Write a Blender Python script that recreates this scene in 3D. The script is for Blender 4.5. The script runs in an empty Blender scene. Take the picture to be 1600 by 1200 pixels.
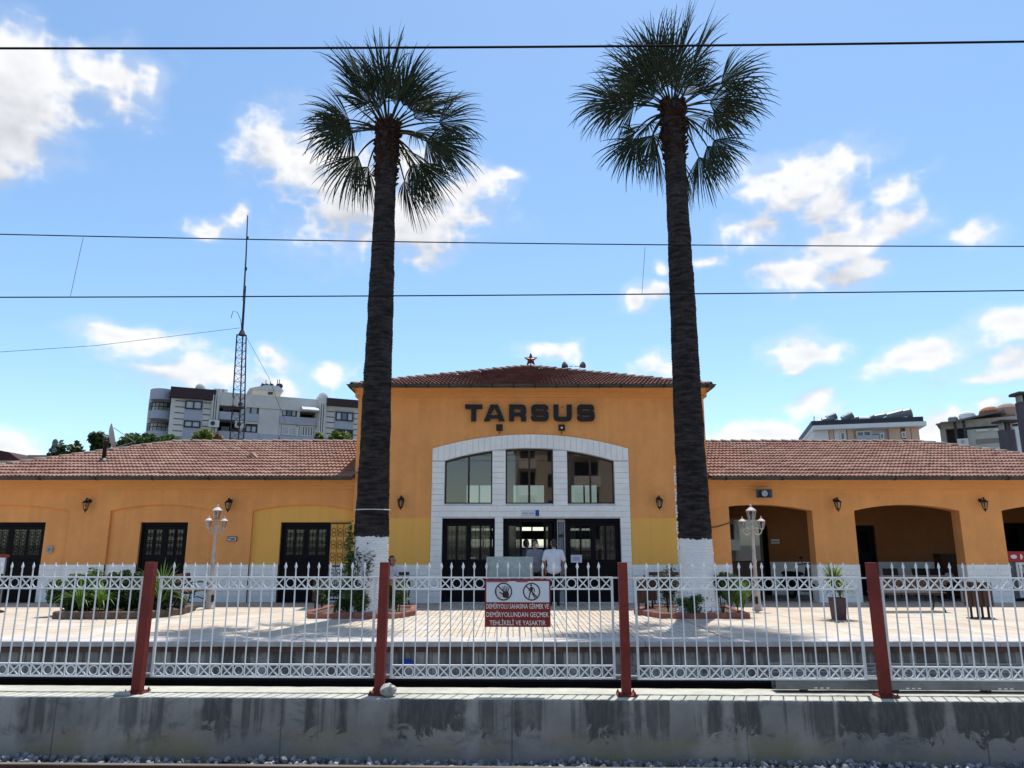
import bpy, bmesh, math, random
from mathutils import Vector, Matrix, Euler, noise as mnoise

random.seed(7)
SC = bpy.context.scene
COL = SC.collection
PI = math.pi
R = math.radians

# ------------------------------------------------------------------ camera
FPX, PITCH, EYE = 1150.0, R(12.3), 1.6          # focal length in photo pixels, pitch, eye height above the platform
cam_d = bpy.data.cameras.new('camera')
cam_d.sensor_width = 36.0
cam_d.lens = 36.0 * FPX / 1600.0
cam_d.clip_start = 0.1
cam_d.clip_end = 5000.0
cam = bpy.data.objects.new('camera', cam_d)
cam.location = (0, 0, EYE)
cam.rotation_euler = (PI / 2 + PITCH, 0, 0)
COL.objects.link(cam)
SC.camera = cam

def ray(u, v):
    dx, dy = (u - 800) / FPX, (600 - v) / FPX
    return Vector((dx, math.cos(PITCH) - dy * math.sin(PITCH), math.sin(PITCH) + dy * math.cos(PITCH)))

def at(u, v, Y):
    """point of the place that stands Y metres away and shows at photo pixel (u, v)"""
    d = ray(u, v)
    return Vector((0, 0, EYE)) + d * (Y / d.y)

# ------------------------------------------------------------------ light
SUN_DIR = Vector((-0.10, -0.28, -1.0)).normalized()          # the way the light travels
SUN_EL = math.asin(-SUN_DIR.z)
SUN_AZ = math.atan2(-SUN_DIR.x, -SUN_DIR.y)                   # from +Y towards +X
sl = bpy.data.lights.new('sun', 'SUN')
sl.energy = 2.75
sl.angle = R(0.53)
sl.color = (1.0, 0.955, 0.88)
so = bpy.data.objects.new('sun', sl)
so.rotation_euler = SUN_DIR.to_track_quat('-Z', 'Y').to_euler()
so.location = (0, 20, 40)
COL.objects.link(so)

W = bpy.data.worlds.new('World')
SC.world = W
W.use_nodes = True
SC.view_settings.view_transform = 'Standard'
SC.view_settings.look = 'None'
SC.view_settings.exposure = 1.05
SC.view_settings.gamma = 1.0
SC.view_settings.use_curve_mapping = False

def cloud_image():
    """cumulus over the whole sky, computed into a panorama: R brightness of the cloud, G its cover"""
    import numpy as np
    WW, HH = 4096, 2048
    h0 = HH // 2                                             # only the upper half holds clouds
    rs = np.random.RandomState(11)
    def vnoise(cx, cy):
        g = rs.rand(cy + 2, cx).astype(np.float32)
        xs = np.arange(WW, dtype=np.float32) / WW * cx
        ys = np.arange(h0, dtype=np.float32) / h0 * cy
        xi = xs.astype(int); xf = xs - xi; xf = xf * xf * (3 - 2 * xf)
        yi = ys.astype(int); yf = ys - yi; yf = yf * yf * (3 - 2 * yf)
        gx = g[:, xi % cx] * (1 - xf) + g[:, (xi + 1) % cx] * xf
        return gx[yi] * (1 - yf)[:, None] + gx[yi + 1] * yf[:, None]
    def fbm(c0, octv, gain, billow=False):
        tot = np.zeros((h0, WW), np.float32); a = 1.0; s = 0.0; c = c0
        for _ in range(octv):
            n = vnoise(int(c), int(c // 2 * 0.75) or 1)
            if billow: n = 1 - np.abs(2 * n - 1)
            tot += n * a; s += a; a *= gain; c *= 2.03
        return tot / s
    az = ((np.arange(WW) + .5) / WW - .25) * 2 * np.pi       # from +Y towards +X
    az = (az + np.pi) % (2 * np.pi) - np.pi
    el = (np.arange(h0) + .5) / h0 * np.pi / 2
    AZ, EL = np.meshgrid(az.astype(np.float32), el.astype(np.float32))
    wx_ = (fbm(40, 4, .55) - .5); wy_ = (fbm(44, 4, .55) - .5)
    AZw = AZ + wx_ * 0.085; ELw = EL + wy_ * 0.065
    px = [(70, 125, 120, 66), (165, 112, 70, 40), (20, 190, 75, 55), (0, 258, 30, 40), (60, 175, 75, 45),
          (430, 232, 60, 48), (500, 262, 100, 70), (560, 310, 120, 64), (655, 335, 105, 44), (725, 300, 48, 26), (765, 282, 26, 12),
          (330, 341, 44, 13), (372, 332, 18, 12), (205, 528, 62, 18), (262, 556, 70, 26), (330, 588, 95, 30), (430, 600, 90, 26), (447, 566, 30, 24), (430, 548, 16, 14),
          (1262, 268, 70, 36), (1215, 300, 66, 40), (1180, 345, 44, 34), (1290, 310, 58, 44), (1400, 300, 46, 28), (1405, 338, 70, 30), (1305, 378, 62, 24), (1235, 418, 58, 24), (1330, 412, 48, 24), (1535, 360, 46, 18),
          (1270, 540, 54, 18), (1240, 558, 34, 14), (1440, 556, 82, 17), (1470, 540, 40, 16), (1570, 580, 62, 20), (1598, 512, 42, 24),
          (1015, 462, 34, 14), (985, 482, 20, 16), (1015, 425, 14, 8), (20, 690, 48, 22), (55, 706, 40, 16), (1272, 622, 44, 18), (1190, 672, 60, 16),
          (870, 562, 44, 12), (1010, 570, 30, 12), (1450, 672, 70, 20), (520, 582, 40, 16), (1100, 405, 30, 12), (1210, 690, 90, 14), (1560, 640, 40, 12)]
    D = np.full((h0, WW), -1.0, np.float32)
    def blob(a0, e0, ra, re, w=1.0):
        i0, i1 = int((e0 - 2.2 * re) / (np.pi / 2) * h0), int((e0 + 2.2 * re) / (np.pi / 2) * h0) + 1
        i0, i1 = max(i0, 0), min(i1, h0)
        da = (AZw[i0:i1] - a0 + np.pi) % (2 * np.pi) - np.pi
        d = 1 - np.sqrt((da / ra) ** 2 + ((ELw[i0:i1] - e0) / re) ** 2)
        D[i0:i1] = np.maximum(D[i0:i1], d * w)
    for (u, v, ru, rv) in px:
        q = ray(u, v); hz = math.hypot(q.x, q.y)
        a0, e0 = math.atan2(q.x, q.y), math.atan2(q.z, hz)
        sc = 1 / (FPX * q.length)
        blob(a0, e0, ru * sc * 1.22 / max(math.cos(e0), .3), rv * sc * 1.30)
    for _ in range(95):                                      # the same broken cumulus all round
        a0 = rs.uniform(-np.pi, np.pi); e0 = rs.uniform(0.03, 1.1) ** 1.25
        if abs(a0) < 0.72 and e0 < 0.80: continue
        r = rs.uniform(.03, .11)
        for _k in range(4):
            blob(a0 + rs.uniform(-1, 1) * r, e0 + rs.uniform(-.4, .4) * r, r * rs.uniform(.5, 1.2) / max(math.cos(e0), .3), r * rs.uniform(.3, .6))
    n1 = fbm(90, 6, .55); b1 = fbm(150, 5, .5, True)
    full = D + (n1 - .5) * 1.15 + (b1 - .62) * 1.05
    def ss(x, a, b):
        t = np.clip((x - a) / (b - a), 0, 1); return t * t * (3 - 2 * t)
    wisp = ss(D + (n1 - .5) * 1.9, -0.45, 0.55) * 0.30
    cover = np.maximum(ss(full, 0.0, 0.68), wisp) * 0.94
    cover *= ss(EL, -0.005, 0.03)
    k = 26
    up = np.vstack([full[k:], np.repeat(full[-1:], k, 0)])   # a little higher in the sky
    lit = np.clip((full - up) * 0.55 + 0.62, 0, 1)           # tops face the sun, undersides are thicker
    br = 0.64 + 0.42 * lit - 0.16 * ss(full, 0.6, 1.4) + (b1 - .6) * 0.35
    br = np.clip(br, 0.70, 1.08)
    buf = np.zeros((HH, WW, 4), np.float32)
    buf[h0:, :, 0] = br; buf[h0:, :, 1] = cover; buf[..., 3] = 1.0
    im = bpy.data.images.new('cloud_cover', WW, HH, alpha=True, float_buffer=True)
    im.colorspace_settings.name = 'Non-Color'
    im.alpha_mode = 'CHANNEL_PACKED'
    im.pixels.foreach_set(buf.ravel())
    im.update()
    return im

def build_sky():
    nt = W.node_tree
    N, L = nt.nodes, nt.links
    N.clear()
    sky = N.new('ShaderNodeTexSky'); sky.sky_type = 'NISHITA'
    sky.sun_disc = False
    sky.sun_elevation = SUN_EL
    sky.sun_rotation = SUN_AZ
    sky.altitude = 20
    sky.air_density = 1.0
    sky.dust_density = 0.6
    sky.ozone_density = 1.2
    tint = N.new('ShaderNodeVectorMath'); tint.operation = 'MULTIPLY'
    L.new(sky.outputs[0], tint.inputs[0]); tint.inputs[1].default_value = SKY_TINT
    env = N.new('ShaderNodeTexEnvironment'); env.image = cloud_image(); env.interpolation = 'Cubic'
    sp = N.new('ShaderNodeSeparateColor'); L.new(env.outputs[0], sp.inputs[0])
    cw = N.new('ShaderNodeMapRange'); cw.data_type = 'FLOAT_VECTOR'          # dim undersides are a little bluer than the white tops
    cb = N.new('ShaderNodeCombineXYZ')
    for i in range(3): L.new(sp.outputs[0], cb.inputs[i])
    cl = N.new('ShaderNodeVectorMath'); cl.operation = 'MULTIPLY_ADD'
    L.new(cb.outputs[0], cl.inputs[0]); cl.inputs[1].default_value = (CLOUD_LIGHT * 1.08, CLOUD_LIGHT * 1.04, CLOUD_LIGHT * .96)
    cl.inputs[2].default_value = (CLOUD_LIGHT * -.08, CLOUD_LIGHT * -.04, CLOUD_LIGHT * .05)
    N.remove(cw)
    mx = N.new('ShaderNodeMix'); mx.data_type = 'RGBA'
    L.new(sp.outputs[1], mx.inputs[0]); L.new(tint.outputs[0], mx.inputs[6]); L.new(cl.outputs[0], mx.inputs[7])
    bg = N.new('ShaderNodeBackground'); bg.inputs['Strength'].default_value = SKY_STRENGTH
    L.new(mx.outputs[2], bg.inputs[0])
    out = N.new('ShaderNodeOutputWorld'); L.new(bg.outputs[0], out.inputs[0])
SKY_STRENGTH, SKY_TINT, CLOUD_LIGHT = 0.10, (0.80, 0.93, 0.97), 4.6
build_sky()
SC.cycles.max_bounces = 7
SC.cycles.diffuse_bounces = 4
SC.cycles.glossy_bounces = 3
SC.cycles.transparent_max_bounces = 12
SC.cycles.caustics_reflective = False
SC.cycles.caustics_refractive = False
SC.cycles.use_denoising = True

# ------------------------------------------------------------------ materials
MATS = {}
def mat(name, col, rough=0.8, var=0.18, scale=3.0, bump=0.0, bscale=40.0, metal=0.0, spec=0.3, col2=None,
        stretch=(1, 1, 1), island=0.0, contrast=(0.35, 0.65), dirt=0.0, translucent=0.0, detail=6.0, bdist=0.02):
    """procedural paint, stone, metal or leaf: base colour broken up by noise, fine relief from a second noise"""
    if name in MATS: return MATS[name]
    M = bpy.data.materials.new(name)
    M.use_nodes = True
    nt = M.node_tree; N, L = nt.nodes, nt.links
    b = N['Principled BSDF']
    b.inputs['Roughness'].default_value = rough
    b.inputs['Metallic'].default_value = metal
    b.inputs['Specular IOR Level'].default_value = spec
    geo = N.new('ShaderNodeNewGeometry')
    mp = N.new('ShaderNodeVectorMath'); mp.operation = 'MULTIPLY'
    L.new(geo.outputs['Position'], mp.inputs[0]); mp.inputs[1].default_value = stretch
    nz = N.new('ShaderNodeTexNoise')
    L.new(mp.outputs[0], nz.inputs['Vector'])
    nz.inputs['Scale'].default_value = scale; nz.inputs['Detail'].default_value = detail; nz.inputs['Roughness'].default_value = 0.6
    rp = N.new('ShaderNodeMapRange'); rp.interpolation_type = 'SMOOTHSTEP'
    L.new(nz.outputs[0], rp.inputs[0]); rp.inputs[1].default_value = contrast[0]; rp.inputs[2].default_value = contrast[1]
    c1 = col
    c2 = col2 if col2 else tuple(c * (1 - var) for c in col)
    mx = N.new('ShaderNodeMix'); mx.data_type = 'RGBA'
    L.new(rp.outputs[0], mx.inputs[0])
    mx.inputs[6].default_value = (*c1, 1); mx.inputs[7].default_value = (*c2, 1)
    outc = mx.outputs[2]
    if dirt > 0:
        n3 = N.new('ShaderNodeTexNoise'); L.new(geo.outputs['Position'], n3.inputs['Vector'])
        n3.inputs['Scale'].default_value = scale * 5.3; n3.inputs['Detail'].default_value = 8; n3.inputs['Roughness'].default_value = 0.7
        r3 = N.new('ShaderNodeMapRange'); L.new(n3.outputs[0], r3.inputs[0])
        r3.inputs[1].default_value = 0.3; r3.inputs[2].default_value = 0.7
        r3.inputs[3].default_value = 1 - dirt; r3.inputs[4].default_value = 1 + dirt * 0.6
        v = N.new('ShaderNodeVectorMath'); v.operation = 'SCALE'
        L.new(outc, v.inputs[0]); L.new(r3.outputs[0], v.inputs['Scale'])
        outc = v.outputs[0]
    if island > 0:
        hs = N.new('ShaderNodeMapRange'); L.new(geo.outputs['Random Per Island'], hs.inputs[0])
        hs.inputs[3].default_value = 1 - island; hs.inputs[4].default_value = 1 + island
        v = N.new('ShaderNodeVectorMath'); v.operation = 'SCALE'
        L.new(outc, v.inputs[0]); L.new(hs.outputs[0], v.inputs['Scale'])
        outc = v.outputs[0]
    L.new(outc, b.inputs['Base Color'])
    if bump > 0:
        n2 = N.new('ShaderNodeTexNoise'); L.new(mp.outputs[0], n2.inputs['Vector'])
        n2.inputs['Scale'].default_value = bscale; n2.inputs['Detail'].default_value = 5
        bp = N.new('ShaderNodeBump'); bp.inputs['Strength'].default_value = bump; bp.inputs['Distance'].default_value = bdist
        L.new(n2.outputs[0], bp.inputs['Height']); L.new(bp.outputs[0], b.inputs['Normal'])
    if translucent > 0:
        tr = N.new('ShaderNodeBsdfTranslucent'); L.new(outc, tr.inputs[0])
        ms = N.new('ShaderNodeMixShader'); ms.inputs[0].default_value = translucent
        L.new(b.outputs[0], ms.inputs[1]); L.new(tr.outputs[0], ms.inputs[2])
        L.new(ms.outputs[0], N['Material Output'].inputs[0])
    MATS[name] = M
    return M

def glass(name, tint=(0.55, 0.58, 0.58), refl=0.22, rough=0.02, tone=(0.9, 0.93, 0.95)):
    if name in MATS: return MATS[name]
    M = bpy.data.materials.new(name); M.use_nodes = True
    nt = M.node_tree; N, L = nt.nodes, nt.links
    N.remove(N['Principled BSDF'])
    tr = N.new('ShaderNodeBsdfTransparent'); tr.inputs[0].default_value = (*tint, 1)
    gl = N.new('ShaderNodeBsdfGlossy'); gl.inputs['Roughness'].default_value = rough
    gl.inputs[0].default_value = (*tone, 1)
    fr = N.new('ShaderNodeFresnel'); fr.inputs[0].default_value = 1.5
    ad = N.new('ShaderNodeMath'); ad.operation = 'ADD'; ad.use_clamp = True
    L.new(fr.outputs[0], ad.inputs[0]); ad.inputs[1].default_value = refl
    ms = N.new('ShaderNodeMixShader')
    L.new(ad.outputs[0], ms.inputs[0]); L.new(tr.outputs[0], ms.inputs[1]); L.new(gl.outputs[0], ms.inputs[2])
    L.new(ms.outputs[0], N['Material Output'].inputs[0])
    MATS[name] = M
    return M

def srgb(r, g, b):
    f = lambda c: ((c / 255 + 0.055) / 1.055) ** 2.4 if c > 10 else c / 255 / 12.92
    return (f(r), f(g), f(b))

# ------------------------------------------------------------------ mesh helpers
class MB:
    def __init__(s):
        s.v, s.f, s.m = [], [], []
    def add(s, verts, faces, mi=0):
        o = len(s.v)
        s.v.extend([tuple(p) for p in verts])
        for f in faces:
            s.f.append(tuple(i + o for i in f)); s.m.append(mi)
        return s
    def box(s, x0, x1, y0, y1, z0, z1, mi=0):
        if x0 > x1: x0, x1 = x1, x0
        if y0 > y1: y0, y1 = y1, y0
        if z0 > z1: z0, z1 = z1, z0
        v = [(x0, y0, z0), (x1, y0, z0), (x1, y1, z0), (x0, y1, z0), (x0, y0, z1), (x1, y0, z1), (x1, y1, z1), (x0, y1, z1)]
        return s.add(v, [(0, 3, 2, 1), (4, 5, 6, 7), (0, 1, 5, 4), (1, 2, 6, 5), (2, 3, 7, 6), (3, 0, 4, 7)], mi)
    def obox(s, c, size, rot=None, mi=0):
        hx, hy, hz = [q / 2 for q in size]
        M_ = rot.to_matrix() if isinstance(rot, Euler) else (rot or Matrix.Identity(3))
        c = Vector(c)
        v = [c + M_ @ Vector(p) for p in [(-hx, -hy, -hz), (hx, -hy, -hz), (hx, hy, -hz), (-hx, hy, -hz), (-hx, -hy, hz), (hx, -hy, hz), (hx, hy, hz), (-hx, hy, hz)]]
        return s.add(v, [(0, 3, 2, 1), (4, 5, 6, 7), (0, 1, 5, 4), (1, 2, 6, 5), (2, 3, 7, 6), (3, 0, 4, 7)], mi)
    def bevbox(s, x0, x1, y0, y1, z0, z1, b, mi=0):
        """box whose top edges are chamfered by b"""
        v = [(x0, y0, z0), (x1, y0, z0), (x1, y1, z0), (x0, y1, z0),
             (x0, y0, z1 - b), (x1, y0, z1 - b), (x1, y1, z1 - b), (x0, y1, z1 - b),
             (x0 + b, y0 + b, z1), (x1 - b, y0 + b, z1), (x1 - b, y1 - b, z1), (x0 + b, y1 - b, z1)]
        return s.add(v, [(0, 1, 5, 4), (1, 2, 6, 5), (2, 3, 7, 6), (3, 0, 4, 7), (4, 5, 9, 8), (5, 6, 10, 9), (6, 7, 11, 10), (7, 4, 8, 11), (8, 9, 10, 11), (0, 3, 2, 1)], mi)
    def tube(s, pts, rad, n=8, cap=True, mi=0):
        pts = [Vector(p) for p in pts]
        if not isinstance(rad, (list, tuple)): rad = [rad] * len(pts)
        rings, prev = [], None
        for i, p in enumerate(pts):
            t = (pts[min(i + 1, len(pts) - 1)] - pts[max(i - 1, 0)])
            t = t.normalized() if t.length > 1e-9 else Vector((0, 0, 1))
            if prev is None:
                a = Vector((0, 0, 1)) if abs(t.z) < 0.9 else Vector((1, 0, 0))
                x = t.cross(a).normalized()
            else:
                x = (prev - t * prev.dot(t)).normalized()
            prev = x
            y = t.cross(x)
            rings.append([p + (x * math.cos(2 * PI * k / n) + y * math.sin(2 * PI * k / n)) * rad[i] for k in range(n)])
        v = [q for r_ in rings for q in r_]
        f = []
        for i in range(len(rings) - 1):
            for k in range(n):
                a, b = i * n + k, i * n + (k + 1) % n
                f.append((a, b, b + n, a + n))
        if cap:
            f.append(tuple(reversed(range(n))))
            f.append(tuple((len(rings) - 1) * n + k for k in range(n)))
        return s.add(v, f, mi)
    def lathe(s, prof, c=(0, 0, 0), n=12, mi=0, rot=None):
        c = Vector(c); v, f = [], []
        for (r_, z) in prof:
            for k in range(n):
                p = Vector((r_ * math.cos(2 * PI * k / n), r_ * math.sin(2 * PI * k / n), z))
                v.append(c + (rot @ p if rot else p))
        for i in range(len(prof) - 1):
            for k in range(n):
                a, b = i * n + k, i * n + (k + 1) % n
                f.append((a, b, b + n, a + n))
        f.append(tuple(reversed(range(n)))); f.append(tuple((len(prof) - 1) * n + k for k in range(n)))
        return s.add(v, f, mi)
    def prism(s, poly, y0, y1, mi=0):
        """outline in x,z (counter-clockwise from the front) pushed from y0 (front) to y1"""
        n = len(poly)
        v = [(x, y0, z) for x, z in poly] + [(x, y1, z) for x, z in poly]
        f = [tuple(range(n)), tuple(reversed(range(n, 2 * n)))]
        for i in range(n):
            j = (i + 1) % n
            f.append((j, i, i + n, j + n))
        return s.add(v, f, mi)
    def slab(s, poly, z0, z1, mi=0):
        """outline in x,y pushed from z0 up to z1"""
        n = len(poly)
        v = [(x, y, z0) for x, y in poly] + [(x, y, z1) for x, y in poly]
        f = [tuple(reversed(range(n))), tuple(range(n, 2 * n))]
        for i in range(n):
            j = (i + 1) % n
            f.append((i, j, j + n, i + n))
        return s.add(v, f, mi)
    def torus(s, c, r, t, n=20, m=6, axis='y', mi=0):
        c = Vector(c); v, f = [], []
        for i in range(n):
            a = 2 * PI * i / n
            for j in range(m):
                b = 2 * PI * j / m
                q = r + t * math.cos(b)
                p = (q * math.cos(a), t * math.sin(b), q * math.sin(a)) if axis == 'y' else (q * math.cos(a), q * math.sin(a), t * math.sin(b))
                v.append(c + Vector(p))
        for i in range(n):
            for j in range(m):
                f.append((i * m + j, i * m + (j + 1) % m, ((i + 1) % n) * m + (j + 1) % m, ((i + 1) % n) * m + j))
        return s.add(v, f, mi)
    def ball(s, c, r, n=10, m=6, sq=(1, 1, 1), mi=0):
        prof = []
        c = Vector(c); v, f = [], []
        for i in range(m + 1):
            a = -PI / 2 + PI * i / m
            for k in range(n):
                b = 2 * PI * k / n
                v.append(c + Vector((r * sq[0] * math.cos(a) * math.cos(b), r * sq[1] * math.cos(a) * math.sin(b), r * sq[2] * math.sin(a))))
        for i in range(m):
            for k in range(n):
                a_, b_ = i * n + k, i * n + (k + 1) % n
                f.append((a_, b_, b_ + n, a_ + n))
        return s.add(v, f, mi)
    def mesh(s, name, mats, smooth=False):
        me = bpy.data.meshes.new(name)
        me.from_pydata(s.v, [], s.f)
        if not isinstance(mats, (list, tuple)): mats = [mats]
        for m_ in mats: me.materials.append(m_)
        if any(s.m): me.polygons.foreach_set('material_index', s.m)
        if smooth: me.polygons.foreach_set('use_smooth', [True] * len(me.polygons))
        me.update()
        return me
    def build(s, name, mats, parent=None, smooth=False, local=False):
        """link as ONE mesh object; unless local, coordinates are in the world and are shifted into the parent's frame"""
        if parent is not None and not local:
            o = wloc(parent)
            s.v = [(x - o.x, y - o.y, z - o.z) for x, y, z in s.v]
        return link(name, s.mesh(name, mats, smooth), parent)

def wloc(o):
    p = Vector((0, 0, 0))
    while o is not None:
        p += o.location; o = o.parent
    return p

def link(name, me, parent=None, loc=None, rot=None, scale=None):
    o = bpy.data.objects.new(name, me)
    COL.objects.link(o)
    if parent is not None: o.parent = parent
    if loc is not None: o.location = loc
    if rot is not None: o.rotation_euler = rot
    if scale is not None: o.scale = scale
    return o

def tag(o, label=None, cat=None, group=None, kind=None):
    if label: o['label'] = label
    if cat: o['category'] = cat
    if group: o['group'] = group
    if kind: o['kind'] = kind
    return o

def thing(name, loc, label, cat, group=None, rz=0.0):
    o = bpy.data.objects.new(name, None)
    o.empty_display_size = 0.2
    COL.objects.link(o)
    o.location = loc
    o.rotation_euler = (0, 0, rz)
    return tag(o, label, cat, group)

def kids(o):
    return [c for c in bpy.data.objects if c.parent == o]

def copy_tree(o, parent=None, loc=None, rz=None, label=None):
    c = o.copy(); COL.objects.link(c)
    if parent is not None: c.parent = parent
    if loc is not None: c.location = loc
    if rz is not None: c.rotation_euler = (0, 0, rz)
    if label: c['label'] = label
    for ch in list(o.children): copy_tree(ch, c)
    return c

def arc(x, x0, x1, zs, zc):
    """height at x of a segmental arch springing at zs on x0 and x1 with its crown at zc"""
    h, w = zc - zs, (x1 - x0) / 2
    if h <= 1e-6: return zs
    rr = (w * w + h * h) / (2 * h)
    dx = x - (x0 + x1) / 2
    return zc - rr + math.sqrt(max(rr * rr - dx * dx, 0))

def wall_mesh(mb, x0, x1, z0, z1, ya, yb, ops, top=None, mi=0, nseg=16):
    """wall from ya (front) to yb with openings [(xa, xb, zbot, fn_top)] that may be stacked; real reveals"""
    xs = {x0, x1}
    for (a, b, zb, ft, *_) in ops:
        curved = abs(ft(a + 1e-4) - ft((a + b) / 2)) > 1e-4
        n = nseg if curved else 1
        for i in range(n + 1): xs.add(a + (b - a) * i / n)
    if top:
        for i in range(nseg * 2 + 1): xs.add(x0 + (x1 - x0) * i / (nseg * 2))
    xs = sorted(x for x in xs if x0 - 1e-6 <= x <= x1 + 1e-6)
    tp = top or (lambda x: z1)
    def q(p): mb.add(p, [(0, 1, 2, 3)], mi)
    for xa, xb in zip(xs[:-1], xs[1:]):
        if xb - xa < 1e-5: continue
        mid = (xa + xb) / 2
        here = sorted([o for o in ops if o[0] < mid < o[1]], key=lambda o: o[2])
        la, lb = z0, z0
        for o in here:
            if o[2] > la + 1e-4 or o[2] > lb + 1e-4:
                q([(xa, ya, la), (xb, ya, lb), (xb, ya, o[2]), (xa, ya, o[2])])
                q([(xb, yb, lb), (xa, yb, la), (xa, yb, o[2]), (xb, yb, o[2])])
                q([(xa, ya, o[2]), (xb, ya, o[2]), (xb, yb, o[2]), (xa, yb, o[2])])
            ta, tb = o[3](xa), o[3](xb)
            q([(xa, yb, ta), (xb, yb, tb), (xb, ya, tb), (xa, ya, ta)])
            la, lb = ta, tb
        q([(xa, ya, la), (xb, ya, lb), (xb, ya, tp(xb)), (xa, ya, tp(xa))])
        q([(xb, yb, lb), (xa, yb, la), (xa, yb, tp(xa)), (xb, yb, tp(xb))])
        q([(xa, ya, tp(xa)), (xb, ya, tp(xb)), (xb, yb, tp(xb)), (xa, yb, tp(xa))])
    for o in ops:
        for xx, sgn in ((o[0], 1), (o[1], -1)):
            p = [(xx, ya, o[2]), (xx, yb, o[2]), (xx, yb, o[3](xx)), (xx, ya, o[3](xx))]
            q(p if sgn < 0 else p[::-1])
    for xx, sgn in ((x0, 1), (x1, -1)):
        if any(abs(o[0] - xx) < 1e-5 or abs(o[1] - xx) < 1e-5 for o in ops): continue
        p = [(xx, ya, z0), (xx, yb, z0), (xx, yb, tp(xx)), (xx, ya, tp(xx))]
        q(p if sgn > 0 else p[::-1])
    return mb

CUBE = None
def unit_cube(mat_, name):
    mb = MB().box(-.5, .5, -.5, .5, -.5, .5)
    return mb.mesh(name, mat_)

# ------------------------------------------------------------------ palette
ORANGE, OCHRE = (0.82, 0.358, 0.118), (0.82, 0.435, 0.105)
def paint_wall_material(name, zlo, zhi, x0=-99, x1=99):
    """orange limewash; between two heights it was repainted in a yellower ochre"""
    M = mat(name, ORANGE, 0.9, 0.10, 1.1, bump=0.25, bscale=90, dirt=0.05, bdist=0.004)
    nt = M.node_tree; N, L = nt.nodes, nt.links
    b = N['Principled BSDF']
    src = b.inputs['Base Color'].links[0].from_socket
    geo = N.new('ShaderNodeNewGeometry'); sp = N.new('ShaderNodeSeparateXYZ'); L.new(geo.outputs['Position'], sp.inputs[0])
    nz = N.new('ShaderNodeTexNoise'); nz.inputs['Scale'].default_value = 2.5; L.new(geo.outputs['Position'], nz.inputs['Vector'])
    def mth(op, a, c):
        n = N.new('ShaderNodeMath'); n.operation = op
        for i, x in enumerate((a, c)):
            if isinstance(x, (int, float)): n.inputs[i].default_value = x
            else: L.new(x, n.inputs[i])
        return n.outputs[0]
    wob = mth('MULTIPLY', mth('SUBTRACT', nz.outputs[0], 0.5), 0.03)
    zz = mth('ADD', sp.outputs[2], wob)
    k = mth('MULTIPLY', mth('GREATER_THAN', zz, zlo), mth('LESS_THAN', zz, zhi))
    k = mth('MULTIPLY', k, mth('MULTIPLY', mth('GREATER_THAN', sp.outputs[0], x0), mth('LESS_THAN', sp.outputs[0], x1)))
    # a few rain streaks and hand marks
    st = N.new('ShaderNodeVectorMath'); st.operation = 'MULTIPLY'; L.new(geo.outputs['Position'], st.inputs[0]); st.inputs[1].default_value = (3.5, 1, 0.25)
    n2 = N.new('ShaderNodeTexNoise'); n2.inputs['Scale'].default_value = 1.6; n2.inputs['Detail'].default_value = 7; L.new(st.outputs[0], n2.inputs['Vector'])
    r2 = N.new('ShaderNodeMapRange'); L.new(n2.outputs[0], r2.inputs[0]); r2.inputs[1].default_value = 0.3; r2.inputs[2].default_value = 0.75
    r2.inputs[3].default_value = 1.03; r2.inputs[4].default_value = 0.93
    mx = N.new('ShaderNodeMix'); mx.data_type = 'RGBA'
    L.new(k, mx.inputs[0]); L.new(src, mx.inputs[6]); mx.inputs[7].default_value = (*OCHRE, 1)
    sc = N.new('ShaderNodeVectorMath'); sc.operation = 'SCALE'; L.new(mx.outputs[2], sc.inputs[0]); L.new(r2.outputs[0], sc.inputs['Scale'])
    L.new(sc.outputs[0], b.inputs['Base Color'])
    return M

M_WALL_T = paint_wall_material('tower_limewash', 0.0, 2.33)
M_WALL_L = paint_wall_material('wing_limewash', 0.0, 3.2, -7.85, -4.2)
M_WALL_R = paint_wall_material('arcade_limewash', -2, -1)
M_TRIM = mat('cornice_limewash', (0.74, 0.35, 0.12), 0.9, 0.06, 0.8, dirt=0.03)
M_WHITE = mat('white_masonry_paint', (0.87, 0.865, 0.85), 0.75, 0.08, 2.5, bump=0.5, bscale=60, dirt=0.06, bdist=0.006)
M_JOINT = mat('white_joint_paint', (0.58, 0.60, 0.63), 0.85, 0.15, 6, bump=0.4, bscale=60, dirt=0.1)
M_TILE = mat('clay_roof_tile', (0.255, 0.135, 0.103), 0.9, 0.3, 0.9, col2=(0.30, 0.18, 0.142), island=0.13, dirt=0.15, bump=0.3, bscale=50)
M_TILE_D = mat('red_clay_roof_tile', (0.125, 0.045, 0.037), 0.9, 0.3, 1.5, col2=(0.17, 0.075, 0.06), island=0.18, dirt=0.22, bump=0.3, bscale=50)
M_RIDGE = mat('weathered_ridge_tile', (0.36, 0.225, 0.175), 0.9, 0.3, 2.5, col2=(0.30, 0.235, 0.19), island=0.2, dirt=0.25, bump=0.4, bscale=50)
M_GUTTER = mat('grey_gutter_sheet', (0.075, 0.078, 0.075), 0.55, 0.35, 2.0, metal=0.3, dirt=0.2)
M_DOOR = mat('dark_door_paint', (0.0055, 0.0055, 0.0085), 0.6, 0.3, 6, spec=0.12)
M_FRAME = mat('brown_window_frame', (0.055, 0.032, 0.022), 0.5, 0.3, 6)
M_GLASS = glass('window_glass', (0.50, 0.50, 0.48), 0.10, tone=(0.86, 0.72, 0.64))
M_GLASSD = glass('door_glass', (0.45, 0.46, 0.46), 0.04, tone=(0.7, 0.68, 0.66))
M_IRON = mat('black_wrought_iron', (0.010, 0.010, 0.011), 0.45, 0.2, 20)
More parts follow.
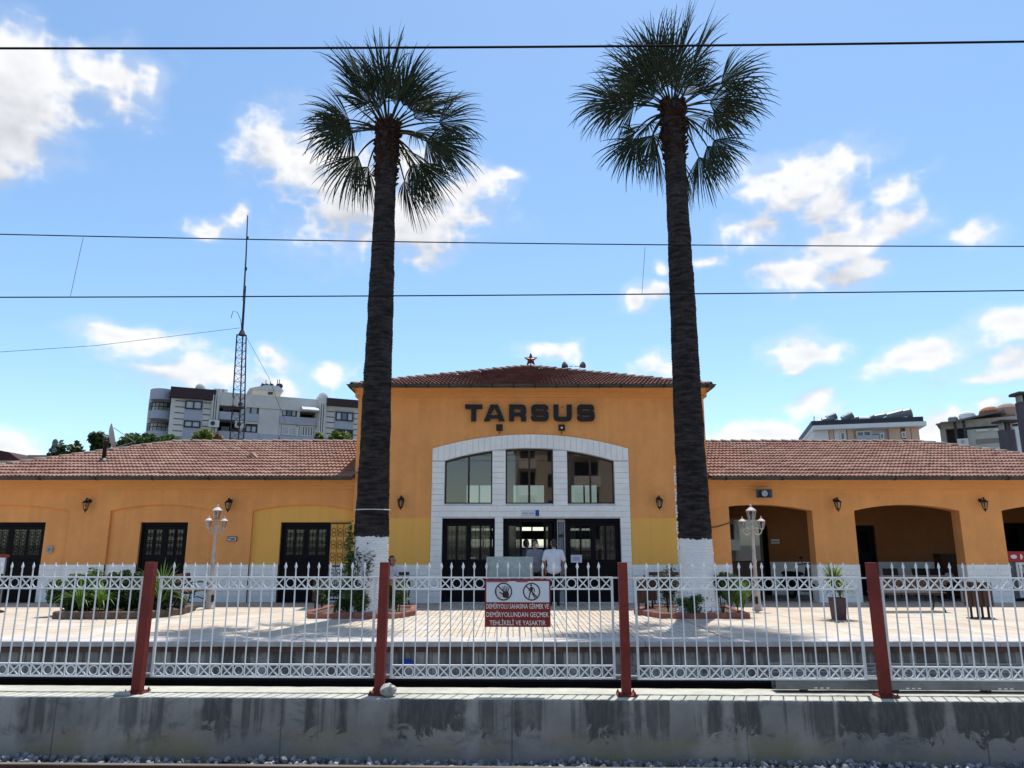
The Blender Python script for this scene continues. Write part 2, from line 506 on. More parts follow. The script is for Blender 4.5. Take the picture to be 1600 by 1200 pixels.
M_CONC = mat('grey_concrete', (0.36, 0.35, 0.33), 0.9, 0.3, 1.5, bump=0.4, bscale=30, dirt=0.15)
M_ROOM = mat('interior_plaster', (0.26, 0.23, 0.19), 0.9, 0.1, 2)
M_ROOMF = mat('interior_floor', (0.24, 0.22, 0.20), 0.5, 0.15, 2)
M_SOFFIT = mat('soffit_board', (0.50, 0.24, 0.06), 0.9, 0.12, 2)

# ------------------------------------------------------------------ ground and tracks
GZ = -0.62
M_GROUND = mat('gravelly_ground', (0.20, 0.185, 0.165), 0.95, 0.35, 0.4, bump=0.6, bscale=25, dirt=0.25, bdist=0.03)
tag(MB().add([(-1500, -1500, GZ), (1500, -1500, GZ), (1500, 1500, GZ), (-1500, 1500, GZ)], [(0, 1, 2, 3)]).build('ground', M_GROUND), kind='structure')

# ---- far platform the building stands on
PE = 13.08                                            # its front edge
M_PLAT = mat('platform_screed', (0.56, 0.47, 0.37), 0.9, 0.12, 0.9, bump=0.3, bscale=25, dirt=0.1, col2=(0.58, 0.545, 0.48))
plat = MB().box(-60, 60, PE + 0.25, 60, GZ - 0.2, -0.022).build('platform', mat('platform_bed', (0.20, 0.17, 0.14), 0.95, 0.3, 4, dirt=0.2))
tag(plat, kind='structure')

def stained_concrete(name, light, dark, green, ztop, zlen, sx):
    """cast concrete with black run-off stains that start at its top edge and a damp ochre foot"""
    M = bpy.data.materials.new(name); M.use_nodes = True
    nt = M.node_tree; N, L = nt.nodes, nt.links; b = N['Principled BSDF']
    b.inputs['Roughness'].default_value = 0.92; b.inputs['Specular IOR Level'].default_value = 0.2
    geo = N.new('ShaderNodeNewGeometry'); sp = N.new('ShaderNodeSeparateXYZ'); L.new(geo.outputs['Position'], sp.inputs[0])
    def mth(op, a, c=0.0, clamp=False):
        n = N.new('ShaderNodeMath'); n.operation = op; n.use_clamp = clamp
        for i, x in enumerate((a, c)):
            if isinstance(x, (int, float)): n.inputs[i].default_value = x
            else: L.new(x, n.inputs[i])
        return n.outputs[0]
    def nse(mul, scale, detail=7, rough=0.62, dist=0.0):
        v = N.new('ShaderNodeVectorMath'); v.operation = 'MULTIPLY'; L.new(geo.outputs['Position'], v.inputs[0]); v.inputs[1].default_value = mul
        n = N.new('ShaderNodeTexNoise'); L.new(v.outputs[0], n.inputs['Vector'])
        n.inputs['Scale'].default_value = scale; n.inputs['Detail'].default_value = detail; n.inputs['Roughness'].default_value = rough
        n.inputs['Distortion'].default_value = dist
        return n.outputs[0]
    def rng(x, a, c, lo=0.0, hi=1.0):
        n = N.new('ShaderNodeMapRange'); n.interpolation_type = 'SMOOTHSTEP'; L.new(x, n.inputs[0])
        for i, q in enumerate((a, c, lo, hi)): n.inputs[i + 1].default_value = q
        return n.outputs[0]
    def mixc(k, a, c):
        n = N.new('ShaderNodeMix'); n.data_type = 'RGBA'; L.new(k, n.inputs[0])
        for i, q in ((6, a), (7, c)):
            if isinstance(q, tuple): n.inputs[i].default_value = (*q, 1)
            else: L.new(q, n.inputs[i])
        return n.outputs[2]
    h = mth('DIVIDE', mth('SUBTRACT', ztop, sp.outputs[2]), zlen)              # 0 at the top edge, 1 where run-off ends
    warp = mth('MULTIPLY', mth('SUBTRACT', nse((1, 1, 1), 5.0, 5), 0.5), 0.10)
    colA = nse((sx, 0.3, 0.05 * sx), 1.0, 3, 0.6)                               # wide run-off columns
    colB = nse((sx * 3.3, 0.3, 0.10 * sx), 1.0, 4, 0.6)                         # narrow ones
    rag = nse((sx * 2.4, 0.3, sx * 2.4), 1.6, 8, 0.70, 0.9)                     # ragged lower ends
    kA = mth('MULTIPLY', rng(mth('ADD', colA, warp), 0.48, 0.54), rng(mth('SUBTRACT', mth('ADD', mth('MULTIPLY', rag, 2.6), mth('MULTIPLY', colA, 1.2)), h), 1.02, 1.22))
    kB = mth('MULTIPLY', rng(mth('ADD', colB, warp), 0.50, 0.58), rng(mth('SUBTRACT', mth('ADD', mth('MULTIPLY', rag, 1.5), mth('MULTIPLY', colB, 2.0)), h), 0.75, 1.25))
    mot = rng(nse((1.2, 0.3, 2.0), 1.5, 8, 0.7, 0.6), 0.50, 0.66, 0.0, 0.65)      # dark mottled patches anywhere
    k1 = mth('MAXIMUM', mth('MAXIMUM', kA, mth('MULTIPLY', kB, 0.8)), mth('MULTIPLY', mot, rng(h, 0.9, 1.5, 1.0, 0.25)))
    fine = nse((sx * 6, 1, 1.6), 3.0, 7, 0.7)
    k1 = mth('MULTIPLY', k1, rng(fine, 0.25, 0.60, 0.68, 1.0))
    patch = nse((1, 1, 1), 1.3, 6, 0.6)
    c0 = mixc(rng(patch, 0.35, 0.65), light, tuple(q * 0.72 for q in light))
    foot = mth('MULTIPLY', rng(h, 0.55, 1.3), rng(nse((0.7, 1, 1.5), 1.4, 5), 0.38, 0.6))
    c0 = mixc(foot, c0, green)
    spots = rng(nse((1, 1, 1), 14.0, 4), 0.66, 0.72, 0.0, 0.55)
    c1 = mixc(k1, c0, dark)
    c1 = mixc(spots, c1, tuple(q * 0.4 for q in light))
    fj = N.new('ShaderNodeMath'); fj.operation = 'PINGPONG'; L.new(mth('ADD', sp.outputs[0], mth('MULTIPLY', warp, 0.15)), fj.inputs[0]); fj.inputs[1].default_value = 1.22   # formwork joints
    c1 = mixc(rng(fj.outputs[0], 0.004, 0.012, 0.75, 0.0), c1, tuple(q * 0.35 for q in light))
    pale = mth('MULTIPLY', rng(nse((0.9, 0.3, 0.35), 1.7, 5, 0.6, 0.5), 0.54, 0.66, 0.0, 0.45), rng(k1, 0.0, 1.0, 1.0, 0.2))
    c1 = mixc(pale, c1, tuple(q * 1.45 for q in light))
    L.new(c1, b.inputs['Base Color'])
    bp = N.new('ShaderNodeBump'); bp.inputs['Strength'].default_value = 0.5; bp.inputs['Distance'].default_value = 0.012
    L.new(nse((1, 1, 1), 22.0, 7), bp.inputs['Height']); L.new(bp.outputs[0], b.inputs['Normal'])
    return M

M_EDGE = stained_concrete('platform_edge_concrete', (0.40, 0.375, 0.34), (0.13, 0.115, 0.11), (0.26, 0.25, 0.20), -0.1, 0.5, 2.2)
face = MB().box(-60, 60, PE + 0.10, PE + 0.3, -0.40, -0.17).box(-60, 60, PE + 0.0, PE + 0.3, GZ - 0.1, -0.40)
tag(face.build('platform_face', M_EDGE, plat), kind='structure')
M_BAND = mat('reddish_edge_course', (0.15, 0.085, 0.07), 0.9, 0.4, 3, dirt=0.3, bump=0.4, bscale=30)
M_COPE = mat('pale_coping_stone', (0.50, 0.47, 0.45), 0.85, 0.22, 1.6, dirt=0.15, bump=0.4, bscale=30, island=0.08)
# coping stones: each a part, a few chipped ones shorter
band_me = MB().box(-.745, .745, 0.03, 0.5, -0.175, -0.085).mesh('edge_course', M_BAND)
cope_me = MB().bevbox(-.745, .745, 0.0, 0.55, -0.085, 0.004, 0.012).mesh('coping_stone', M_COPE)
for i in range(-10, 11):
    link('coping_stone', cope_me, plat, (i * 1.5, PE + random.uniform(-.008, .008), random.uniform(-.003, .003)))
    link('edge_course_block', band_me, plat, (i * 1.5 + 0.3, PE + random.uniform(-.006, .01), 0))

# ---- paving of the platform: long narrow setts in front of the hall, worn slabs at both sides
M_SETT = mat('cream_paving_sett', (0.46, 0.385, 0.30), 0.85, 0.14, 0.8, col2=(0.49, 0.45, 0.385), dirt=0.14, bump=0.3, bscale=30, island=0.10)
M_SLAB = mat('worn_paving_slab', (0.46, 0.375, 0.29), 0.88, 0.14, 0.7, col2=(0.49, 0.445, 0.38), dirt=0.15, bump=0.3, bscale=30, island=0.06)
setts = []
SW, SLn = 0.112, 0.34
xa, xb = -3.9, 3.75
nx = int((xb - xa) / SW)
for i in range(nx):
    for j in range(24):
        y = PE + 0.56 + SLn * j
        if y + SLn > 21.6: continue
        setts.append((xa + SW * (i + .5), y + SLn / 2))
setts.sort(key=lambda p: p[1] + abs(p[0]) * 0.15)
sett_me = [MB().bevbox(-SW / 2 + g, SW / 2 - g, -SLn / 2 + .005, SLn / 2 - .005, -0.03, 0.0, 0.005).mesh('paving_sett', M_SETT) for g in (0.0035, 0.005, 0.0065)]
rest = MB()
for k, (x, y) in enumerate(setts):
    z = random.uniform(-.004, .004)
    if k < 300:
        link('paving_sett', random.choice(sett_me), plat, (x, y, z), (random.uniform(-.006, .006), random.uniform(-.01, .01), random.uniform(-.012, .012)))
    else:
        g = random.uniform(.0035, .0065)
        rest.bevbox(x - SW / 2 + g, x + SW / 2 - g, y - SLn / 2 + .005, y + SLn / 2 - .005, -0.03, z, 0.005)
tag(rest.build('paving_setts', M_SETT, plat), kind='stuff')
slabs = MB()
for (a, b) in ((-22, xa), (xb, 24)):
    n = int((b - a) / 0.6); w = (b - a) / n
    for i in range(n):
        for j in range(14):
            y = PE + 0.56 + 0.6 * j + random.uniform(-.004, .004)
            if y + 0.6 > 21.75 and not (a > 0): continue
            g = random.choice((.002, .003, .003, .006))
            slabs.bevbox(a + w * i + g, a + w * (i + 1) - g, y + g, y + 0.6 - random.choice((.003, .004, .014)), -0.03, random.uniform(-.004, .002), 0.004)
tag(slabs.build('paving_slabs', M_SLAB, plat), kind='stuff')
tag(MB().box(xa, xb, PE + .56 + SLn * 24, 30.5, -0.021, -0.006).box(-30, xa - .01, 21.3, 30.5, -0.021, -0.006).box(xb + .01, 30, 21.9, 30.5, -0.021, -0.006).build('indoor_floor_slab', M_ROOMF, plat), kind='structure')

# ---- wall between the tracks that carries the fence; it runs at a slight angle to the platform
FANG = -math.atan(0.0268)
def fl(x, off=0.0):
    """point of the fence line at x, off metres behind it"""
    return 8.66 - 0.0268 * x + off
M_FWALL = stained_concrete('fence_wall_concrete', (0.30, 0.285, 0.265), (0.085, 0.082, 0.080), (0.27, 0.23, 0.155), -0.015, 0.36, 1.35)
M_FTOP = mat('wall_top_cement', (0.46, 0.45, 0.38), 0.95, 0.2, 1.2, dirt=0.18, bump=0.6, bscale=35, bdist=0.01)
fw = MB()
nseg = 240
X0, X1 = -14.0, 14.0
def rough(x, s): return mnoise.noise(Vector((x * 3.1, s, 0.0))) * 0.014 + mnoise.noise(Vector((x * 11.0, s, 3.0))) * 0.008
rows = []
for i in range(nseg + 1):
    x = X0 + (X1 - X0) * i / nseg
    yf = fl(x, -0.36) + rough(x, 1) * 0.6
    yb_ = fl(x, 0.44) + rough(x, 5)
    ch = 0.018 + abs(rough(x, 9)) * 1.6
    rows.append([(x, yf, GZ - .1), (x, yf + 0.004, -0.28 + rough(x, 2)), (x, yf + 0.006, -ch - 0.004), (x, yf + ch * 0.8, -0.004 + rough(x, 7) * 0.3), (x, yb_ - 0.02, 0.0 + rough(x, 8) * 0.3), (x, yb_, -0.03), (x, yb_, GZ - .1)])
v = [p for r_ in rows for p in r_]
f, mi = [], []
for i in range(nseg):
    for k in range(6):
        a = i * 7 + k
        f.append((a, a + 7, a + 8, a + 1)); mi.append(1 if k in (3,) else 0)
mb = MB(); mb.v, mb.f, mb.m = v, f, mi
fwall = thing('track_wall', (0, fl(0), GZ), 'low stained concrete wall running between the tracks under the fence', 'wall')
mb.build('wall_body', [M_FWALL, M_FTOP], fwall)

# ---- near track: rail, sleepers, ballast
M_RAIL = mat('rusty_rail_steel', (0.085, 0.048, 0.032), 0.7, 0.3, 4, metal=0.3, dirt=0.2)
M_RAILT = mat('polished_rail_head', (0.42, 0.38, 0.34), 0.35, 0.2, 3, metal=0.7)
def rail(y0, label):
    mb = MB()
    prof = [(-.07, 0), (.07, 0), (.07, .012), (.012, .03), (.012, .105), (.035, .115), (.035, .148), (.028, .155), (-.028, .155), (-.035, .148), (-.035, .115), (-.012, .105), (-.012, .03), (-.07, .012)]
    n = len(prof)
    pts = []
    for x in (-14, 14):
        for (a, b) in prof: pts.append((x, y0 - 0.0268 * x + a, -0.662 + b))
    mb.add(pts, [(i, (i + 1) % n, n + (i + 1) % n, n + i) for i in range(n) if i != 7])
    mb.add([pts[7], pts[8], pts[n + 8], pts[n + 7]], [(0, 1, 2, 3)], 1)
    return tag(mb.build('rail', [M_RAIL, M_RAILT]), label, 'rail')
rail(7.76, 'brown steel rail along the ballast nearest the stained wall')
M_BALLAST = mat('ballast_stone', (0.30, 0.30, 0.315), 0.9, 0.45, 7, island=0.5, dirt=0.2)
mb = MB()
def stone(mb, c, r, seed, mi=0):
    rnd = random.Random(seed)
    t = (1 + 5 ** .5) / 2
    ico = [(-1, t, 0), (1, t, 0), (-1, -t, 0), (1, -t, 0), (0, -1, t), (0, 1, t), (0, -1, -t), (0, 1, -t), (t, 0, -1), (t, 0, 1), (-t, 0, -1), (-t, 0, 1)]
    fs = [(0, 11, 5), (0, 5, 1), (0, 1, 7), (0, 7, 10), (0, 10, 11), (1, 5, 9), (5, 11, 4), (11, 10, 2), (10, 7, 6), (7, 1, 8), (3, 9, 4), (3, 4, 2), (3, 2, 6), (3, 6, 8), (3, 8, 9), (4, 9, 5), (2, 4, 11), (6, 2, 10), (8, 6, 7), (9, 8, 1)]
    e = Euler((rnd.uniform(0, 6), rnd.uniform(0, 6), rnd.uniform(0, 6))).to_matrix()
    s = Vector((rnd.uniform(.7, 1.25), rnd.uniform(.6, 1.0), rnd.uniform(.5, .9)))
    vs = []
    for p in ico:
        q = Vector(p).normalized() * r * rnd.uniform(.72, 1.15)
        vs.append(Vector(c) + e @ Vector((q.x * s.x, q.y * s.y, q.z * s.z)))
    mb.add(vs, fs, mi)
for i in range(7600):
    x = random.uniform(-8.6, 8.6)
    w = random.random()
    y = fl(x, -0.37) - w * 1.15
    z = GZ - 0.008 + 0.028 * mnoise.noise(Vector((x * 1.3, y * 2, 0))) + random.uniform(-.02, .03) + (0.02 if w < .12 else 0)
    stone(mb, (x, y, z), random.uniform(.022, .046), i)
tag(mb.build('ballast', M_BALLAST), 'grey crushed stone ballast at the foot of the wall', 'ballast', kind='stuff')
mb = MB()
for i in range(2600):
    x = random.uniform(-10, 10)
    y = random.uniform(fl(x, .5), PE - 0.03)
    stone(mb, (x, y, GZ + random.uniform(.0, .05)), random.uniform(.03, .06), 9000 + i)
tag(mb.build('ballast', M_BALLAST), 'ballast of the sunken track behind the fence wall', 'ballast', kind='stuff')
# the platform the photograph is taken from
tag(MB().box(-60, 60, -9, 4.6, GZ - .1, 0.0).build('near_platform', mat('near_platform_paving', (0.50, 0.46, 0.40), 0.9, 0.2, 1.0, dirt=0.1)), kind='structure')

# ================================================================== station building
YT, YW = 21.4, 21.56                       # front of the middle hall, front of the wings
XC = 0.56
TX0, TX1 = -4.55, 5.67                     # hall walls
DADO = 1.045
def fx(u, v, Y=YT): return at(u, v, Y).x
def fz(u, v, Y=YT): return at(u, v, Y).z
st = thing('station_building', (XC, YT, 0), 'orange station building with white arched portal, tiled hip roofs and side wings', 'station')

# ---- portal geometry
PX0, PX1 = fx(672.5, 860), fx(986.5, 860)
PZS, PZC = fz(676, 701), fz(829, 679)
outer = lambda x: arc(x, PX0, PX1, PZS, PZC)
W1 = (fx(694, 787), fx(769, 787)); W2 = (fx(790, 787), fx(865, 787)); W3 = (fx(887, 787), fx(961, 787))
WB = fz(830, 787)
IZS, IZC = fz(690, 721), fz(829, 700.5)
inner = lambda x: arc(x, W1[0] - .05, W3[1] + .05, IZS, IZC)
DT = fz(830, 810)
D1 = (fx(690, 870), fx(773, 870)); D2 = (fx(786, 870), fx(871, 870)); D2b = (fx(871.5, 870), fx(884, 870)); D3 = (fx(884.5, 870), fx(971, 870))
flat = lambda z: (lambda x: z)
win_ops = [(W1[0], W1[1], WB, inner), (W2[0], W2[1], WB, inner), (W3[0], W3[1], WB, inner)]
door_ops = [(D1[0], D1[1], 0.02, flat(DT)), (D2[0], D3[1], 0.02, flat(DT))]

ZT = 6.02                                   # top of the hall wall, under the cornice
mb = MB()
wall_mesh(mb, TX0, TX1, -0.02, ZT, YT, YT + 0.4, [(PX0, PX1, -0.02, outer)])
mb.box(TX0, TX0 + .4, YT + .4, 30.4, -0.02, ZT).box(TX1 - .4, TX1, YT + .4, 30.4, -0.02, ZT)
hall = mb.build('hall_wall', M_WALL_T, st)
mb = MB()
wall_mesh(mb, PX0, PX1, -0.02, 5, YT - 0.02, YT + 0.34, win_ops + door_ops, top=outer, nseg=24)
portal = mb.build('portal_surround', M_JOINT, st)
# painted blocks of the portal, each a piece of its own
blk = unit_cube(M_WHITE, 'portal_block')
def solid(z, zh):
    """free stretches of the portal at height z"""
    cuts = []
    for (a, b, zb, ft, *_) in win_ops:
        if z + zh > zb - .01 and z < max(ft(a), ft(b), ft((a + b) / 2)): cuts.append((a, b))
    for (a, b, zb, ft, *_) in door_ops:
        if z < ft(a) - .01: cuts.append((a, b))
    cuts.sort(); x = PX0; out = []
    for a, b in cuts:
        if a > x + .02: out.append((x, a))
        x = max(x, b)
    if PX1 > x + .02: out.append((x, PX1))
    return out
CH = 0.158
nb = 0
k = 0
z = 0.0
while z < PZC:
    for (a, b) in solid(z, CH):
        n = max(1, round((b - a) / 0.46))
        w = (b - a) / n
        sh = (0.5 if (k % 2 and n > 1) else 0.0)
        edges = [a] + [a + w * (i + sh) for i in range(0 if sh else 1, n)] + [b]
        for e0, e1 in zip(edges[:-1], edges[1:]):
            mx_ = (e0 + e1) / 2
            if z + CH > min(inner(e0) if PX0 + .25 < e0 else inner(W1[0]), inner(e1) if e1 < PX1 - .25 else inner(W3[1])) + .02: continue
            g = 0.005
            link('portal_block', blk, portal, Vector((mx_, YT - 0.026 + random.uniform(-.003, .002), z + CH / 2)) - wloc(portal), None, (e1 - e0 - g, 0.03, CH - 2 * g))
            nb += 1
    z += CH; k += 1
# voussoirs of the arch
nv = 34
vme = {}
for i in range(nv):
    a = PX0 + (PX1 - PX0) * i / nv; b = PX0 + (PX1 - PX0) * (i + 1) / nv
    g = 0.004
    lo = lambda x: (inner(x) if W1[0] - .04 < x < W3[1] + .04 else inner(W1[0]) - .0)
    za, zb_ = lo(a) + .012, lo(b) + .012
    c = Vector(((a + b) / 2, YT - 0.026, (za + zb_) / 2))
    yy0, yy1 = -0.016, 0.02
    p = [(a + g, za), (b - g, zb_), (b - g, outer(b) - .004), (a + g, outer(a) - .004)]
    m_ = MB().prism([(x - c.x, zz - c.z) for x, zz in p], yy0, yy1)
    link('voussoir', m_.mesh('voussoir', M_WHITE), portal, c - wloc(portal))

# dado of the hall beside the portal and of the wings, in painted coursed blocks
def dado(name, x0, x1, y, zt, par, holes=()):
    base, bl = MB(), MB()
    z = 0.0; k = 0
    ch = zt / 7
    segs = []; x = x0
    for a, b in sorted(holes):
        if a > x: segs.append((x, a))
        x = max(x, b)
    if x < x1: segs.append((x, x1))
    if len(segs) > 1:
        for (a, b) in segs: dado(name, a, b, y, zt, par)
        return
    for (a, b) in segs: base.box(a, b, y - 0.02, y + 0.05, -0.02, zt - .004)
    while k < 7:
        for (a, b) in segs:
            x = a - (0.31 if k % 2 else 0.0)
            while x < b:
                e0, e1 = max(a, x), min(b, x + 0.62)
                if e1 - e0 > .03:
                    bl.bevbox(0, 1, 0, 1, 0, 1, 0) if False else bl.box(e0 + .003, e1 - .003, y - 0.03 - random.uniform(0, .004), y - 0.015, z + .004, z + ch - .004)
                x += 0.62
        z += ch; k += 1
    o = base.build(name, M_JOINT, par)
    tag(bl.build('dado_blocks', M_WHITE, o), kind='stuff')
    return o
dado('dado', TX0, PX0 - .003, YT, DADO, st)
dado('dado', PX1 + .003, TX1, YT, DADO, st)

# ---- windows of the portal
def window(x0, x1, name='window'):
    f = MB()
    yf, yb2 = YT + 0.16, YT + 0.21
    t = 0.04
    n = 10
    xm = (x0 + x1) / 2
    f.box(x0, x0 + t, yf, yb2, WB + t, inner(x0 + .01) - .01).box(x1 - t, x1, yf, yb2, WB + t, inner(x1 - .01) - .01)
    f.box(x0, x1, yf - .004, yb2, WB + .003, WB + t)
    f.box(xm - .028, xm + .028, yf - .006, yb2, WB + t, inner(xm) - t)
    for i in range(n):
        a = x0 + (x1 - x0) * i / n; b = x0 + (x1 - x0) * (i + 1) / n
        f.prism([(a, inner(a) - .05), (b, inner(b) - .05), (b, inner(b) + .004), (a, inner(a) + .004)], yf - .003, yb2)
    w = f.build(name, M_FRAME, st)
    for (a, b) in ((x0 + t, xm - .028), (xm + .028, x1 - t)):
        g = MB()
        k = 8
        pts = [(a, WB + t), (b, WB + t)] + [(b + (a - b) * i / k, inner(b + (a - b) * i / k) - .05) for i in range(k + 1)]
        g.prism(pts, yf + .018, yf + .024)
        g.build('pane', M_GLASS, w)
    return w
for a, b in (W1, W2, W3): window(a, b)

# ---- doors
def scroll_grille(mb, x0, x1, z0, z1, y, n=2, r=0.007):
    """upright iron bars with small scrolls between them"""
    for i in range(n + 1):
        x = x0 + (x1 - x0) * i / n
        mb.tube([(x, y, z0), (x, y, z1)], r, 5)
    h = z1 - z0
    for i in range(n):
        xm = x0 + (x1 - x0) * (i + .5) / n; w = (x1 - x0) / n * .34
        for s in (0.2, 0.5, 0.8):
            zc = z0 + h * s
            mb.torus((xm, y, zc + w * .9), w * .9, r * .8, 10, 4)
            mb.torus((xm, y, zc - w * .9), w * .9, r * .8, 10, 4)
def leaf(par, x0, x1, z0, z1, y, panes, zsplit, t=0.05, grille=True, name='door_leaf', glassy=True):
    """door leaf: stiles and rails round real panes above, raised panel below"""
    m_ = MB()
    st_ = 0.07
    m_.box(x0, x0 + st_, y, y + t, z0, z1).box(x1 - st_, x1, y, y + t, z0, z1)
    m_.box(x0 + st_, x1 - st_, y + .001, y + t, z1 - 0.10, z1).box(x0 + st_, x1 - st_, y + .001, y + t, zsplit - .06, zsplit + .06).box(x0 + st_, x1 - st_, y + .001, y + t, z0, z0 + .14)
    gx0, gx1 = x0 + st_, x1 - st_
    w = (gx1 - gx0) / panes
    for i in range(1, panes): m_.box(gx0 + w * i - .022, gx0 + w * i + .022, y + .002, y + t, zsplit + .06, z1 - .1)
    d = m_.build(name, M_DOOR, par)
    for i in range(panes):
        a = gx0 + w * i + (.022 if i else 0); b = gx0 + w * (i + 1) - (.022 if i < panes - 1 else 0)
        MB().box(a, b, y + .022, y + .028, zsplit + .06, z1 - .1).build('pane', M_GLASSD, d)
        if grille:
            g = MB(); scroll_grille(g, a + .02, b - .02, zsplit + .07, z1 - .11, y + .008, 1 if b - a < .2 else 2)
            g.build('grille', M_IRON, d)
    MB().box(gx0 + .001, gx1 - .001, y + .02, y + .035, z0 + .14, zsplit - .06).build('lower_panel', M_DOOR, d)
    MB().box(gx0 + .06, gx1 - .06, y + .008, y + .021, z0 + .22, zsplit - .14).build('raised_panel', M_DOOR, d)
    return d
M_BRASS = mat('worn_steel_handle', (0.55, 0.55, 0.53), 0.3, 0.1, 9, metal=0.9)
def door_set(x0, x1, zt, y, par, leaves=2, panes=2, zs=1.12, label=None):
    f = MB()
    f.box(x0 + .002, x0 + .07, y - .03, y + .09, 0.0, zt - .003).box(x1 - .07, x1 - .002, y - .03, y + .09, 0.0, zt - .003).box(x0 + .07, x1 - .07, y - .029, y + .09, zt - .10, zt - .003)
    d = f.build('door', M_DOOR, par)
    if label: d['label'] = label
    w = (x1 - x0 - .15) / leaves
    for i in range(leaves):
        leaf(d, x0 + .075 + w * i + .002, x0 + .075 + w * (i + 1) - .002, 0.01, zt - .11, y, panes, zs)
    return d
yd = YT + 0.12
dl = door_set(D1[0], D1[1], DT, yd, st, 2, 2)
MB().tube([(fx(735, 871), yd - .05, fz(735, 872)), (fx(743, 871), yd - .05, fz(743, 872))], 0.02, 8).build('handle', M_BRASS, dl)
dr = door_set(D3[0], D3[1], DT, yd, st, 2, 2)
# the middle door stands open: one leaf shut, one folded back into the hall
f = MB()
f.box(D2[0] + .002, D2[0] + .09, yd - .03, yd + .09, 0, DT - .003).box(D2[1] - .08, D2[1] - .004, yd - .03, yd + .09, 0, DT - .003).box(D2[0] + .09, D2[1] - .08, yd - .029, yd + .09, DT - .1, DT - .003)
dm = f.build('door', M_DOOR, st); dm['label'] = 'open middle door with dark leaves'
leaf(dm, D2[0] + .092, fx(816, 870), 0.01, DT - .11, yd, 1, 1.12)
o = MB()
xh = D2[1] - .085
o.box(xh - .05, xh, yd + .1, yd + .72, 0.01, DT - .12)
o.build('door_leaf', M_DOOR, dm)
leaf(dm, fx(850, 870), xh - .055, 0.01, DT - .11, yd + .05, 1, 1.12, grille=False)
# white ironwork panel beside it
gp = MB().box(D2b[0], D2b[0] + .025, yd + .0, yd + .06, 0, DT - .05).box(D2b[1] - .025, D2b[1], yd, yd + .06, 0, DT - .05).box(D2b[0] + .025, D2b[1] - .025, yd + .001, yd + .06, DT - .09, DT - .05).box(D2b[0], D2b[1], yd + .08, yd + .1, 0, DT - .003)
gp_o = gp.build('side_panel', mat('pale_panel_paint', (0.45, 0.48, 0.50), 0.7, 0.1, 4), st)
g = MB(); scroll_grille(g, D2b[0] + .05, D2b[1] - .05, 0.3, DT - .1, yd + .03, 2, 0.009); g.build('grille', M_IRON, gp_o)

# ---- inside of the hall, seen through the panes and the open door
RB = 29.9
mb = MB()
rear_ops = [(-1.9, -0.75, 2.95, flat(4.02)), (0.0, 1.36, 2.95, flat(4.02)), (2.35, 3.5, 2.95, flat(4.02)),
            (-1.7, -0.6, 0.02, flat(2.3)), (0.1, 1.5, 0.02, flat(2.35)), (2.2, 3.3, 0.02, flat(2.3))]
wall_mesh(mb, TX0 + .4, TX1 - .4, -0.02, ZT, RB, RB + .45, rear_ops)
mb.build('rear_wall', M_ROOM, st)
MB().box(TX0 + .4, TX1 - .4, YT + .41, RB, 5.3, 5.42).build('hall_ceiling', mat('dark_timber_ceiling', (0.10, 0.075, 0.06), 0.8, 0.3, 3), st)
MB().box(TX0 + .401, TX0 + .46, YT + .41, RB, 0, 5.3).box(TX1 - .46, TX1 - .401, YT + .41, RB, 0, 5.3).box(TX0 + .46, PX0 - .01, YT + .40, YT + .44, 0, 5.3).box(PX1 + .01, TX1 - .46, YT + .40, YT + .44, 0, 5.3).build('inner_lining', M_ROOM, st)
for (a, b, zb, ft, *_) in rear_ops:
    m_ = MB(); zt = ft(a)
    m_.box(a + .001, a + .06, RB + .2, RB + .26, zb, zt - .001).box(b - .06, b - .001, RB + .2, RB + .26, zb, zt - .001).box(a + .06, b - .06, RB + .2, RB + .26, zt - .07, zt - .001)
    m_.box((a + b) / 2 - .03, (a + b) / 2 + .03, RB + .201, RB + .259, zb, zt - .07)
    if zb < 1:
        m_.box(a + .06, b - .06, RB + .2, RB + .26, 1.80, 2.14).box(a + .06, b - .06, RB + .2, RB + .26, 0.02, 1.48)
    else: m_.box(a + .06, b - .06, RB + .2, RB + .26, zb, zb + .06)
    m_.build('rear_window', M_FRAME, st)
# ceiling beams cross the hall
for i in range(3):
    y = 23.6 + i * 2.1
    MB().box(TX0 + .47, TX1 - .47, y, y + .22, 5.0, 5.29).build('ceiling_beam', mat('beam_timber', (0.12, 0.08, 0.06), 0.8, 0.3, 3), st)

# ================================================================== wings
EZ, EZT = 3.43, 6.06                       # undersides of the wing and hall eaves
WX0, WX1 = -16.6, 19.2
ZWT = 3.30
def wx(u, v=840, Y=YW): return at(u, v, Y).x
AZS = fz(0, 798, YW); AZC = fz(0, 788.5, YW)
# left wing: three shallow blind arches with doors
pan = [(wx(-118, 850), wx(104, 850)), (wx(167, 850), wx(331, 850)), (wx(391, 850), wx(556, 850))]
pan_ops = [(a, b, -0.02, (lambda a_, b_: (lambda x: arc(x, a_, b_, AZS, AZC)))(a, b)) for a, b in pan]
pan_ops[2] = (pan[2][0], TX0 - .002, -0.02, (lambda x: arc(x, pan[2][0], pan[2][1] + .05, AZS, AZC)))
doorsL = [(wx(-52, 870), wx(61.5, 870)), (wx(212, 870), wx(287, 870)), (wx(434, 870), wx(513, 870))]
DTL = fz(0, 816, YW + .08)
mb = MB(); wall_mesh(mb, WX0, TX0 - .002, -0.02, ZWT, YW, YW + 0.09, pan_ops)
wl = mb.build('wing_wall', M_WALL_R, st)
p0_, p1_ = at(162, 776, YW), at(190, 764, YW)
MB().box(p0_.x, p1_.x, YW - .003, YW + .01, p0_.z, p1_.z).build('paint_patch', mat('patched_limewash', (0.77, 0.37, 0.125), 0.9, 0.1, 2), st)
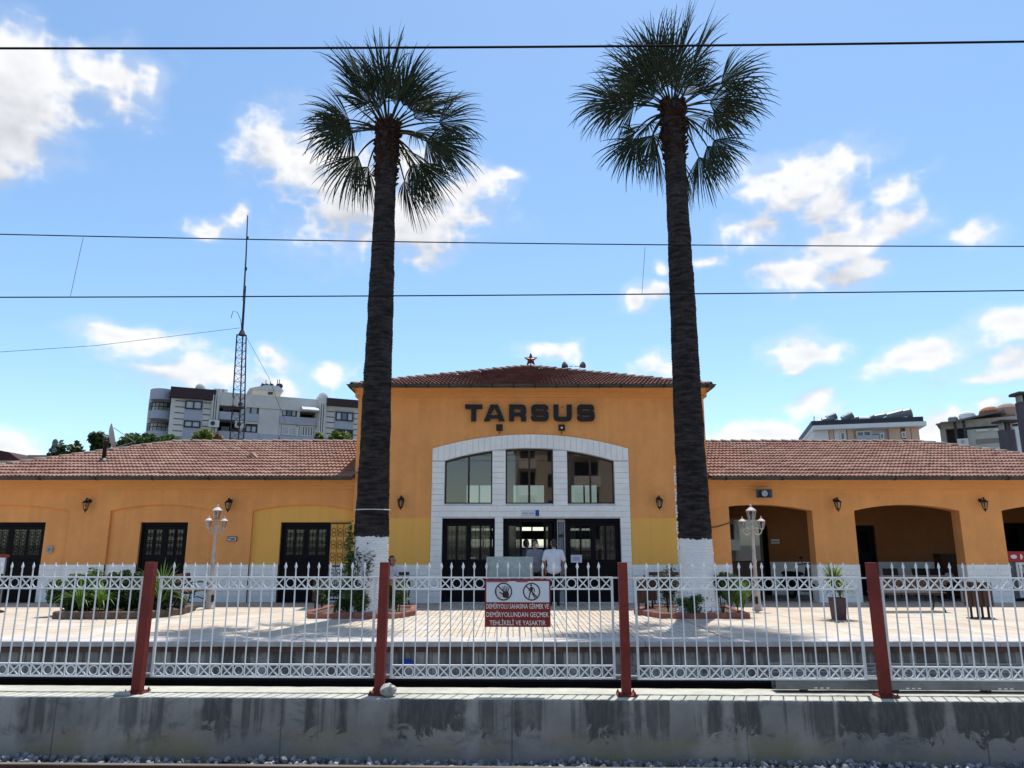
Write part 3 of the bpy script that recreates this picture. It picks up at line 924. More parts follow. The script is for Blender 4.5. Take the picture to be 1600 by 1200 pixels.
mb = MB(); wall_mesh(mb, WX0, TX0 - .002, -0.02, ZWT, YW + 0.092, YW + 0.45, [(a, b, -0.02, flat(DTL)) for a, b in doorsL])
mb.build('recessed_wall', M_WALL_L, st)
piers = []; x = WX0
hole = []
for (a, b, *_r) in pan_ops: hole.append((a, b))
dado('dado', WX0, TX0 - .003, YW, DADO, st, hole)
for (a, b, *_r), dd in zip(pan_ops, doorsL):
    dado('dado', a + .003, b - .003, YW + .092, DADO, st, [dd])
for i, (a, b) in enumerate(doorsL):
    d = door_set(a, b, DTL, YW + 0.2, st, 2, 2, 1.25)
    MB().box(a + .07, b - .07, YW + (.24 if i == 1 else .31), YW + .33, 0.01, DTL - .12).build('curtain_or_shade_sheet', mat('white_net_curtain', (0.62, 0.64, 0.70), 0.9, 0.3, 9) if i == 1 else mat('painted_dim_room', (0.022, 0.022, 0.026), 0.9, 0.4, 3), d)  # dark sheets imitate room dimness behind the panes; second door has white netting
# folding iron gate pushed open beside the third door
gx0, gx1 = doorsL[2][1] + .02, wx(545, 870)
g = MB()
scroll_grille(g, gx0, gx1, 1.02, DTL - .06, YW + .03, 3, 0.009)
g.box(gx0, gx1, YW + .02, YW + .04, DTL - .05, DTL - .01).box(gx0, gx1, YW + .021, YW + .04, .98, 1.02).box(gx0, gx1, YW + .02, YW + .04, .06, .1)
scroll_grille(g, gx0, gx1, .1, .98, YW + .03, 3, 0.009)
g.build('iron_gate', M_IRON, st)

# right wing: open arcade
arcs = [(TX1 + .004, wx(1269, 800)), (wx(1334.5, 800), wx(1499, 800)), (wx(1565, 800), wx(1735, 800))]
arc_x0 = [wx(1098, 800), arcs[1][0], arcs[2][0]]
arc_ops = [(a, b, -0.02, (lambda a_, b_: (lambda x: arc(x, a_, b_, AZS, AZC)))(a0, b)) for (a, b), a0 in zip(arcs, arc_x0)]
mb = MB(); wall_mesh(mb, TX1 + .004, WX1, -0.02, ZWT, YW, YW + 0.42, arc_ops)
mb.build('arcade_wall', M_WALL_R, st)
dado('dado', arcs[0][1], arcs[1][0], YW, DADO, st); dado('dado', arcs[1][1], arcs[2][0], YW, DADO, st); dado('dado', arcs[2][1], WX1, YW, DADO, st)
# white paint wraps round the arch jambs
for xx, s in ((arcs[0][1], -1), (arcs[1][0], 1), (arcs[1][1], -1), (arcs[2][0], 1)):
    MB().box(xx, xx + s * .008, YW - .02, YW + .425, -0.01, DADO - .006).build('jamb_dado', M_WHITE, st)
# infill panel at the left of the first arch
xi = wx(1143, 850)
mb = MB(); wall_mesh(mb, TX1 + .006, xi, -0.02, 2.9, YW + .06, YW + .40, [], top=(lambda x: arc(x, arc_x0[0], arcs[0][1], AZS, AZC) + .02))
mb.build('infill_panel', M_WALL_R, st)
dado('dado', TX1 + .006, xi, YW + .06, DADO, st)
# loggia behind the arches
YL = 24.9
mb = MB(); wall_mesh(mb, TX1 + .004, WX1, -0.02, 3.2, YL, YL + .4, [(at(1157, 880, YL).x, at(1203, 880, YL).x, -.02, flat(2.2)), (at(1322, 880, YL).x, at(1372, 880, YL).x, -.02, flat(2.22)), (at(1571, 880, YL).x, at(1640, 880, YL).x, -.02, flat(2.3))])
mb.build('loggia_wall', mat('shade_darkened_loggia', (0.30, 0.125, 0.045), 0.9, 0.15, 1.1, dirt=.08), st)  # wall orange darkened to brown, putting the loggia's shade into the colour
dado('dado', TX1 + .006, WX1, YL, DADO, st, [(at(1157, 880, YL).x, at(1203, 880, YL).x), (at(1322, 880, YL).x, at(1372, 880, YL).x), (at(1571, 880, YL).x, at(1640, 880, YL).x)])
MB().box(TX1 + .004, WX1, YW + .42, YL, 3.12, 3.2).build('loggia_ceiling', mat('shade_darkened_ceiling', (0.10, 0.07, 0.05), 0.9, 0.2, 2), st)  # ceiling colour darkened to deepen the loggia's shade
M_WOOD = mat('reddish_door_wood', (0.06, 0.02, 0.012), 0.5, 0.4, 3, stretch=(6, 1, .6))
ld = door_set(at(1157, 880, YL).x, at(1203, 880, YL).x, 2.2, YL + .12, st, 2, 1, 1.3)
lk = door_set(at(1322, 880, YL).x, at(1372, 880, YL).x, 2.22, YL + .12, st, 1, 2, 1.3)
lm = door_set(at(1571, 880, YL).x, at(1640, 880, YL).x, 2.3, YL + .12, st, 2, 1, 1.3)
for dd, (u0, u1) in ((ld, (1157, 1203)), (lk, (1322, 1372)), (lm, (1571, 1640))):
    MB().box(at(u0, 880, YL).x + .07, at(u1, 880, YL).x - .07, YL + .25, YL + .27, 0.01, 2.15).build('dark_backing', MATS['painted_dim_room'], dd)  # dark sheet painted in place of the dim room behind
# ticket window with a brown panel at the left end of the loggia
tk = MB().box(xi + .02, at(1192, 860, YW + 1.2).x, YW + 1.2, YW + 1.26, 0.0, 1.1).build('ticket_booth', M_WOOD, st)
MB().box(xi + .02, at(1192, 860, YW + 1.2).x, YW + 1.22, YW + 1.235, 1.12, 2.35).build('pane', glass('booth_glass', (.3, .33, .36), .12), tk)
MB().box(xi + .0, xi + .06, YW + 1.19, YW + 1.27, 1.1, 2.4).box(at(1192, 860, YW + 1.2).x - .06, at(1192, 860, YW + 1.2).x, YW + 1.19, YW + 1.27, 1.1, 2.4).box(xi + .06, at(1192, 860, YW + 1.2).x - .06, YW + 1.19, YW + 1.27, 2.34, 2.4).build('frame', M_FRAME, tk)
# ends and back of the wings
MB().box(WX0, WX0 + .3, YW + .45, 30.4, -.02, ZWT).box(WX1 - .3, WX1, YW + .42, 30.4, -.02, ZWT).box(WX0 + .3, TX0 - .01, 30.1, 30.4, -.02, ZWT).box(TX1 + .01, WX1 - .3, 30.1, 30.4, -.02, ZWT).build('outer_wall', M_WALL_L, st)

# ================================================================== cornices, gutters, roofs
def cornice(x0, x1, y, z0, z1, over, par, name='cornice'):
    """stepped moulding under the eaves"""
    h = z1 - z0
    prof = [(0.02, z0), (-.05, z0 + .004), (-.05, z0 + h * .3), (-.11, z0 + h * .42), (-.11, z0 + h * .62), (-over + .06, z1 - .004), (-over + .06, z1), (0.02, z1)]
    n = len(prof); mb = MB()
    v = [(x0, y + a, b) for a, b in prof] + [(x1, y + a, b) for a, b in prof]
    mb.add(v, [(i, (i + 1) % n, n + (i + 1) % n, n + i) for i in range(n)] + [tuple(range(n)), tuple(reversed(range(n, 2 * n)))])
    return mb.build(name, M_TRIM, par)
def gutter(x0, x1, y, z, par, joint=1.0):
    mb = MB()
    n = 8
    prof = [(-.075 * math.cos(PI * i / n), -.075 * math.sin(PI * i / n)) for i in range(n + 1)]
    prof = [(-.085, 0.015)] + prof + [(.075, .012)] + [(.068 * math.cos(PI * i / n), .004 - .068 * math.sin(PI * i / n)) for i in range(n + 1)]
    m_ = len(prof)
    v = [(x0, y + a, z + b) for a, b in prof] + [(x1, y + a, z + b) for a, b in prof]
    mb.add(v, [(i, (i + 1) % m_, m_ + (i + 1) % m_, m_ + i) for i in range(m_)])
    mb.box(x0 - .004, x0, y - .08, y + .08, z - .07, z + .01).box(x1, x1 + .004, y - .08, y + .08, z - .07, z + .01)
    g = mb.build('gutter', M_GUTTER, par)
    x = x0 + .4
    br = MB()
    while x < x1:
        br.box(x - .012, x + .012, y - .092, y + .08, z - .083, z - .074).box(x - .012, x + .012, y - .094, y - .086, z - .083, z + .02)
        x += joint
    br.build('gutter_brackets', MATS['black_wrought_iron'], g)
    return g

def tile_field(mb, O, ux, us, nrm, width, rows, tw, tl, inside, amp=0.036, rise=0.062, segs=8):
    """overlapping clay tiles with two rolls each; inside(s, t) tells where roof is"""
    for r_ in range(rows):
        t0 = r_ * tl
        off = 0.5 * tw if r_ % 2 else 0
        k0 = -1
        n = int(width / tw) + 3
        for k in range(n):
            s0 = -tw + k * tw + off
            sc, tc = s0 + tw / 2, t0 + tl / 2
            if not inside(sc, tc): continue
            jit = random.uniform(-.006, .006); jt = random.uniform(-.012, .012); jr = random.uniform(-.006, .006)
            vs = []
            for (tt, hh) in ((t0 - .02 + jt, rise + jit), (t0 + tl + .03, .002 + jit)):
                for i in range(segs + 1):
                    q = i / segs
                    h = hh + amp * (0.5 - 0.5 * math.cos(q * 4 * PI)) + jr * (q - .5)
                    vs.append(O + ux * (s0 + tw * q * 1.0) + us * tt + nrm * h)
            base = len(vs)
            for i in range(segs + 1):
                q = i / segs
                vs.append(O + ux * (s0 + tw * q) + us * (t0 - .02 + jt) + nrm * (rise - .05 + jit + amp * (0.5 - 0.5 * math.cos(q * 4 * PI)) * .6))
            fs = []
            for i in range(segs):
                fs.append((i, i + 1, segs + 2 + i, segs + 1 + i))
                fs.append((base + i, base + i + 1, i + 1, i))
            mb.add(vs, fs)
def ridge_run(par, a, b, m_, r=0.098, step=0.36, name='ridge_tile'):
    a, b = Vector(a), Vector(b)
    d = (b - a); L_ = d.length; d.normalize()
    side = d.cross(Vector((0, 0, 1))).normalized(); up = side.cross(d)
    mb = MB(); n = 8
    v = []
    for (t, rr, dz) in ((-.03, 1.12, .012), (step, .92, -.01)):
        for i in range(n + 1):
            an = PI * i / n
            v.append((math.cos(an) * r * rr, t, math.sin(an) * r * rr * .8 + dz))
    for (t, rr, dz) in ((-.03, .92, .0),):
        for i in range(n + 1):
            an = PI * i / n
            v.append((math.cos(an) * r * rr, t, math.sin(an) * r * rr * .8 + dz))
    f = [(i, n + 1 + i, n + 2 + i, i + 1) for i in range(n)] + [(2 * n + 2 + i, i, i + 1, 2 * n + 3 + i) for i in range(n)]
    mb.add(v, f)
    me = mb.mesh(name, m_, True)
    rot = Matrix((side, d, up)).transposed().to_euler()
    k = int(L_ / step) + 1
    for i in range(k):
        p = a + d * (i * L_ / k)
        e = rot.copy(); e.rotate_axis('Y', random.uniform(-.05, .05)); e.rotate_axis('X', random.uniform(-.02, .02))
        link(name, me, par, p - wloc(par) + up * random.uniform(-.008, .008), e)
def hip_roof(name, x0, x1, yf, yb_, z, slope, m_tile, rx0=None, rx1=None, hipl=True, hipr=True, sag=0.0):
    """hip roof over a rectangle: tiled slope to the front, boarded slopes behind"""
    ym = (yf + yb_) / 2; h = (ym - yf) * slope; zr = z + h
    d = ym - yf
    ra = x0 + d if hipl else x0
    rb = x1 - d if hipr else x1
    mb = MB()
    A, B, C_, D_ = (x0, yf, z), (x1, yf, z), (x1, yb_, z), (x0, yb_, z)
    E_, F_ = (ra, ym, zr), (rb, ym, zr)
    mb.add([A, B, C_, D_, E_, F_], [(0, 1, 5, 4), (1, 2, 5), (2, 3, 4, 5), (3, 0, 4), (3, 2, 1, 0)])
    ro = mb.build(name, mat('roof_underlay', (0.20, 0.09, 0.06), 0.9, 0.3, 2), st)
    L_ = math.hypot(d, h)
    us = Vector((0, d / L_, h / L_)); nrm = Vector((0, -h / L_, d / L_))
    tl = 0.385; rows = int(L_ / tl)
    tl = L_ / rows
    def ins(s, t):
        q = t / L_
        lo = (ra - x0) * q; hi = (x1 - x0) - (x1 - rb) * q
        return lo - .05 <= s <= hi + .05
    tb = MB()
    tile_field(tb, Vector((x0, yf - .04, z + .012)), Vector((1, 0, 0)), us, nrm, x1 - x0, rows, 0.235, tl, ins)
    tag(tb.build('roof_tiles', m_tile, ro), kind='stuff')
    if hipl: ridge_run(ro, (x0 + .05, yf + .05, z + .06), (ra, ym, zr + .05), M_RIDGE)
    if hipr: ridge_run(ro, (x1 - .05, yf + .05, z + .06), (rb, ym, zr + .05), M_RIDGE)
    if rb - ra > .3: ridge_run(ro, (ra, ym, zr + .06), (rb, ym, zr + .06), M_RIDGE)
    return ro
# hall roof
TE0, TE1 = TX0 - .14, TX1 + .14
YE = YT - .52
cornice(TX0, TX1, YT, 5.86, EZT, .46, st)
MB().box(TE0 + .02, TX0, YE + .08, 30.8, EZT - .02, EZT + .02).box(TX1, TE1 - .02, YE + .08, 30.8, EZT - .02, EZT + .02).box(TX0, TX1, YE + .08, YT + .1, EZT + .001, EZT + .02).build('soffit', M_SOFFIT, st)
MB().box(TX0 - .08, TX0 - .002, YT - .1, YT + 9, 5.86, EZT - .022).box(TX1 + .002, TX1 + .08, YT - .1, YT + 9, 5.86, EZT - .022).build('side_cornice', M_TRIM, st)
hip_roof('hall_roof', TE0, TE1, YE, 30.9, EZT + .022, 0.345, M_TILE_D)
gutter(TE0, TE1, YE - .075, EZT + .05, st, 0.62)
MB().add([(TE0 - .09, YE - .15, EZT + .06), (TE0 - .002, YE - .15, EZT + .06), (TE0 - .002, 30.8, EZT + .06), (TE0 - .09, 30.8, EZT + .06), (TE0 - .03, YE - .1, EZT - .03), (TE0 - .002, YE - .1, EZT - .03), (TE0 - .002, 30.8, EZT - .03), (TE0 - .03, 30.8, EZT - .03)], [(0, 1, 2, 3), (0, 3, 7, 4), (0, 4, 5, 1), (3, 2, 6, 7), (4, 7, 6, 5), (1, 5, 6, 2)]).build('side_gutter', M_GUTTER, st)
MB().add([(TE1 + .002, YE - .15, EZT + .06), (TE1 + .09, YE - .15, EZT + .06), (TE1 + .09, 30.8, EZT + .06), (TE1 + .002, 30.8, EZT + .06), (TE1 + .002, YE - .1, EZT - .03), (TE1 + .03, YE - .1, EZT - .03), (TE1 + .03, 30.8, EZT - .03), (TE1 + .002, 30.8, EZT - .03)], [(0, 1, 2, 3), (0, 3, 7, 4), (0, 4, 5, 1), (3, 2, 6, 7), (4, 7, 6, 5), (1, 5, 6, 2)]).build('side_gutter', M_GUTTER, st)
# wing roofs
WYE = YW - .48
for (a, b, hl, hr) in ((WX0 - .4, TX0 - .004, True, False), (TX1 + .004, WX1 + .4, False, True)):
    ca, cb = (WX0, TX0 - .004) if hl else (TX1 + .004, WX1)
    cornice(ca, cb, YW, 3.17, EZ - .005, .40, st)
    MB().box(ca - (.3 if hl else 0), cb + (.3 if hr else 0), WYE + .06, YW + .1, EZ - .004, EZ + .012).build('soffit', M_SOFFIT, st)
    hip_roof('wing_roof', a, b, WYE, 31.0, EZ + .014, 0.335, M_TILE, hipl=hl, hipr=hr)
    gutter(a, b, WYE - .075, EZ + .035, st, 1.6)
# downpipe-free dark chimney on the rear of the right wing
def chimney(u0, u1, vt, vb, Y, label):
    a, b = at(u0, vb, Y), at(u1, vb, Y); zt = at(u0, vt, Y).z
    w = b.x - a.x
    t = thing('chimney', (a.x + w / 2, Y, a.z - .3), label, 'chimney')
    cm = mat('slate_grey_chimney', (0.085, 0.085, 0.10), 0.85, 0.2, 3, dirt=.1)
    w2 = w * .6
    MB().box(a.x, b.x, Y, Y + w2, a.z - .6, zt - .42).build('stack', cm, t)
    for dx in (a.x + .03, b.x - .12):
        MB().box(dx, dx + .09, Y + .03, Y + w2 - .03, zt - .42, zt - .14).build('cap_support', M_CONC, t)
    MB().box(a.x + w * .4, b.x - w * .4, Y + .03, Y + w2 - .03, zt - .42, zt - .14).build('cap_support', cm, t)
    MB().bevbox(a.x - .13, b.x + .13, Y - .13, Y + w2 + .13, zt - .14, zt, .05).build('cap', mat('dark_cap', (0.03, 0.03, 0.033), .7, .2, 3), t)
    return t
chimney(1571, 1590, 655, 706, 29.0, 'slate grey chimney behind the right wing roof, cap whole in view')
chimney(1606, 1630, 612, 700, 29.6, 'tall dark chimney cut by the right edge of the picture')

# ---- TARSUS letters, built from their strokes
def letter(ch, w, h, t):
    """bold extended capitals as outlines in x,z"""
    def rr(x0, x1, z0, z1, r0, corners='1111', n=4):
        pts = []
        for (cx, cz, a0, on, px, pz) in ((x1 - r0, z0 + r0, -90, corners[0], x1, z0), (x1 - r0, z1 - r0, 0, corners[1], x1, z1), (x0 + r0, z1 - r0, 90, corners[2], x0, z1), (x0 + r0, z0 + r0, 180, corners[3], x0, z0)):
            if on == '1':
                for i in range(n + 1):
                    a = R(a0 + 90 * i / n); pts.append((cx + r0 * math.cos(a), cz + r0 * math.sin(a)))
            else: pts.append((px, pz))
        return pts
    b = t * 1.12
    if ch == 'T': return [[(w / 2 - b / 2, 0), (w / 2 + b / 2, 0), (w / 2 + b / 2, h - t), (w, h - t), (w, h), (0, h), (0, h - t), (w / 2 - b / 2, h - t)]]
    if ch == 'A':
        return [[(0, 0), (b * 1.15, 0), (b * 1.15 + w * .07, h * .17), (w - b * 1.15 - w * .07, h * .17), (w - b * 1.15, 0), (w, 0), (w * .5 + b * .72, h), (w * .5 - b * .72, h),
                 (w * .5 - b * .72, h), ], [(w * .31, h * .36), (w * .5, h * .80), (w * .69, h * .36)]]
    if ch == 'U':
        o = [(0, h), (0, t * 1.0)] + [(t + t * math.cos(R(180 + 90 * i / 5)), t + t * math.sin(R(180 + 90 * i / 5))) for i in range(6)] + [(w - t + t * math.cos(R(-90 + 90 * i / 5)), t + t * math.sin(R(-90 + 90 * i / 5))) for i in range(6)] + [(w, h), (w - b, h), (w - b, t * 1.15), (w - b - .03, t), (b + .03, t), (b, t * 1.15), (b, h)]
        return [o]
    if ch == 'R':
        o = [(0, 0), (b, 0), (b, h * .30), (w * .60, h * .30), (w * .66, h * .24), (w * .66, 0), (w * .97, 0), (w * .97, h * .30), (w * .88, h * .40), (w * .97, h * .48), (w * .97, h - t * .8), (w * .97 - t * .3, h - t * .2), (w * .97 - t * .8, h), (0, h)]
        return [o, [(b, h * .30 + t * .85), (b, h - t), (w * .62, h - t), (w * .67, h - t * 1.3), (w * .67, h * .30 + t * 1.15), (w * .62, h * .30 + t * .85)]]
    if ch == 'S':
        m0, m1 = h * .5 - t * .5, h * .5 + t * .5
        o = [(0, h * .33), (0, t * .7), (t * .25, t * .2), (t * .75, 0), (w - t * .75, 0), (w - t * .25, t * .2), (w, t * .7), (w, m1 - t * .55), (w - t * .25, m1 - t * .1), (w - t * .7, m1 - .0), (b, m1), (b, h - t), (w - b, h - t), (w - b, h * .67), (w * .98, h * .67),
             (w * .98, h - t * .7), (w * .98 - t * .25, h - t * .2), (w * .98 - t * .75, h), (t * .8, h), (t * .3, h - t * .2), (t * .05, h - t * .7), (t * .05, m0 + t * .55), (t * .3, m0 + t * .1), (t * .75, m0), (w - b, m0), (w - b, t), (b, t), (b, h * .33)]
        return [o]
def extrude_outline(name, loops, mats_, par, loc, depth, bev=0.0):
    cu = bpy.data.curves.new(name, 'CURVE'); cu.dimensions = '2D'; cu.fill_mode = 'BOTH'
    for lp in loops:
        sp = cu.splines.new('POLY'); sp.points.add(len(lp) - 1)
        for p, q in zip(sp.points, lp): p.co = (q[0], q[1], 0, 1)
        sp.use_cyclic_u = True
    cu.extrude = depth / 2; cu.bevel_depth = bev
    tmp = bpy.data.objects.new(name, cu); COL.objects.link(tmp)
    dg = bpy.context.evaluated_depsgraph_get()
    me = bpy.data.meshes.new_from_object(tmp.evaluated_get(dg))
    bpy.data.objects.remove(tmp)
    me.materials.clear(); me.materials.append(mats_)
    for v_ in me.vertices: v_.co = Vector((v_.co.x, -v_.co.z, v_.co.y))
    me.update()
    return link(name, me, par, loc)
M_LET = mat('black_letter_enamel', (0.012, 0.013, 0.016), 0.5, 0.2, 5)
yl = YT - .09
z0, z1 = fz(830, 659.2), fz(830, 633)
ns = thing('station_name_sign', (fx(828, 659), YT - .05, z0), 'large black raised capitals TARSUS under the hall eaves', 'sign')
for ch, (u0, u1) in zip('TARSUS', ((727, 754), (756, 789), (795.5, 823), (829.5, 857), (864.5, 893), (901, 928.5))):
    xa_, xb_ = fx(u0, 646), fx(u1, 646)
    extrude_outline('letter', letter(ch, xb_ - xa_, z1 - z0, (z1 - z0) * .265), M_LET, ns, Vector((xa_, yl, z0)) - wloc(ns), 0.06)
    MB().tube([(xa_ + (xb_ - xa_) * .5, yl + .02, (z0 + z1) / 2 + .18), (xa_ + (xb_ - xa_) * .5, YT - .001, (z0 + z1) / 2 + .18)], .012, 6).build('spacer', M_IRON, ns)

# ================================================================== palms
M_FROND = mat('palm_leaf', (0.034, 0.046, 0.029), 0.75, 0.45, 5, translucent=0.20, spec=0.12, col2=(0.020, 0.030, 0.018))
M_STALK = mat('palm_leaf_stalk', (0.030, 0.033, 0.016), 0.8, 0.3, 5, spec=0.05)
M_BOOT = mat('dry_leaf_bases', (0.050, 0.030, 0.025), 0.95, 0.5, 7, island=0.35, dirt=0.3, spec=0.05)
def trunk_material(name, zpaint, seed):
    """rough dark bark; the foot is limewashed up to a ragged line"""
    M = mat(name, (0.055, 0.048, 0.050), 0.95, 0.55, 2.5, stretch=(1, 1, 5), col2=(0.018, 0.016, 0.018), spec=0.1, dirt=0.35, bump=0.9, bscale=14, bdist=0.03)
    nt = M.node_tree; N, L = nt.nodes, nt.links; b = N['Principled BSDF']
    src = b.inputs['Base Color'].links[0].from_socket
    geo = N.new('ShaderNodeNewGeometry'); sp = N.new('ShaderNodeSeparateXYZ'); L.new(geo.outputs['Position'], sp.inputs[0])
    n1 = N.new('ShaderNodeTexNoise'); n1.inputs['Scale'].default_value = 16; n1.inputs['Detail'].default_value = 5; L.new(geo.outputs['Position'], n1.inputs['Vector'])
    def mth(op, a, c):
        n = N.new('ShaderNodeMath'); n.operation = op
        for i, x in enumerate((a, c)):
            if isinstance(x, (int, float)): n.inputs[i].default_value = x
            else: L.new(x, n.inputs[i])
        return n.outputs[0]
    edge = mth('ADD', sp.outputs[2], mth('MULTIPLY', mth('SUBTRACT', n1.outputs[0], .5), .16))
    k = mth('LESS_THAN', edge, zpaint)
    n2 = N.new('ShaderNodeTexNoise'); n2.inputs['Scale'].default_value = 22; n2.inputs['Detail'].default_value = 6; L.new(geo.outputs['Position'], n2.inputs['Vector'])
    # paint has flaked off in specks, more of them near the soil
    lim = mth('SUBTRACT', .73, mth('MULTIPLY', mth('MAXIMUM', mth('SUBTRACT', .75, sp.outputs[2]), 0.0), .22))
    k = mth('MULTIPLY', k, mth('LESS_THAN', n2.outputs[0], lim))
    mx = N.new('ShaderNodeMix'); mx.data_type = 'RGBA'; L.new(k, mx.inputs[0]); L.new(src, mx.inputs[6]); mx.inputs[7].default_value = (0.74, 0.75, 0.77, 1)
    L.new(mx.outputs[2], b.inputs['Base Color'])
    return M

def frond(par, base, d, pet, blade, spread, roll, g_pet, g_seg, rnd, nseg=34):
    """fan leaf: arching stalk, pleated blade whose ribbons part half-way out and hang at their tips"""
    down = Vector((.16, .05, -1))                  # weight of the leaf and a light breeze
    pos, dr = Vector(base), Vector(d).normalized()
    pts = [pos.copy()]
    for i in range(7):
        dr = (dr + down * g_pet / 7).normalized(); pos = pos + dr * pet / 7; pts.append(pos.copy())
    t = dr
    side = t.cross(Vector((0, 0, 1)))
    side = side.normalized() if side.length > .05 else Vector((1, 0, 0))
    q = Matrix.Rotation(R(roll), 3, t)
    side = q @ side; nrm = side.cross(t).normalized()
    bl = MB()
    da = R(2 * spread / nseg)
    for k in range(nseg):
        a = R(-spread + 2 * spread * (k + .5) / nseg)
        Lk = blade * (0.50 + 0.50 * math.cos(a * .95)) * rnd.uniform(.78, 1.12)
        a += rnd.uniform(-.5, .5) * da
        v = (t * math.cos(a) + side * math.sin(a) + nrm * (.22 * abs(math.sin(a)) + rnd.uniform(-.06, .06))).normalized()
        g = g_seg * rnd.choice((.4, .7, 1, 1, 1.3, 2.4)) * rnd.uniform(.8, 1.2)
        p = pos.copy(); ns = 8; L_, R_ = [], []
        wmax = Lk * .50 * math.tan(da / 2) * rnd.uniform(.9, 1.15)
        for jn in range(ns + 1):
            qn = jn / ns
            pv = v.cross(nrm); pv = pv.normalized() if pv.length > .01 else side
            half = wmax * min(1, qn / .5 + .05) if qn <= .45 else wmax * max(.04, 1 - (qn - .45) / .55) ** .65
            fold = (1 if k % 2 else -1) * half * .4
            L_.append(p - pv * half + nrm * fold); R_.append(p + pv * half - nrm * fold)
            v = (v + down * g * (qn ** 1.6) * .5 / ns * 4).normalized()
            p = p + v * Lk / ns
        bl.add(L_ + R_, [(n_, n_ + 1, ns + 2 + n_, ns + 1 + n_) for n_ in range(ns)])
    o = bl.build('frond', M_FROND, par, local=True)
    MB().tube(pts, [0.032 - 0.014 * i / 7 for i in range(8)], 5).build('stalk', M_STALK, o, local=True)

def palm(x, y, label, zcrown, rad, fr, seed, zpaint):
    """rad: list of (height, radius); fr: fronds as (side, toward the viewer, up, set, roll)"""
    rnd = random.Random(seed)
    t = thing('palm_tree', (x, y, 0), label, 'palm', 'tall fan palms in front of the hall')
    mb = MB(); n = 36; rings = []
    z = -0.05; ztop = zcrown + .1
    def radius(z):
        for (za, ra), (zb_, rb) in zip(rad[:-1], rad[1:]):
            if z <= zb_:
                q = (z - za) / (zb_ - za); return ra + (rb - ra) * q
        return rad[-1][1]
    k = 0
    while z < ztop:
        rr = radius(z)
        for (dz, m_) in ((0, 1.0), (.030, 1.028), (.036, .985)):
            rings.append([(x + (rr * m_ + .022 * mnoise.noise(Vector((math.cos(2 * PI * i / n) * 3, math.sin(2 * PI * i / n) * 3 + seed, z * 2.2))) + .012 * mnoise.noise(Vector((i * 1.7, z * 9, seed)))) * math.cos(2 * PI * i / n),
                           y + (rr * m_ + .022 * mnoise.noise(Vector((math.cos(2 * PI * i / n) * 3, math.sin(2 * PI * i / n) * 3 + seed, z * 2.2))) + .012 * mnoise.noise(Vector((i * 1.7, z * 9, seed)))) * math.sin(2 * PI * i / n),
                           z + dz + .012 * mnoise.noise(Vector((i * .5, z * 3, 7)))) for i in range(n)])
        z += 0.062 + rnd.uniform(-.014, .018)
    v = [p for r_ in rings for p in r_]; f = []
    for i in range(len(rings) - 1):
        for q in range(n):
            a, b = i * n + q, i * n + (q + 1) % n
            f.append((a, b, b + n, a + n))
    f.append(tuple((len(rings) - 1) * n + q for q in range(n)))
    mb.add(v, f)
    tr = mb.build('trunk', trunk_material('palm_bark_%d' % seed, zpaint, seed), t)
    # stubs of old leaf stalks under the crown
    bb = MB()
    for i in range(330):
        q = rnd.random() ** .8
        z = zcrown - 1.55 + 1.75 * q
        a = rnd.uniform(0, 2 * PI)
        rr = radius(z) * (1.0 + .15 * q * (1.1 - q)) * rnd.uniform(.9, 1.06)
        c = Vector((x + rr * math.cos(a), y + rr * math.sin(a), z))
        e = Euler((0, -R(rnd.uniform(20, 62)), a)).to_matrix()
        l_ = rnd.uniform(.06, .15) * (0.6 + q * .7)
        bb.obox(c + e @ Vector((l_ * .4, 0, 0)), (l_, rnd.uniform(.05, .10), .025), e)
    tag(bb.build('leaf_bases', M_BOOT, t), kind='stuff')
    crown = Vector((0, 0, zcrown))
    for (sx, sy, sz, kind, roll) in fr:
        d = Vector((sx, sy, sz)).normalized()
        ex = Vector((d.x, d.y, 0)) * .2
        if kind == 'u': frond(t, crown + ex * .6 + Vector((0, 0, .1)), d, rnd.uniform(.7, 1.25), rnd.uniform(1.4, 1.75), rnd.uniform(56, 74), roll, .15, .70, rnd, 40)
        elif kind == 'm': frond(t, crown + ex + Vector((0, 0, .02)), d, rnd.uniform(.75, 1.3), rnd.uniform(1.2, 1.5), rnd.uniform(62, 80), roll, .40, 1.25, rnd, 42)
        elif kind == 's': frond(t, crown + ex, d, rnd.uniform(.3, .75), rnd.uniform(.95, 1.25), rnd.uniform(56, 74), roll, .3, .5, rnd, 36)
        else: frond(t, crown + ex + Vector((0, 0, -.15)), d, rnd.uniform(.75, 1.25), rnd.uniform(1.15, 1.45), rnd.uniform(46, 62), roll, .9, 1.1, rnd, 36)
    return t

def crown_plan(seed, seen):
    """leaves that show at the sides, by where they point from the crown, then some behind and before"""
    rnd = random.Random(seed)
    out = []
    for (dx, dz, kind, roll) in seen:
        out.append((dx, rnd.uniform(-.35, .5) * math.hypot(dx, dz), dz, kind, roll + rnd.uniform(-25, 25)))
    for i in range(5):
        a = i * 2.4 + rnd.uniform(-.4, .4)
        out.append((math.cos(a) * .40, math.sin(a) * .40, rnd.uniform(.8, 1.1), 'u', rnd.uniform(0, 180)))
    for i in range(4):                       # behind
        a = R(40 + 30 * i + rnd.uniform(-8, 8))
        out.append((math.cos(a), math.sin(a), rnd.uniform(.1, .8), 'm', rnd.uniform(-50, 50)))
    for i in range(6):                       # short young ones towards the viewer fill the middle
        a = R(-165 + 30 * i + rnd.uniform(-8, 8))
        out.append((math.cos(a) * .8, math.sin(a) * .5, rnd.uniform(.45, 1.3), 's', rnd.uniform(-40, 40)))
    return out
PALM_Y = 17.5
PL = at(580, 850, PALM_Y).x; PR = at(1086, 850, PALM_Y).x
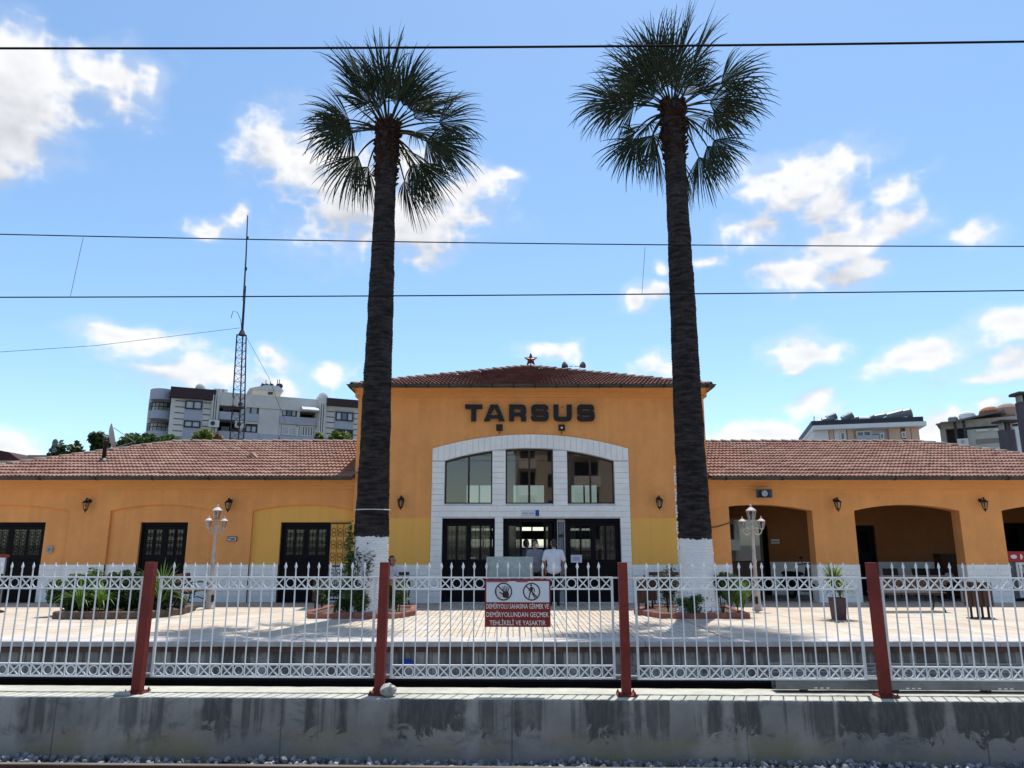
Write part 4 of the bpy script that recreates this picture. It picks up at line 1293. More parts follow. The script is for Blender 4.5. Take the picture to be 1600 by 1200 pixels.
palm(PL, PALM_Y, 'fan palm on the left with limewashed foot and shrubs climbing it', 12.25,
     [(0, .50), (.5, .42), (1.8, .395), (3.5, .355), (6, .325), (8, .30), (10, .262), (10.9, .262), (11.6, .285), (12.4, .24)],
     crown_plan(3, [(-12, 120, 'u', 80), (35, 118, 'u', 60), (-73, 105, 'u', 40), (-15, 118, 'u', 60), (-48, 88, 'u', -40), (52, 108, 'u', 60), (78, 92, 'u', 35), (-95, 72, 'm', 45), (-112, 44, 'm', 50), (-118, 22, 'm', 40), (-92, 60, 'm', 30), (-70, -8, 'l', 50), (-45, -62, 'l', 60), (30, -70, 'l', 70), (78, -60, 'l', 55), (66, -78, 'l', 40), (108, -14, 'm', -40), (100, 46, 'm', -45), (120, 12, 'm', -30), (60, 10, 'l', -50), (88, -30, 'l', -50)]), 21, 1.78)
palm(PR, PALM_Y, 'fan palm on the right, taller crown, thick clean limewashed foot', 12.85,
     [(0, .54), (.25, .47), (.7, .41), (1.8, .385), (3.5, .35), (6, .325), (8, .30), (10, .268), (11.3, .265), (12.1, .29), (13, .25)],
     crown_plan(8, [(-80, 100, 'u', 40), (-30, 122, 'u', 60), (18, 130, 'u', 70), (60, 112, 'u', 50), (-62, 70, 'u', 30), (-112, 45, 'm', 50), (-108, 20, 'm', 45), (-118, 34, 'm', 30), (-90, -18, 'l', 40), (-105, -28, 'l', 55), (-55, -80, 'l', 65), (-42, -30, 'l', 50), (108, 82, 'm', -45), (72, 36, 'm', -40), (110, 5, 'm', -45), (108, -30, 'l', -50), (62, -62, 'l', -60), (72, -70, 'l', -40), (20, -85, 'l', 60), (92, 30, 'm', -30)]), 22, 1.72)
# rope light wound up the left side of the right trunk, and a wire ring round the left one
mb = MB()
for i in range(26):
    z = 1.5 + i * .075
    if i % 5 == 4: continue
    mb.ball((PR - .408 + .006 * (i % 3), PALM_Y - .06, z), .026, 6, 4, (1, 1, 1.5))
tag(mb.build('rope_light', mat('white_plastic_bulb', (.8, .8, .8), .4, .05, 5)), 'string of small white bulbs up the side of the right palm trunk', 'string lights')
tag(MB().torus((PL, PALM_Y, at(580, 797, PALM_Y).z), .415, .011, 40, 5, 'z').build('wire_ring', mat('pale_wire', (.55, .58, .58), .4, .1, 5)), 'pale wire tied round the dark trunk of the left palm', 'wire')

# ================================================================== small plants
M_LEAFS = {
    'dark': mat('dark_shrub_leaf', (0.035, 0.060, 0.022), 0.5, 0.4, 6, translucent=.15, col2=(0.055, 0.09, 0.03)),
    'mid': mat('green_shrub_leaf', (0.060, 0.105, 0.030), 0.5, 0.4, 6, translucent=.2, col2=(0.09, 0.15, 0.04)),
    'bright': mat('bright_blade_leaf', (0.105, 0.20, 0.035), 0.45, 0.35, 6, translucent=.25, col2=(0.15, 0.26, 0.05)),
    'dry': mat('dry_olive_leaf', (0.060, 0.058, 0.030), 0.6, 0.4, 6, translucent=.12, col2=(0.035, 0.045, 0.022)),
    'yellow': mat('yellow_green_leaf', (0.17, 0.21, 0.045), 0.5, 0.35, 3, translucent=.25, col2=(0.11, 0.17, 0.04)),
    'rust': mat('reddish_leaf', (0.26, 0.14, 0.06), 0.6, 0.35, 3, translucent=.2, col2=(0.17, 0.16, 0.05)),
}
M_STEM = mat('shrub_stem', (0.09, 0.065, 0.045), 0.9, 0.3, 6)
def leaf_cloud(mb, c, rad, n, size, rnd, lumps=7, mi=0, flat_=.5):
    """leaf-sized faces spread through lumpy volume with an uneven outline"""
    c = Vector(c)
    cs = [(c + Vector((rnd.uniform(-1, 1) * rad[0], rnd.uniform(-1, 1) * rad[1], rnd.uniform(-1, 1) * rad[2])) * 1.0 * .62, rnd.uniform(.32, .6)) for _ in range(lumps)]
    cs = [(c + (p - c * 0 - c) if False else c + Vector((rnd.uniform(-.62, .62) * rad[0], rnd.uniform(-.62, .62) * rad[1], rnd.uniform(-.6, .66) * rad[2])), q) for p, q in cs]
    for _ in range(n):
        p0, q = rnd.choice(cs)
        d = Vector((rnd.gauss(0, 1), rnd.gauss(0, 1), rnd.gauss(0, 1))).normalized() * (rnd.random() ** .45)
        p = p0 + Vector((d.x * rad[0] * q, d.y * rad[1] * q, d.z * rad[2] * q))
        s = size * rnd.uniform(.6, 1.35)
        e = Euler((rnd.uniform(-1, 1), rnd.uniform(-1, 1), rnd.uniform(0, 6.3))).to_matrix()
        a, b = e @ Vector((s, 0, 0)), e @ Vector((0, s * flat_, 0))
        u_ = e @ Vector((0, 0, s * .15))
        mb.add([p - a, p - b * .9 + u_, p + a, p + b * .9 + u_], [(0, 1, 2, 3)], mi)
def shrub(name, loc, rad, n, size, leafkey, label, cat='shrub', group=None, seed=0, stems=4, lumps=8, flat_=.5):
    rnd = random.Random(seed)
    t = thing(name, loc, label, cat, group)
    mb = MB(); leaf_cloud(mb, (0, 0, rad[2] * 1.02), rad, n, size, rnd, lumps, flat_=flat_)
    mb.build('foliage', M_LEAFS[leafkey], t, local=True)
    for i in range(stems):
        a = rnd.uniform(0, 6.3); q = rnd.uniform(.2, .6)
        MB().tube([(0.03 * math.cos(a), .03 * math.sin(a), -.02), (rad[0] * q * .5 * math.cos(a), rad[1] * q * .5 * math.sin(a), rad[2] * .6), (rad[0] * q * math.cos(a), rad[1] * q * math.sin(a), rad[2] * 1.3)], [.014, .01, .005], 5).build('stem', M_STEM, t, local=True)
    return t
def blade_plant(name, loc, n, length, leafkey, label, cat='plant', seed=0, lean=.6, zbase=0.0, w=.022, group=None, trunk=None):
    """long narrow leaves fanning out of one crown"""
    rnd = random.Random(seed)
    t = thing(name, loc, label, cat, group)
    mb = MB()
    for i in range(n):
        a = rnd.uniform(0, 2 * PI); le = rnd.uniform(.1, 1) * lean
        L_ = length * rnd.uniform(.6, 1.1)
        pts = []
        for k in range(6):
            q = k / 5
            out = math.sin(le * q * 1.4) * L_ * q; up_ = math.cos(le * q * 1.5) * L_ * q
            pts.append(Vector((math.cos(a) * out, math.sin(a) * out, zbase + up_)))
        sd = Vector((-math.sin(a), math.cos(a), 0))
        hw = [w * v_ for v_ in (.7, 1, 1, .8, .5, .05)]
        v = [p - sd * h_ for p, h_ in zip(pts, hw)] + [p + sd * h_ for p, h_ in zip(pts, hw)]
        mb.add(v, [(k, k + 1, 7 + k, 6 + k) for k in range(5)])
    mb.build('leaves', M_LEAFS[leafkey], t, local=True)
    if trunk: MB().tube([(0, 0, 0), (0.01, 0, zbase * .5), (0, 0, zbase)], trunk, 7).build('stem', M_STEM, t, local=True)
    return t

# ---- kerbed planting beds
M_KERB = mat('dusty_red_kerb', (0.30, 0.12, 0.09), 0.85, 0.3, 3, dirt=.2, bump=.3, bscale=40)
M_KERBB = mat('brown_stone_kerb', (0.17, 0.115, 0.085), 0.9, 0.4, 4, dirt=.3, bump=.5, bscale=30)
M_SOIL = mat('dry_soil', (0.10, 0.075, 0.05), 0.95, 0.4, 6, bump=.6, bscale=30)
def bed(name, poly, label, m_, h=.13, w=.13, blk_len=0.55):
    cx = sum(p[0] for p in poly) / len(poly); cy = sum(p[1] for p in poly) / len(poly)
    t = thing(name, (cx, cy, 0), label, 'planter')
    n = len(poly)
    for i in range(n):
        a, b = Vector((*poly[i], 0)), Vector((*poly[(i + 1) % n], 0))
        d = b - a; L_ = d.length; d.normalize(); nr = Vector((-d.y, d.x, 0))
        k = max(1, round(L_ / blk_len))
        for j in range(k):
            c = a + d * (L_ * (j + .5) / k) + nr * (w / 2)
            l_ = L_ / k - .008
            m2 = MB().bevbox(-l_ / 2, l_ / 2, -w / 2, w / 2, -.01, h + random.uniform(-.006, .006), .022)
            link('kerb_stone', m2.mesh('kerb_stone', m_), t, c - t.location, (0, 0, math.atan2(d.y, d.x) + random.uniform(-.008, .008)))
    q = [(p[0] + (cx - p[0]) * .09, p[1] + (cy - p[1]) * .09) for p in poly]
    MB().slab(q, -.005, h * .62).build('soil', M_SOIL, t)
    return t
def gp_(u, v):
    d = ray(u, v); k = -EYE / d.z
    return (d.x * k, d.y * k)
yk = 16.95
pl0, pl1 = gp_(484, 966), gp_(622, 966)
bedL = bed('planting_bed', [(pl0[0], yk), (pl1[0], yk), (pl1[0] + .30, yk + .75), (pl1[0] + .15, yk + 2.1), (pl0[0] - .1, yk + 2.1), (pl0[0] - .2, yk + .6)], 'red-kerbed planting bed round the foot of the left palm', M_KERB)
pr0, pr1 = gp_(1033, 967), gp_(1173, 967)
bedR = bed('planting_bed', [(pr0[0], yk), (pr1[0], yk), (pr1[0] + .1, yk + 1.9), (pr0[0] + .1, yk + 2.2), (pr0[0] - .42, yk + 1.1)], 'red-kerbed planting bed round the foot of the right palm', M_KERB)
ph0, ph1 = gp_(84, 967), gp_(228, 968)
bedH = bed('planting_bed', [(ph0[0], yk - .1), (ph1[0], yk - .1), (ph1[0] + .30, yk + .9), (ph1[0] + .2, yk + 1.9), (ph0[0] - .2, yk + 1.8)], 'brown stone bed with a hedge at the far left of the platform', M_KERBB, .16)
# hedge on the left
rnd = random.Random(5)
hx = [at(104 + i * 29.5, 935, yk + .6).x for i in range(6)]
labs = ['low grey-green shrub at the left end of the hedge bed', 'leafy shrub beside the fan seedlings in the hedge bed', 'round dark shrub in the middle of the hedge bed', 'dense dark shrub left of the first red post', 'dark shrub hidden behind the first red post', 'brownish shrub at the right end of the hedge bed']
for i, x in enumerate(hx):
    shrub('hedge_shrub', (x, yk + .55 + rnd.uniform(-.1, .3), .08), (.40, .45, .38 + .08 * (i in (1, 2, 3, 4))), 6500, .038, ('mid', 'mid', 'dark', 'dark', 'dark', 'dry')[i], labs[i], 'shrub', 'shrubs of the hedge bed', 40 + i, lumps=14)
for i, (u, v, lab) in enumerate(((128, 955, 'bright fan seedling at the left of the hedge'), (160, 955, 'bright fan seedling in front of the dark hedge'), (243, 955, 'tall bright fan seedling just right of the first red post'))):
    g_ = gp_(u, v); blade_plant('palm_seedling', (at(u, 940, yk + .3).x, yk + .22 + .3 * (i == 2), .1), 60, .80 + .32 * (i == 2), 'bright', lab, 'plant', 60 + i, .95, .05, .017)
# left palm bed
shrub('climbing_shrub', (at(566, 900, 17.0).x, 16.98 + .12, .08), (.26, .22, .72), 700, .045, 'dry', 'sparse olive shrub standing against the white foot of the left palm', seed=70, lumps=12)
shrub('climbing_shrub', (at(546, 900, 17.3).x, 17.3, .08), (.17, .2, 1.05), 620, .05, 'mid', 'slender tall shrub left of the left palm trunk', seed=71, lumps=14)
shrub('bed_shrub', (at(520, 940, 17.3).x, 17.35, .08), (.44, .36, .32), 3000, .033, 'dark', 'dark shrub at the left of the left palm bed', seed=72)
shrub('bed_shrub', (at(556, 940, 17.15).x, 17.12, .08), (.36, .24, .30), 2400, .033, 'mid', 'green shrub in front of the left palm foot', seed=73)
shrub('bed_shrub', (at(622, 940, 17.5).x, 17.5, .08), (.30, .34, .34), 2400, .033, 'mid', 'feathery shrub at the right of the left palm bed', seed=74)
# right palm bed
shrub('bed_shrub', (at(1046, 930, 17.5).x, 17.55, .08), (.28, .3, .52), 1300, .035, 'dry', 'loose shrub left of the right palm foot', seed=75, lumps=10)
shrub('bed_shrub', (at(1078, 952, 17.1).x, 17.1, .08), (.42, .2, .20), 2400, .03, 'mid', 'low ground-cover shrub before the right palm foot', seed=76)
shrub('bed_shrub', (at(1128, 940, 17.4).x, 17.4, .08), (.42, .36, .46), 6500, .036, 'dark', 'dark shrub right of the right palm foot', seed=77)
for i, u in enumerate((1138, 1152, 1163)):
    blade_plant('grass_tuft', (at(u, 950, 17.3).x, 17.15 + .12 * i, .08), 170, .85 - .06 * i, 'bright' if i else 'mid', ('broad grass tuft beside the dark shrub of the right bed', 'bright grass tuft near the right end of the right bed', 'outermost grass tuft of the right bed, beside the lamp post')[i], 'grass', 80 + i, .55, .02, .009)
# potted plant
g_ = gp_(1311, 968)
pt = thing('plant_pot', (g_[0], g_[1], 0), 'square purple-brown pot with a young bushy plant by the fence gap', 'plant pot')
M_POT = mat('purple_brown_pot', (0.075, 0.035, 0.045), .5, .2, 5)
a, b = .115, .14
MB().add([(-a, -a, 0), (a, -a, 0), (a, a, 0), (-a, a, 0), (-b, -b, .46), (b, -b, .46), (b, b, .46), (-b, b, .46), (-b + .03, -b + .03, .46), (b - .03, -b + .03, .46), (b - .03, b - .03, .46), (-b + .03, b - .03, .46)],
         [(0, 3, 2, 1), (0, 1, 5, 4), (1, 2, 6, 5), (2, 3, 7, 6), (3, 0, 4, 7), (4, 5, 9, 8), (5, 6, 10, 9), (6, 7, 11, 10), (7, 4, 8, 11)]).build('pot', M_POT, pt, local=True)
MB().box(-b + .025, b - .025, -b + .025, b - .025, .40, .43).build('soil', M_SOIL, pt, local=True)
blade_plant('potted_plant', (g_[0] - .05, g_[1], .42), 110, .66, 'yellow', 'bushy yellow-green plant growing in the purple-brown pot', 'plant', 90, 1.0, .16, .026, trunk=.016)
blade_plant('potted_plant', (g_[0] + .08, g_[1] + .02, .42), 70, .5, 'yellow', 'short side shoot of the plant in the purple-brown pot', 'plant', 91, 1.15, .06, .02, trunk=.014)

# ================================================================== fence on the wall between the tracks
M_FENCE = mat('white_fence_paint', (0.76, 0.77, 0.78), 0.5, 0.12, 6, dirt=.08)
M_POST = mat('oxide_red_post', (0.20, 0.022, 0.016), 0.55, 0.3, 3, dirt=.12, bump=.15, bscale=30)
NB = 20; CW = 0.1305; PLEN = CW * (NB - 1)
ZB0, ZB1, ZT0, ZT1, ZSP = .155, .285, 1.105, 1.232, 1.40
pxs = [-4.15, -1.455, 1.245, 4.03]
allx = [-6.85] + pxs + [6.74]
fence = thing('track_fence', (0, fl(0), 0), 'white spear-topped iron fence with oxide red posts along the track wall', 'fence')
def build_fence():
    bar = MB().box(-.006, .006, -.006, .006, ZB0, ZT1 + .013)
    bar.box(-.0055, .0055, -.0055, .0055, ZT1 + .012, ZSP - .075)
    bar.lathe([(.006, ZSP - .08), (.017, ZSP - .05), (.013, ZSP - .035), (.002, ZSP)], n=6)
    bar = bar.mesh('bar', M_FENCE)
    ring = MB().torus((0, 0, 0), .050, .0075, 18, 5).mesh('ring', M_FENCE)
    c = CW / 2 - .01; hz = (ZT1 - ZT0) / 2 - .006
    cr = MB()
    for s in (1, -1):
        d = Vector((2 * c, 0, 2 * hz * s)); L_ = d.length
        an = math.atan2(d.z, d.x)
        cr.obox((0, s * .004, 0), (L_, .008, .013), Euler((0, -an, 0)))
    cr = cr.mesh('cross', M_FENCE)
    fr = MB()
    h = PLEN / 2
    for s in (-1, 1): fr.box(s * h - .013, s * h + .013, -.012, .012, ZB0 - .006, ZT1 + .006)
    for z in (ZB0, ZB1, ZT0, ZT1): fr.box(-h - .008, h + .008, -.0105, .0105, z - .0085, z + .0085)
    for z in (ZB0 + .03, ZT1 - .004):
        for s in (-1, 1): fr.box(s * (h + .012), s * (h + .11), -.010, .002, z - .008, z + .008)
    fr = fr.mesh('panel', M_FENCE)
    lab = ['panel cut by the left picture edge', 'panel between the first and second red posts', 'panel carrying the warning sign', 'panel between the third and fourth red posts', 'panel above the grey cable duct']
    for i in range(5):
        xm = (allx[i] + allx[i + 1]) / 2
        o = link('panel', fr, fence, Vector((xm, fl(xm), 0)) - fence.location, (0, random.uniform(-.003, .003), FANG))
        o['label'] = lab[i]
        for k in range(1, NB - 1): link('bar', bar, o, (-h + CW * k, 0, 0), (random.gauss(0, .004), random.gauss(0, .005), random.uniform(-.15, .15)))
        for (za, zb_) in ((ZB0, ZB1), (ZT0, ZT1)):
            for k in range(NB - 1):
                link('cross' if k % 2 == 0 else 'ring', cr if k % 2 == 0 else ring, o, (-h + CW * (k + .5), 0, (za + zb_) / 2))
    lean = .035; hh = 1.40; w = .050
    v = []
    for z, o_ in ((0.012, 0.0), (hh, lean)): v += [(-w, -w + o_, z), (w, -w + o_, z), (w, w + o_, z), (-w, w + o_, z)]
    post = MB().add(v, [(0, 3, 2, 1), (4, 5, 6, 7), (0, 1, 5, 4), (1, 2, 6, 5), (2, 3, 7, 6), (3, 0, 4, 7)]).mesh('post', M_POST)
    plate = MB().box(-.105, .105, -.105, .105, 0, .013).mesh('base_plate', M_POST)
    bolt = MB().lathe([(.013, .013), (.013, .03), (.006, .031), (.006, .045)], (0, 0, 0), 6).mesh('bolt', M_RAIL)
    for i, x in enumerate(pxs):
        o = link('post', post, fence, Vector((x, fl(x, -.085), 0.002)) - fence.location, (0, random.uniform(-.004, .004), FANG + random.uniform(-.03, .03)))
        o['label'] = ['red post nearest the hedge', 'red post with a pale rock at its foot', 'red post right of the warning sign', 'red post before the grey cable duct'][i]
        link('base_plate', plate, o)
        for sx in (-1, 1):
            for sy in (-1, 1): link('bolt', bolt, o, (sx * .085, sy * .085, 0))
build_fence()
# rock at the second post, cement lump at the first
def rock(name, c, r, label, m_, seed, sq=(1, 1, 1)):
    mb = MB(); rnd = random.Random(seed); n, m2 = 14, 9
    mb.ball((0, 0, 0), r, n, m2, sq)
    mb.v = [tuple(Vector(p) * (1 + .28 * mnoise.noise(Vector(p) * (2.2 / r) * .6 + Vector((seed, 0, 0))) + .08 * mnoise.noise(Vector(p) * (5 / r)))) for p in mb.v]
    t = link(name, mb.mesh(name, m_, False)); t.location = c
    return tag(t, label, 'rock')
M_ROCK = mat('pale_limestone', (0.42, 0.41, 0.38), .9, .4, 14, dirt=.3, bump=.6, bscale=30)
rock('rock', (pxs[1] + .115, fl(pxs[1], -.225), .062), .082, 'pale rock lying against the second red post', M_ROCK, 4, (1.05, .8, .85))
rock('cement_lump', (pxs[0] - .085, fl(pxs[0], -.245), .014), .095, 'grey lump of cement under the first red post', M_CONC, 8, (1.0, .6, .32))
# black conduit and grey cable duct on the wall top behind the posts
def along(x0, x1, off, w, z0, z1, name, m_, label, cat):
    c = (x0 + x1) / 2
    t = thing(name, (c, fl(c, off), z0), label, cat)
    L_ = math.hypot(x1 - x0, .0268 * (x1 - x0))
    return t, L_
t, L_ = along(-13, 3.75, .36, .1, 0, .085, 'black_strip', None, 'long flat black conduit lying along the wall under the fence', 'strip')
t.rotation_euler = (0, 0, FANG)
MB().bevbox(-L_ / 2, L_ / 2, -.045, .055, .002, .075, .012).build('strip_body', mat('matt_black_strip', (.004, .004, .005), .9, .2, 4, spec=0.0), t, local=True)  # even matt black box along the back of the wall top
t, L_ = along(2.93, 9.5, .16, .1, 0, .1, 'cable_duct', None, 'galvanised grey cable duct at the foot of the right-hand fence panels', 'cable duct')
t.rotation_euler = (0, 0, FANG)
M_GALV = mat('galvanised_sheet', (.19, .21, .23), .5, .25, 5, metal=.4, dirt=.15)
M_SLOT = mat('bright_slot', (.75, .74, .68), .6, .1, 5)
duct = MB().box(-L_ / 2, L_ / 2, -.05, -.046, .03, .135).box(-L_ / 2, L_ / 2, .10, .104, .03, .135).box(-L_ / 2, L_ / 2, -.046, .10, .03, .034)
duct.build('duct_body', M_GALV, t, local=True)
MB().box(-L_ / 2 - .004, L_ / 2, -.056, .11, .136, .140).build('duct_lid', M_GALV, t, local=True)
for i in range(int(L_ / 1.1)):
    x = -L_ / 2 + .3 + i * 1.0
    MB().box(x, x + .05, -.04, .1, .001, .03).build('foot', M_IRON, t, local=True)
    for k in range(3): MB().box(x + .12 + k * .065, x + .155 + k * .065, -.053, -.0505, .042, .054).build('slot', M_SLOT, t, local=True)
for k in range(3):
    MB().box(-L_ / 2, L_ / 2, .13 + k * .0, .142, .17 + k * .045, .19 + k * .045).build('side_tray_rail', M_GALV, t, local=True)

# ---- warning sign on the middle panel
def text_mesh(s, width, height, m_, name, par, loc, bold=0.02, depth=.0):
    cu = bpy.data.curves.new(name, 'FONT'); cu.body = s; cu.size = 1; cu.offset = bold; cu.resolution_u = 2
    tmp = bpy.data.objects.new(name, cu); COL.objects.link(tmp)
    dg = bpy.context.evaluated_depsgraph_get()
    me = bpy.data.meshes.new_from_object(tmp.evaluated_get(dg))
    bpy.data.objects.remove(tmp)
    xs = [v_.co.x for v_ in me.vertices]; 
    x0, x1 = min(xs), max(xs)
    kx = width / (x1 - x0); kz = height / 0.73
    for v_ in me.vertices: v_.co = Vector(((v_.co.x - (x0 + x1) / 2) * kx, 0, v_.co.y * kz))
    me.materials.clear(); me.materials.append(m_); me.update()
    return link(name, me, par, loc)
M_SR = mat('sign_red', (0.22, 0.018, 0.016), .5, .12, 6)
M_SW = mat('sign_white', (0.60, 0.64, 0.70), .45, .08, 5)
M_SL = mat('sign_lettering', (0.78, 0.78, 0.76), .5, .05, 5)
M_SB = mat('sign_black', (0.012, 0.010, 0.010), .5, .1, 5)
sx0, sx1 = at(757.5, 940, 8.6).x, at(860, 940, 8.6).x
szt, szb = at(808, 905, 8.6).z, at(808, 980, 8.6).z
sw, sh = sx1 - sx0, szt - szb
sg = thing('warning_sign', ((sx0 + sx1) / 2, fl((sx0 + sx1) / 2, -.035), szb), 'red and white DEMİRYOLU warning sign with two crossed-out pictograms on the fence', 'sign', rz=FANG)
MB().box(-sw / 2, sw / 2, -.004, .006, 0, sh).build('board', M_SR, sg, local=True)
zm = sh * .515
MB().box(-sw / 2 + .016, sw / 2 - .012, -.006, -.0042, zm, sh - .022).build('white_field', M_SW, sg, local=True)
for (x0, w_) in ((-sw / 2 + .02, .24), (-sw * .02, .13)):
    MB().box(x0, x0 + w_, -.0075, -.0062, sh - .034, sh - .024).build('red_stripe', M_SR, sg, local=True)
for cx in (-sw * .215, sw * .215):
    zc = zm + (sh - .022 - zm) * .50; rr = .098
    pm = thing('prohibition_mark', (0, 0, 0), None, None) if False else None
    mb = MB(); n = 40
    vo = [(cx + rr * math.cos(2 * PI * i / n), -.0085, zc + rr * math.sin(2 * PI * i / n)) for i in range(n)]
    vi = [(cx + (rr - .014) * math.cos(2 * PI * i / n), -.0085, zc + (rr - .014) * math.sin(2 * PI * i / n)) for i in range(n)]
    mb.add(vo + vi, [(i, (i + 1) % n, n + (i + 1) % n, n + i) for i in range(n)])
    mb.obox((cx, -.0090, zc), (2 * rr - .02, .0006, .013), Euler((0, R(45), 0)))
    mk = mb.build('prohibition_ring', mat('sign_dark_red', (0.09, 0.012, 0.012), .5, .1, 5), sg, local=True)
    fg = MB()
    if cx < 0:   # open hand in front of an outlined face
        hx, hz = cx + .022, zc - .012
        fg.prism([(hx - .03, hz - .05), (hx + .02, hz - .06), (hx + .042, hz - .02), (hx + .03, hz + .015), (hx - .022, hz + .015), (hx - .035, hz - .01)], -.0078, -.0070)
        for k, (dx, an, l_) in enumerate(((-.02, 12, .055), (-.004, 3, .065), (.012, -6, .060), (.027, -18, .048))):
            fg.obox((hx + dx + math.sin(R(-an)) * l_ / 2, -.0074, hz + .012 + l_ / 2), (.0105, .0008, l_), Euler((0, R(-an), 0)))
        fg.obox((hx - .05, -.0074, hz - .004), (.045, .0008, .012), Euler((0, R(35), 0)))
        fg.build('hand_pictogram', M_SB, mk, local=True)
        fc = MB()
        for k in range(9):
            a0, a1 = R(60 + k * 28), R(60 + (k + 1) * 28)
            fc.obox((cx - .052 + .028 * math.cos((a0 + a1) / 2), -.0074, zc - .01 + .030 * math.sin((a0 + a1) / 2)), (.016, .0008, .0035), Euler((0, -((a0 + a1) / 2 + PI / 2), 0)))
        fc.obox((cx - .05, -.0074, zc - .018), (.014, .0008, .0035), Euler((0, .3, 0))).obox((cx - .035, -.0074, zc - .058), (.045, .0008, .0035), Euler((0, -.7, 0)))
        fc.build('face_pictogram', mat('sign_grey_line', (.10, .12, .16), .5, .1, 5), mk, local=True)
    else:        # walking figure
        fg.prism([(cx - .006 + .012 * math.cos(2 * PI * i / 12), zc + .068 + .012 * math.sin(2 * PI * i / 12)) for i in range(12)], -.0078, -.0070)
        fg.prism([(cx - .018, zc + .0), (cx + .012, zc - .004), (cx + .016, zc + .045), (cx + .004, zc + .054), (cx - .012, zc + .050)], -.0078, -.0070)
        for (p, q, w_) in (((-.012, .004), (-.022, -.035), .014), ((-.022, -.033), (-.030, -.072), .012), ((.004, .004), (.016, -.034), .014), ((.016, -.032), (.040, -.070), .012), ((.012, .046), (.032, .022), .010), ((.032, .024), (.030, -.004), .009), ((-.010, .046), (-.030, .026), .010), ((-.030, .027), (-.028, .008), .008)):
            a_, b_ = Vector((cx + p[0], -.0074, zc + p[1])), Vector((cx + q[0], -.0074, zc + q[1])); d = b_ - a_
            fg.obox((a_ + b_) / 2, (d.length + .006, .0008, w_), Euler((0, -math.atan2(d.z, d.x), 0)))
        fg.build('walker_pictogram', M_SB, mk, local=True)
lh = zm / 3
for i, (s, wf) in enumerate((('DEMİRYOLU SAHASINA GİRMEK VE', .95), ('DEMİRYOLUNDAN GEÇMEK', .95), ('TEHLİKELİ VE YASAKTIR', .85))):
    text_mesh(s, sw * wf, lh * .60, M_SL, 'lettering', sg, (0, -.0062, zm - lh * (i + 1) + lh * .22), .0)
# plain grey back of a board that faces the other way
bx0, bx1 = at(760, 890, 8.7).x, at(833, 890, 8.7).x
bz0, bz1 = at(800, 904, 8.7).z, at(800, 870, 8.7).z
bs = thing('sign_back', ((bx0 + bx1) / 2, fl((bx0 + bx1) / 2, .032), bz0 - .25), 'bare pale grey back of a board fixed behind the fence above the warning sign', 'sign', rz=FANG)
w_ = (bx1 - bx0) / 2
MB().box(-w_, w_, 0, .006, .02, bz1 - bz0 + .25).build('sheet', mat('weathered_zinc_sheet', (.36, .42, .43), .55, .25, 5, metal=.3, dirt=.2), bs, local=True)
MB().box(-w_, w_, -.007, -.001, bz1 - bz0 + .232, bz1 - bz0 + .25).box(-w_, -w_ + .02, -.007, -.001, .02, bz1 - bz0 + .23).box(w_ - .02, w_, -.007, -.001, .02, bz1 - bz0 + .23).build('folded_rim', MATS['weathered_zinc_sheet'], bs, local=True)

# ---- blue bag caught on the ledge of the platform face
mb = MB(); mb.ball((0, 0, 0), .1, 14, 9, (1.15, .5, .62))
mb.v = [tuple(Vector(p) * (1 + .3 * mnoise.noise(Vector(p) * 14))) for p in mb.v]
o = mb.build('plastic_bag', mat('blue_plastic', (.012, .05, .30), .35, .3, 9)); o.location = (at(637, 1034, PE).x, PE + .045, -.345)
tag(o, 'crumpled blue plastic bag on the ledge of the platform face', 'bag')

# ================================================================== overhead wires
M_WIRE = mat('dark_copper_wire', (0.006, 0.006, 0.007), .9, .2, 4, spec=0.05)
def wire(name, u0v0, u1v1, Y0, Y1, r, label, sag=0.0, cat='wire'):
    a, b = at(*u0v0, Y0), at(*u1v1, Y1)
    d = b - a
    pts = []
    for i in range(25):
        q = -0.35 + 1.7 * i / 24
        p = a + d * q; p.z -= sag * 4 * q * (1 - q)
        pts.append(p)
    return tag(MB().tube(pts, r, 6).build(name, M_WIRE), label, cat, 'overhead line wires')
wire('overhead_wire', (0, 75.5), (1600, 65), 5.6, 5.55, .0098, 'thick contact wire crossing both palm crowns near the top', .02)
wire('overhead_wire', (0, 366), (1600, 385), 11.0, 11.0, .0088, 'upper messenger wire of the far track', .05)
wire('overhead_wire', (0, 464.5), (1600, 454), 11.0, 11.0, .0098, 'lower contact wire of the far track', .02)
for (u0, v0, u1, v1, lab) in ((130, 369, 110, 463, 'thin dropper between the two far wires near the left edge'), (1008, 384, 1003, 459, 'thin dropper between the two far wires beside the right palm')):
    tag(MB().tube([at(u0, v0 + 2, 11), at(u1, v1, 11)], .0032, 5).build('wire_dropper', M_WIRE), lab, 'wire', 'wire droppers')

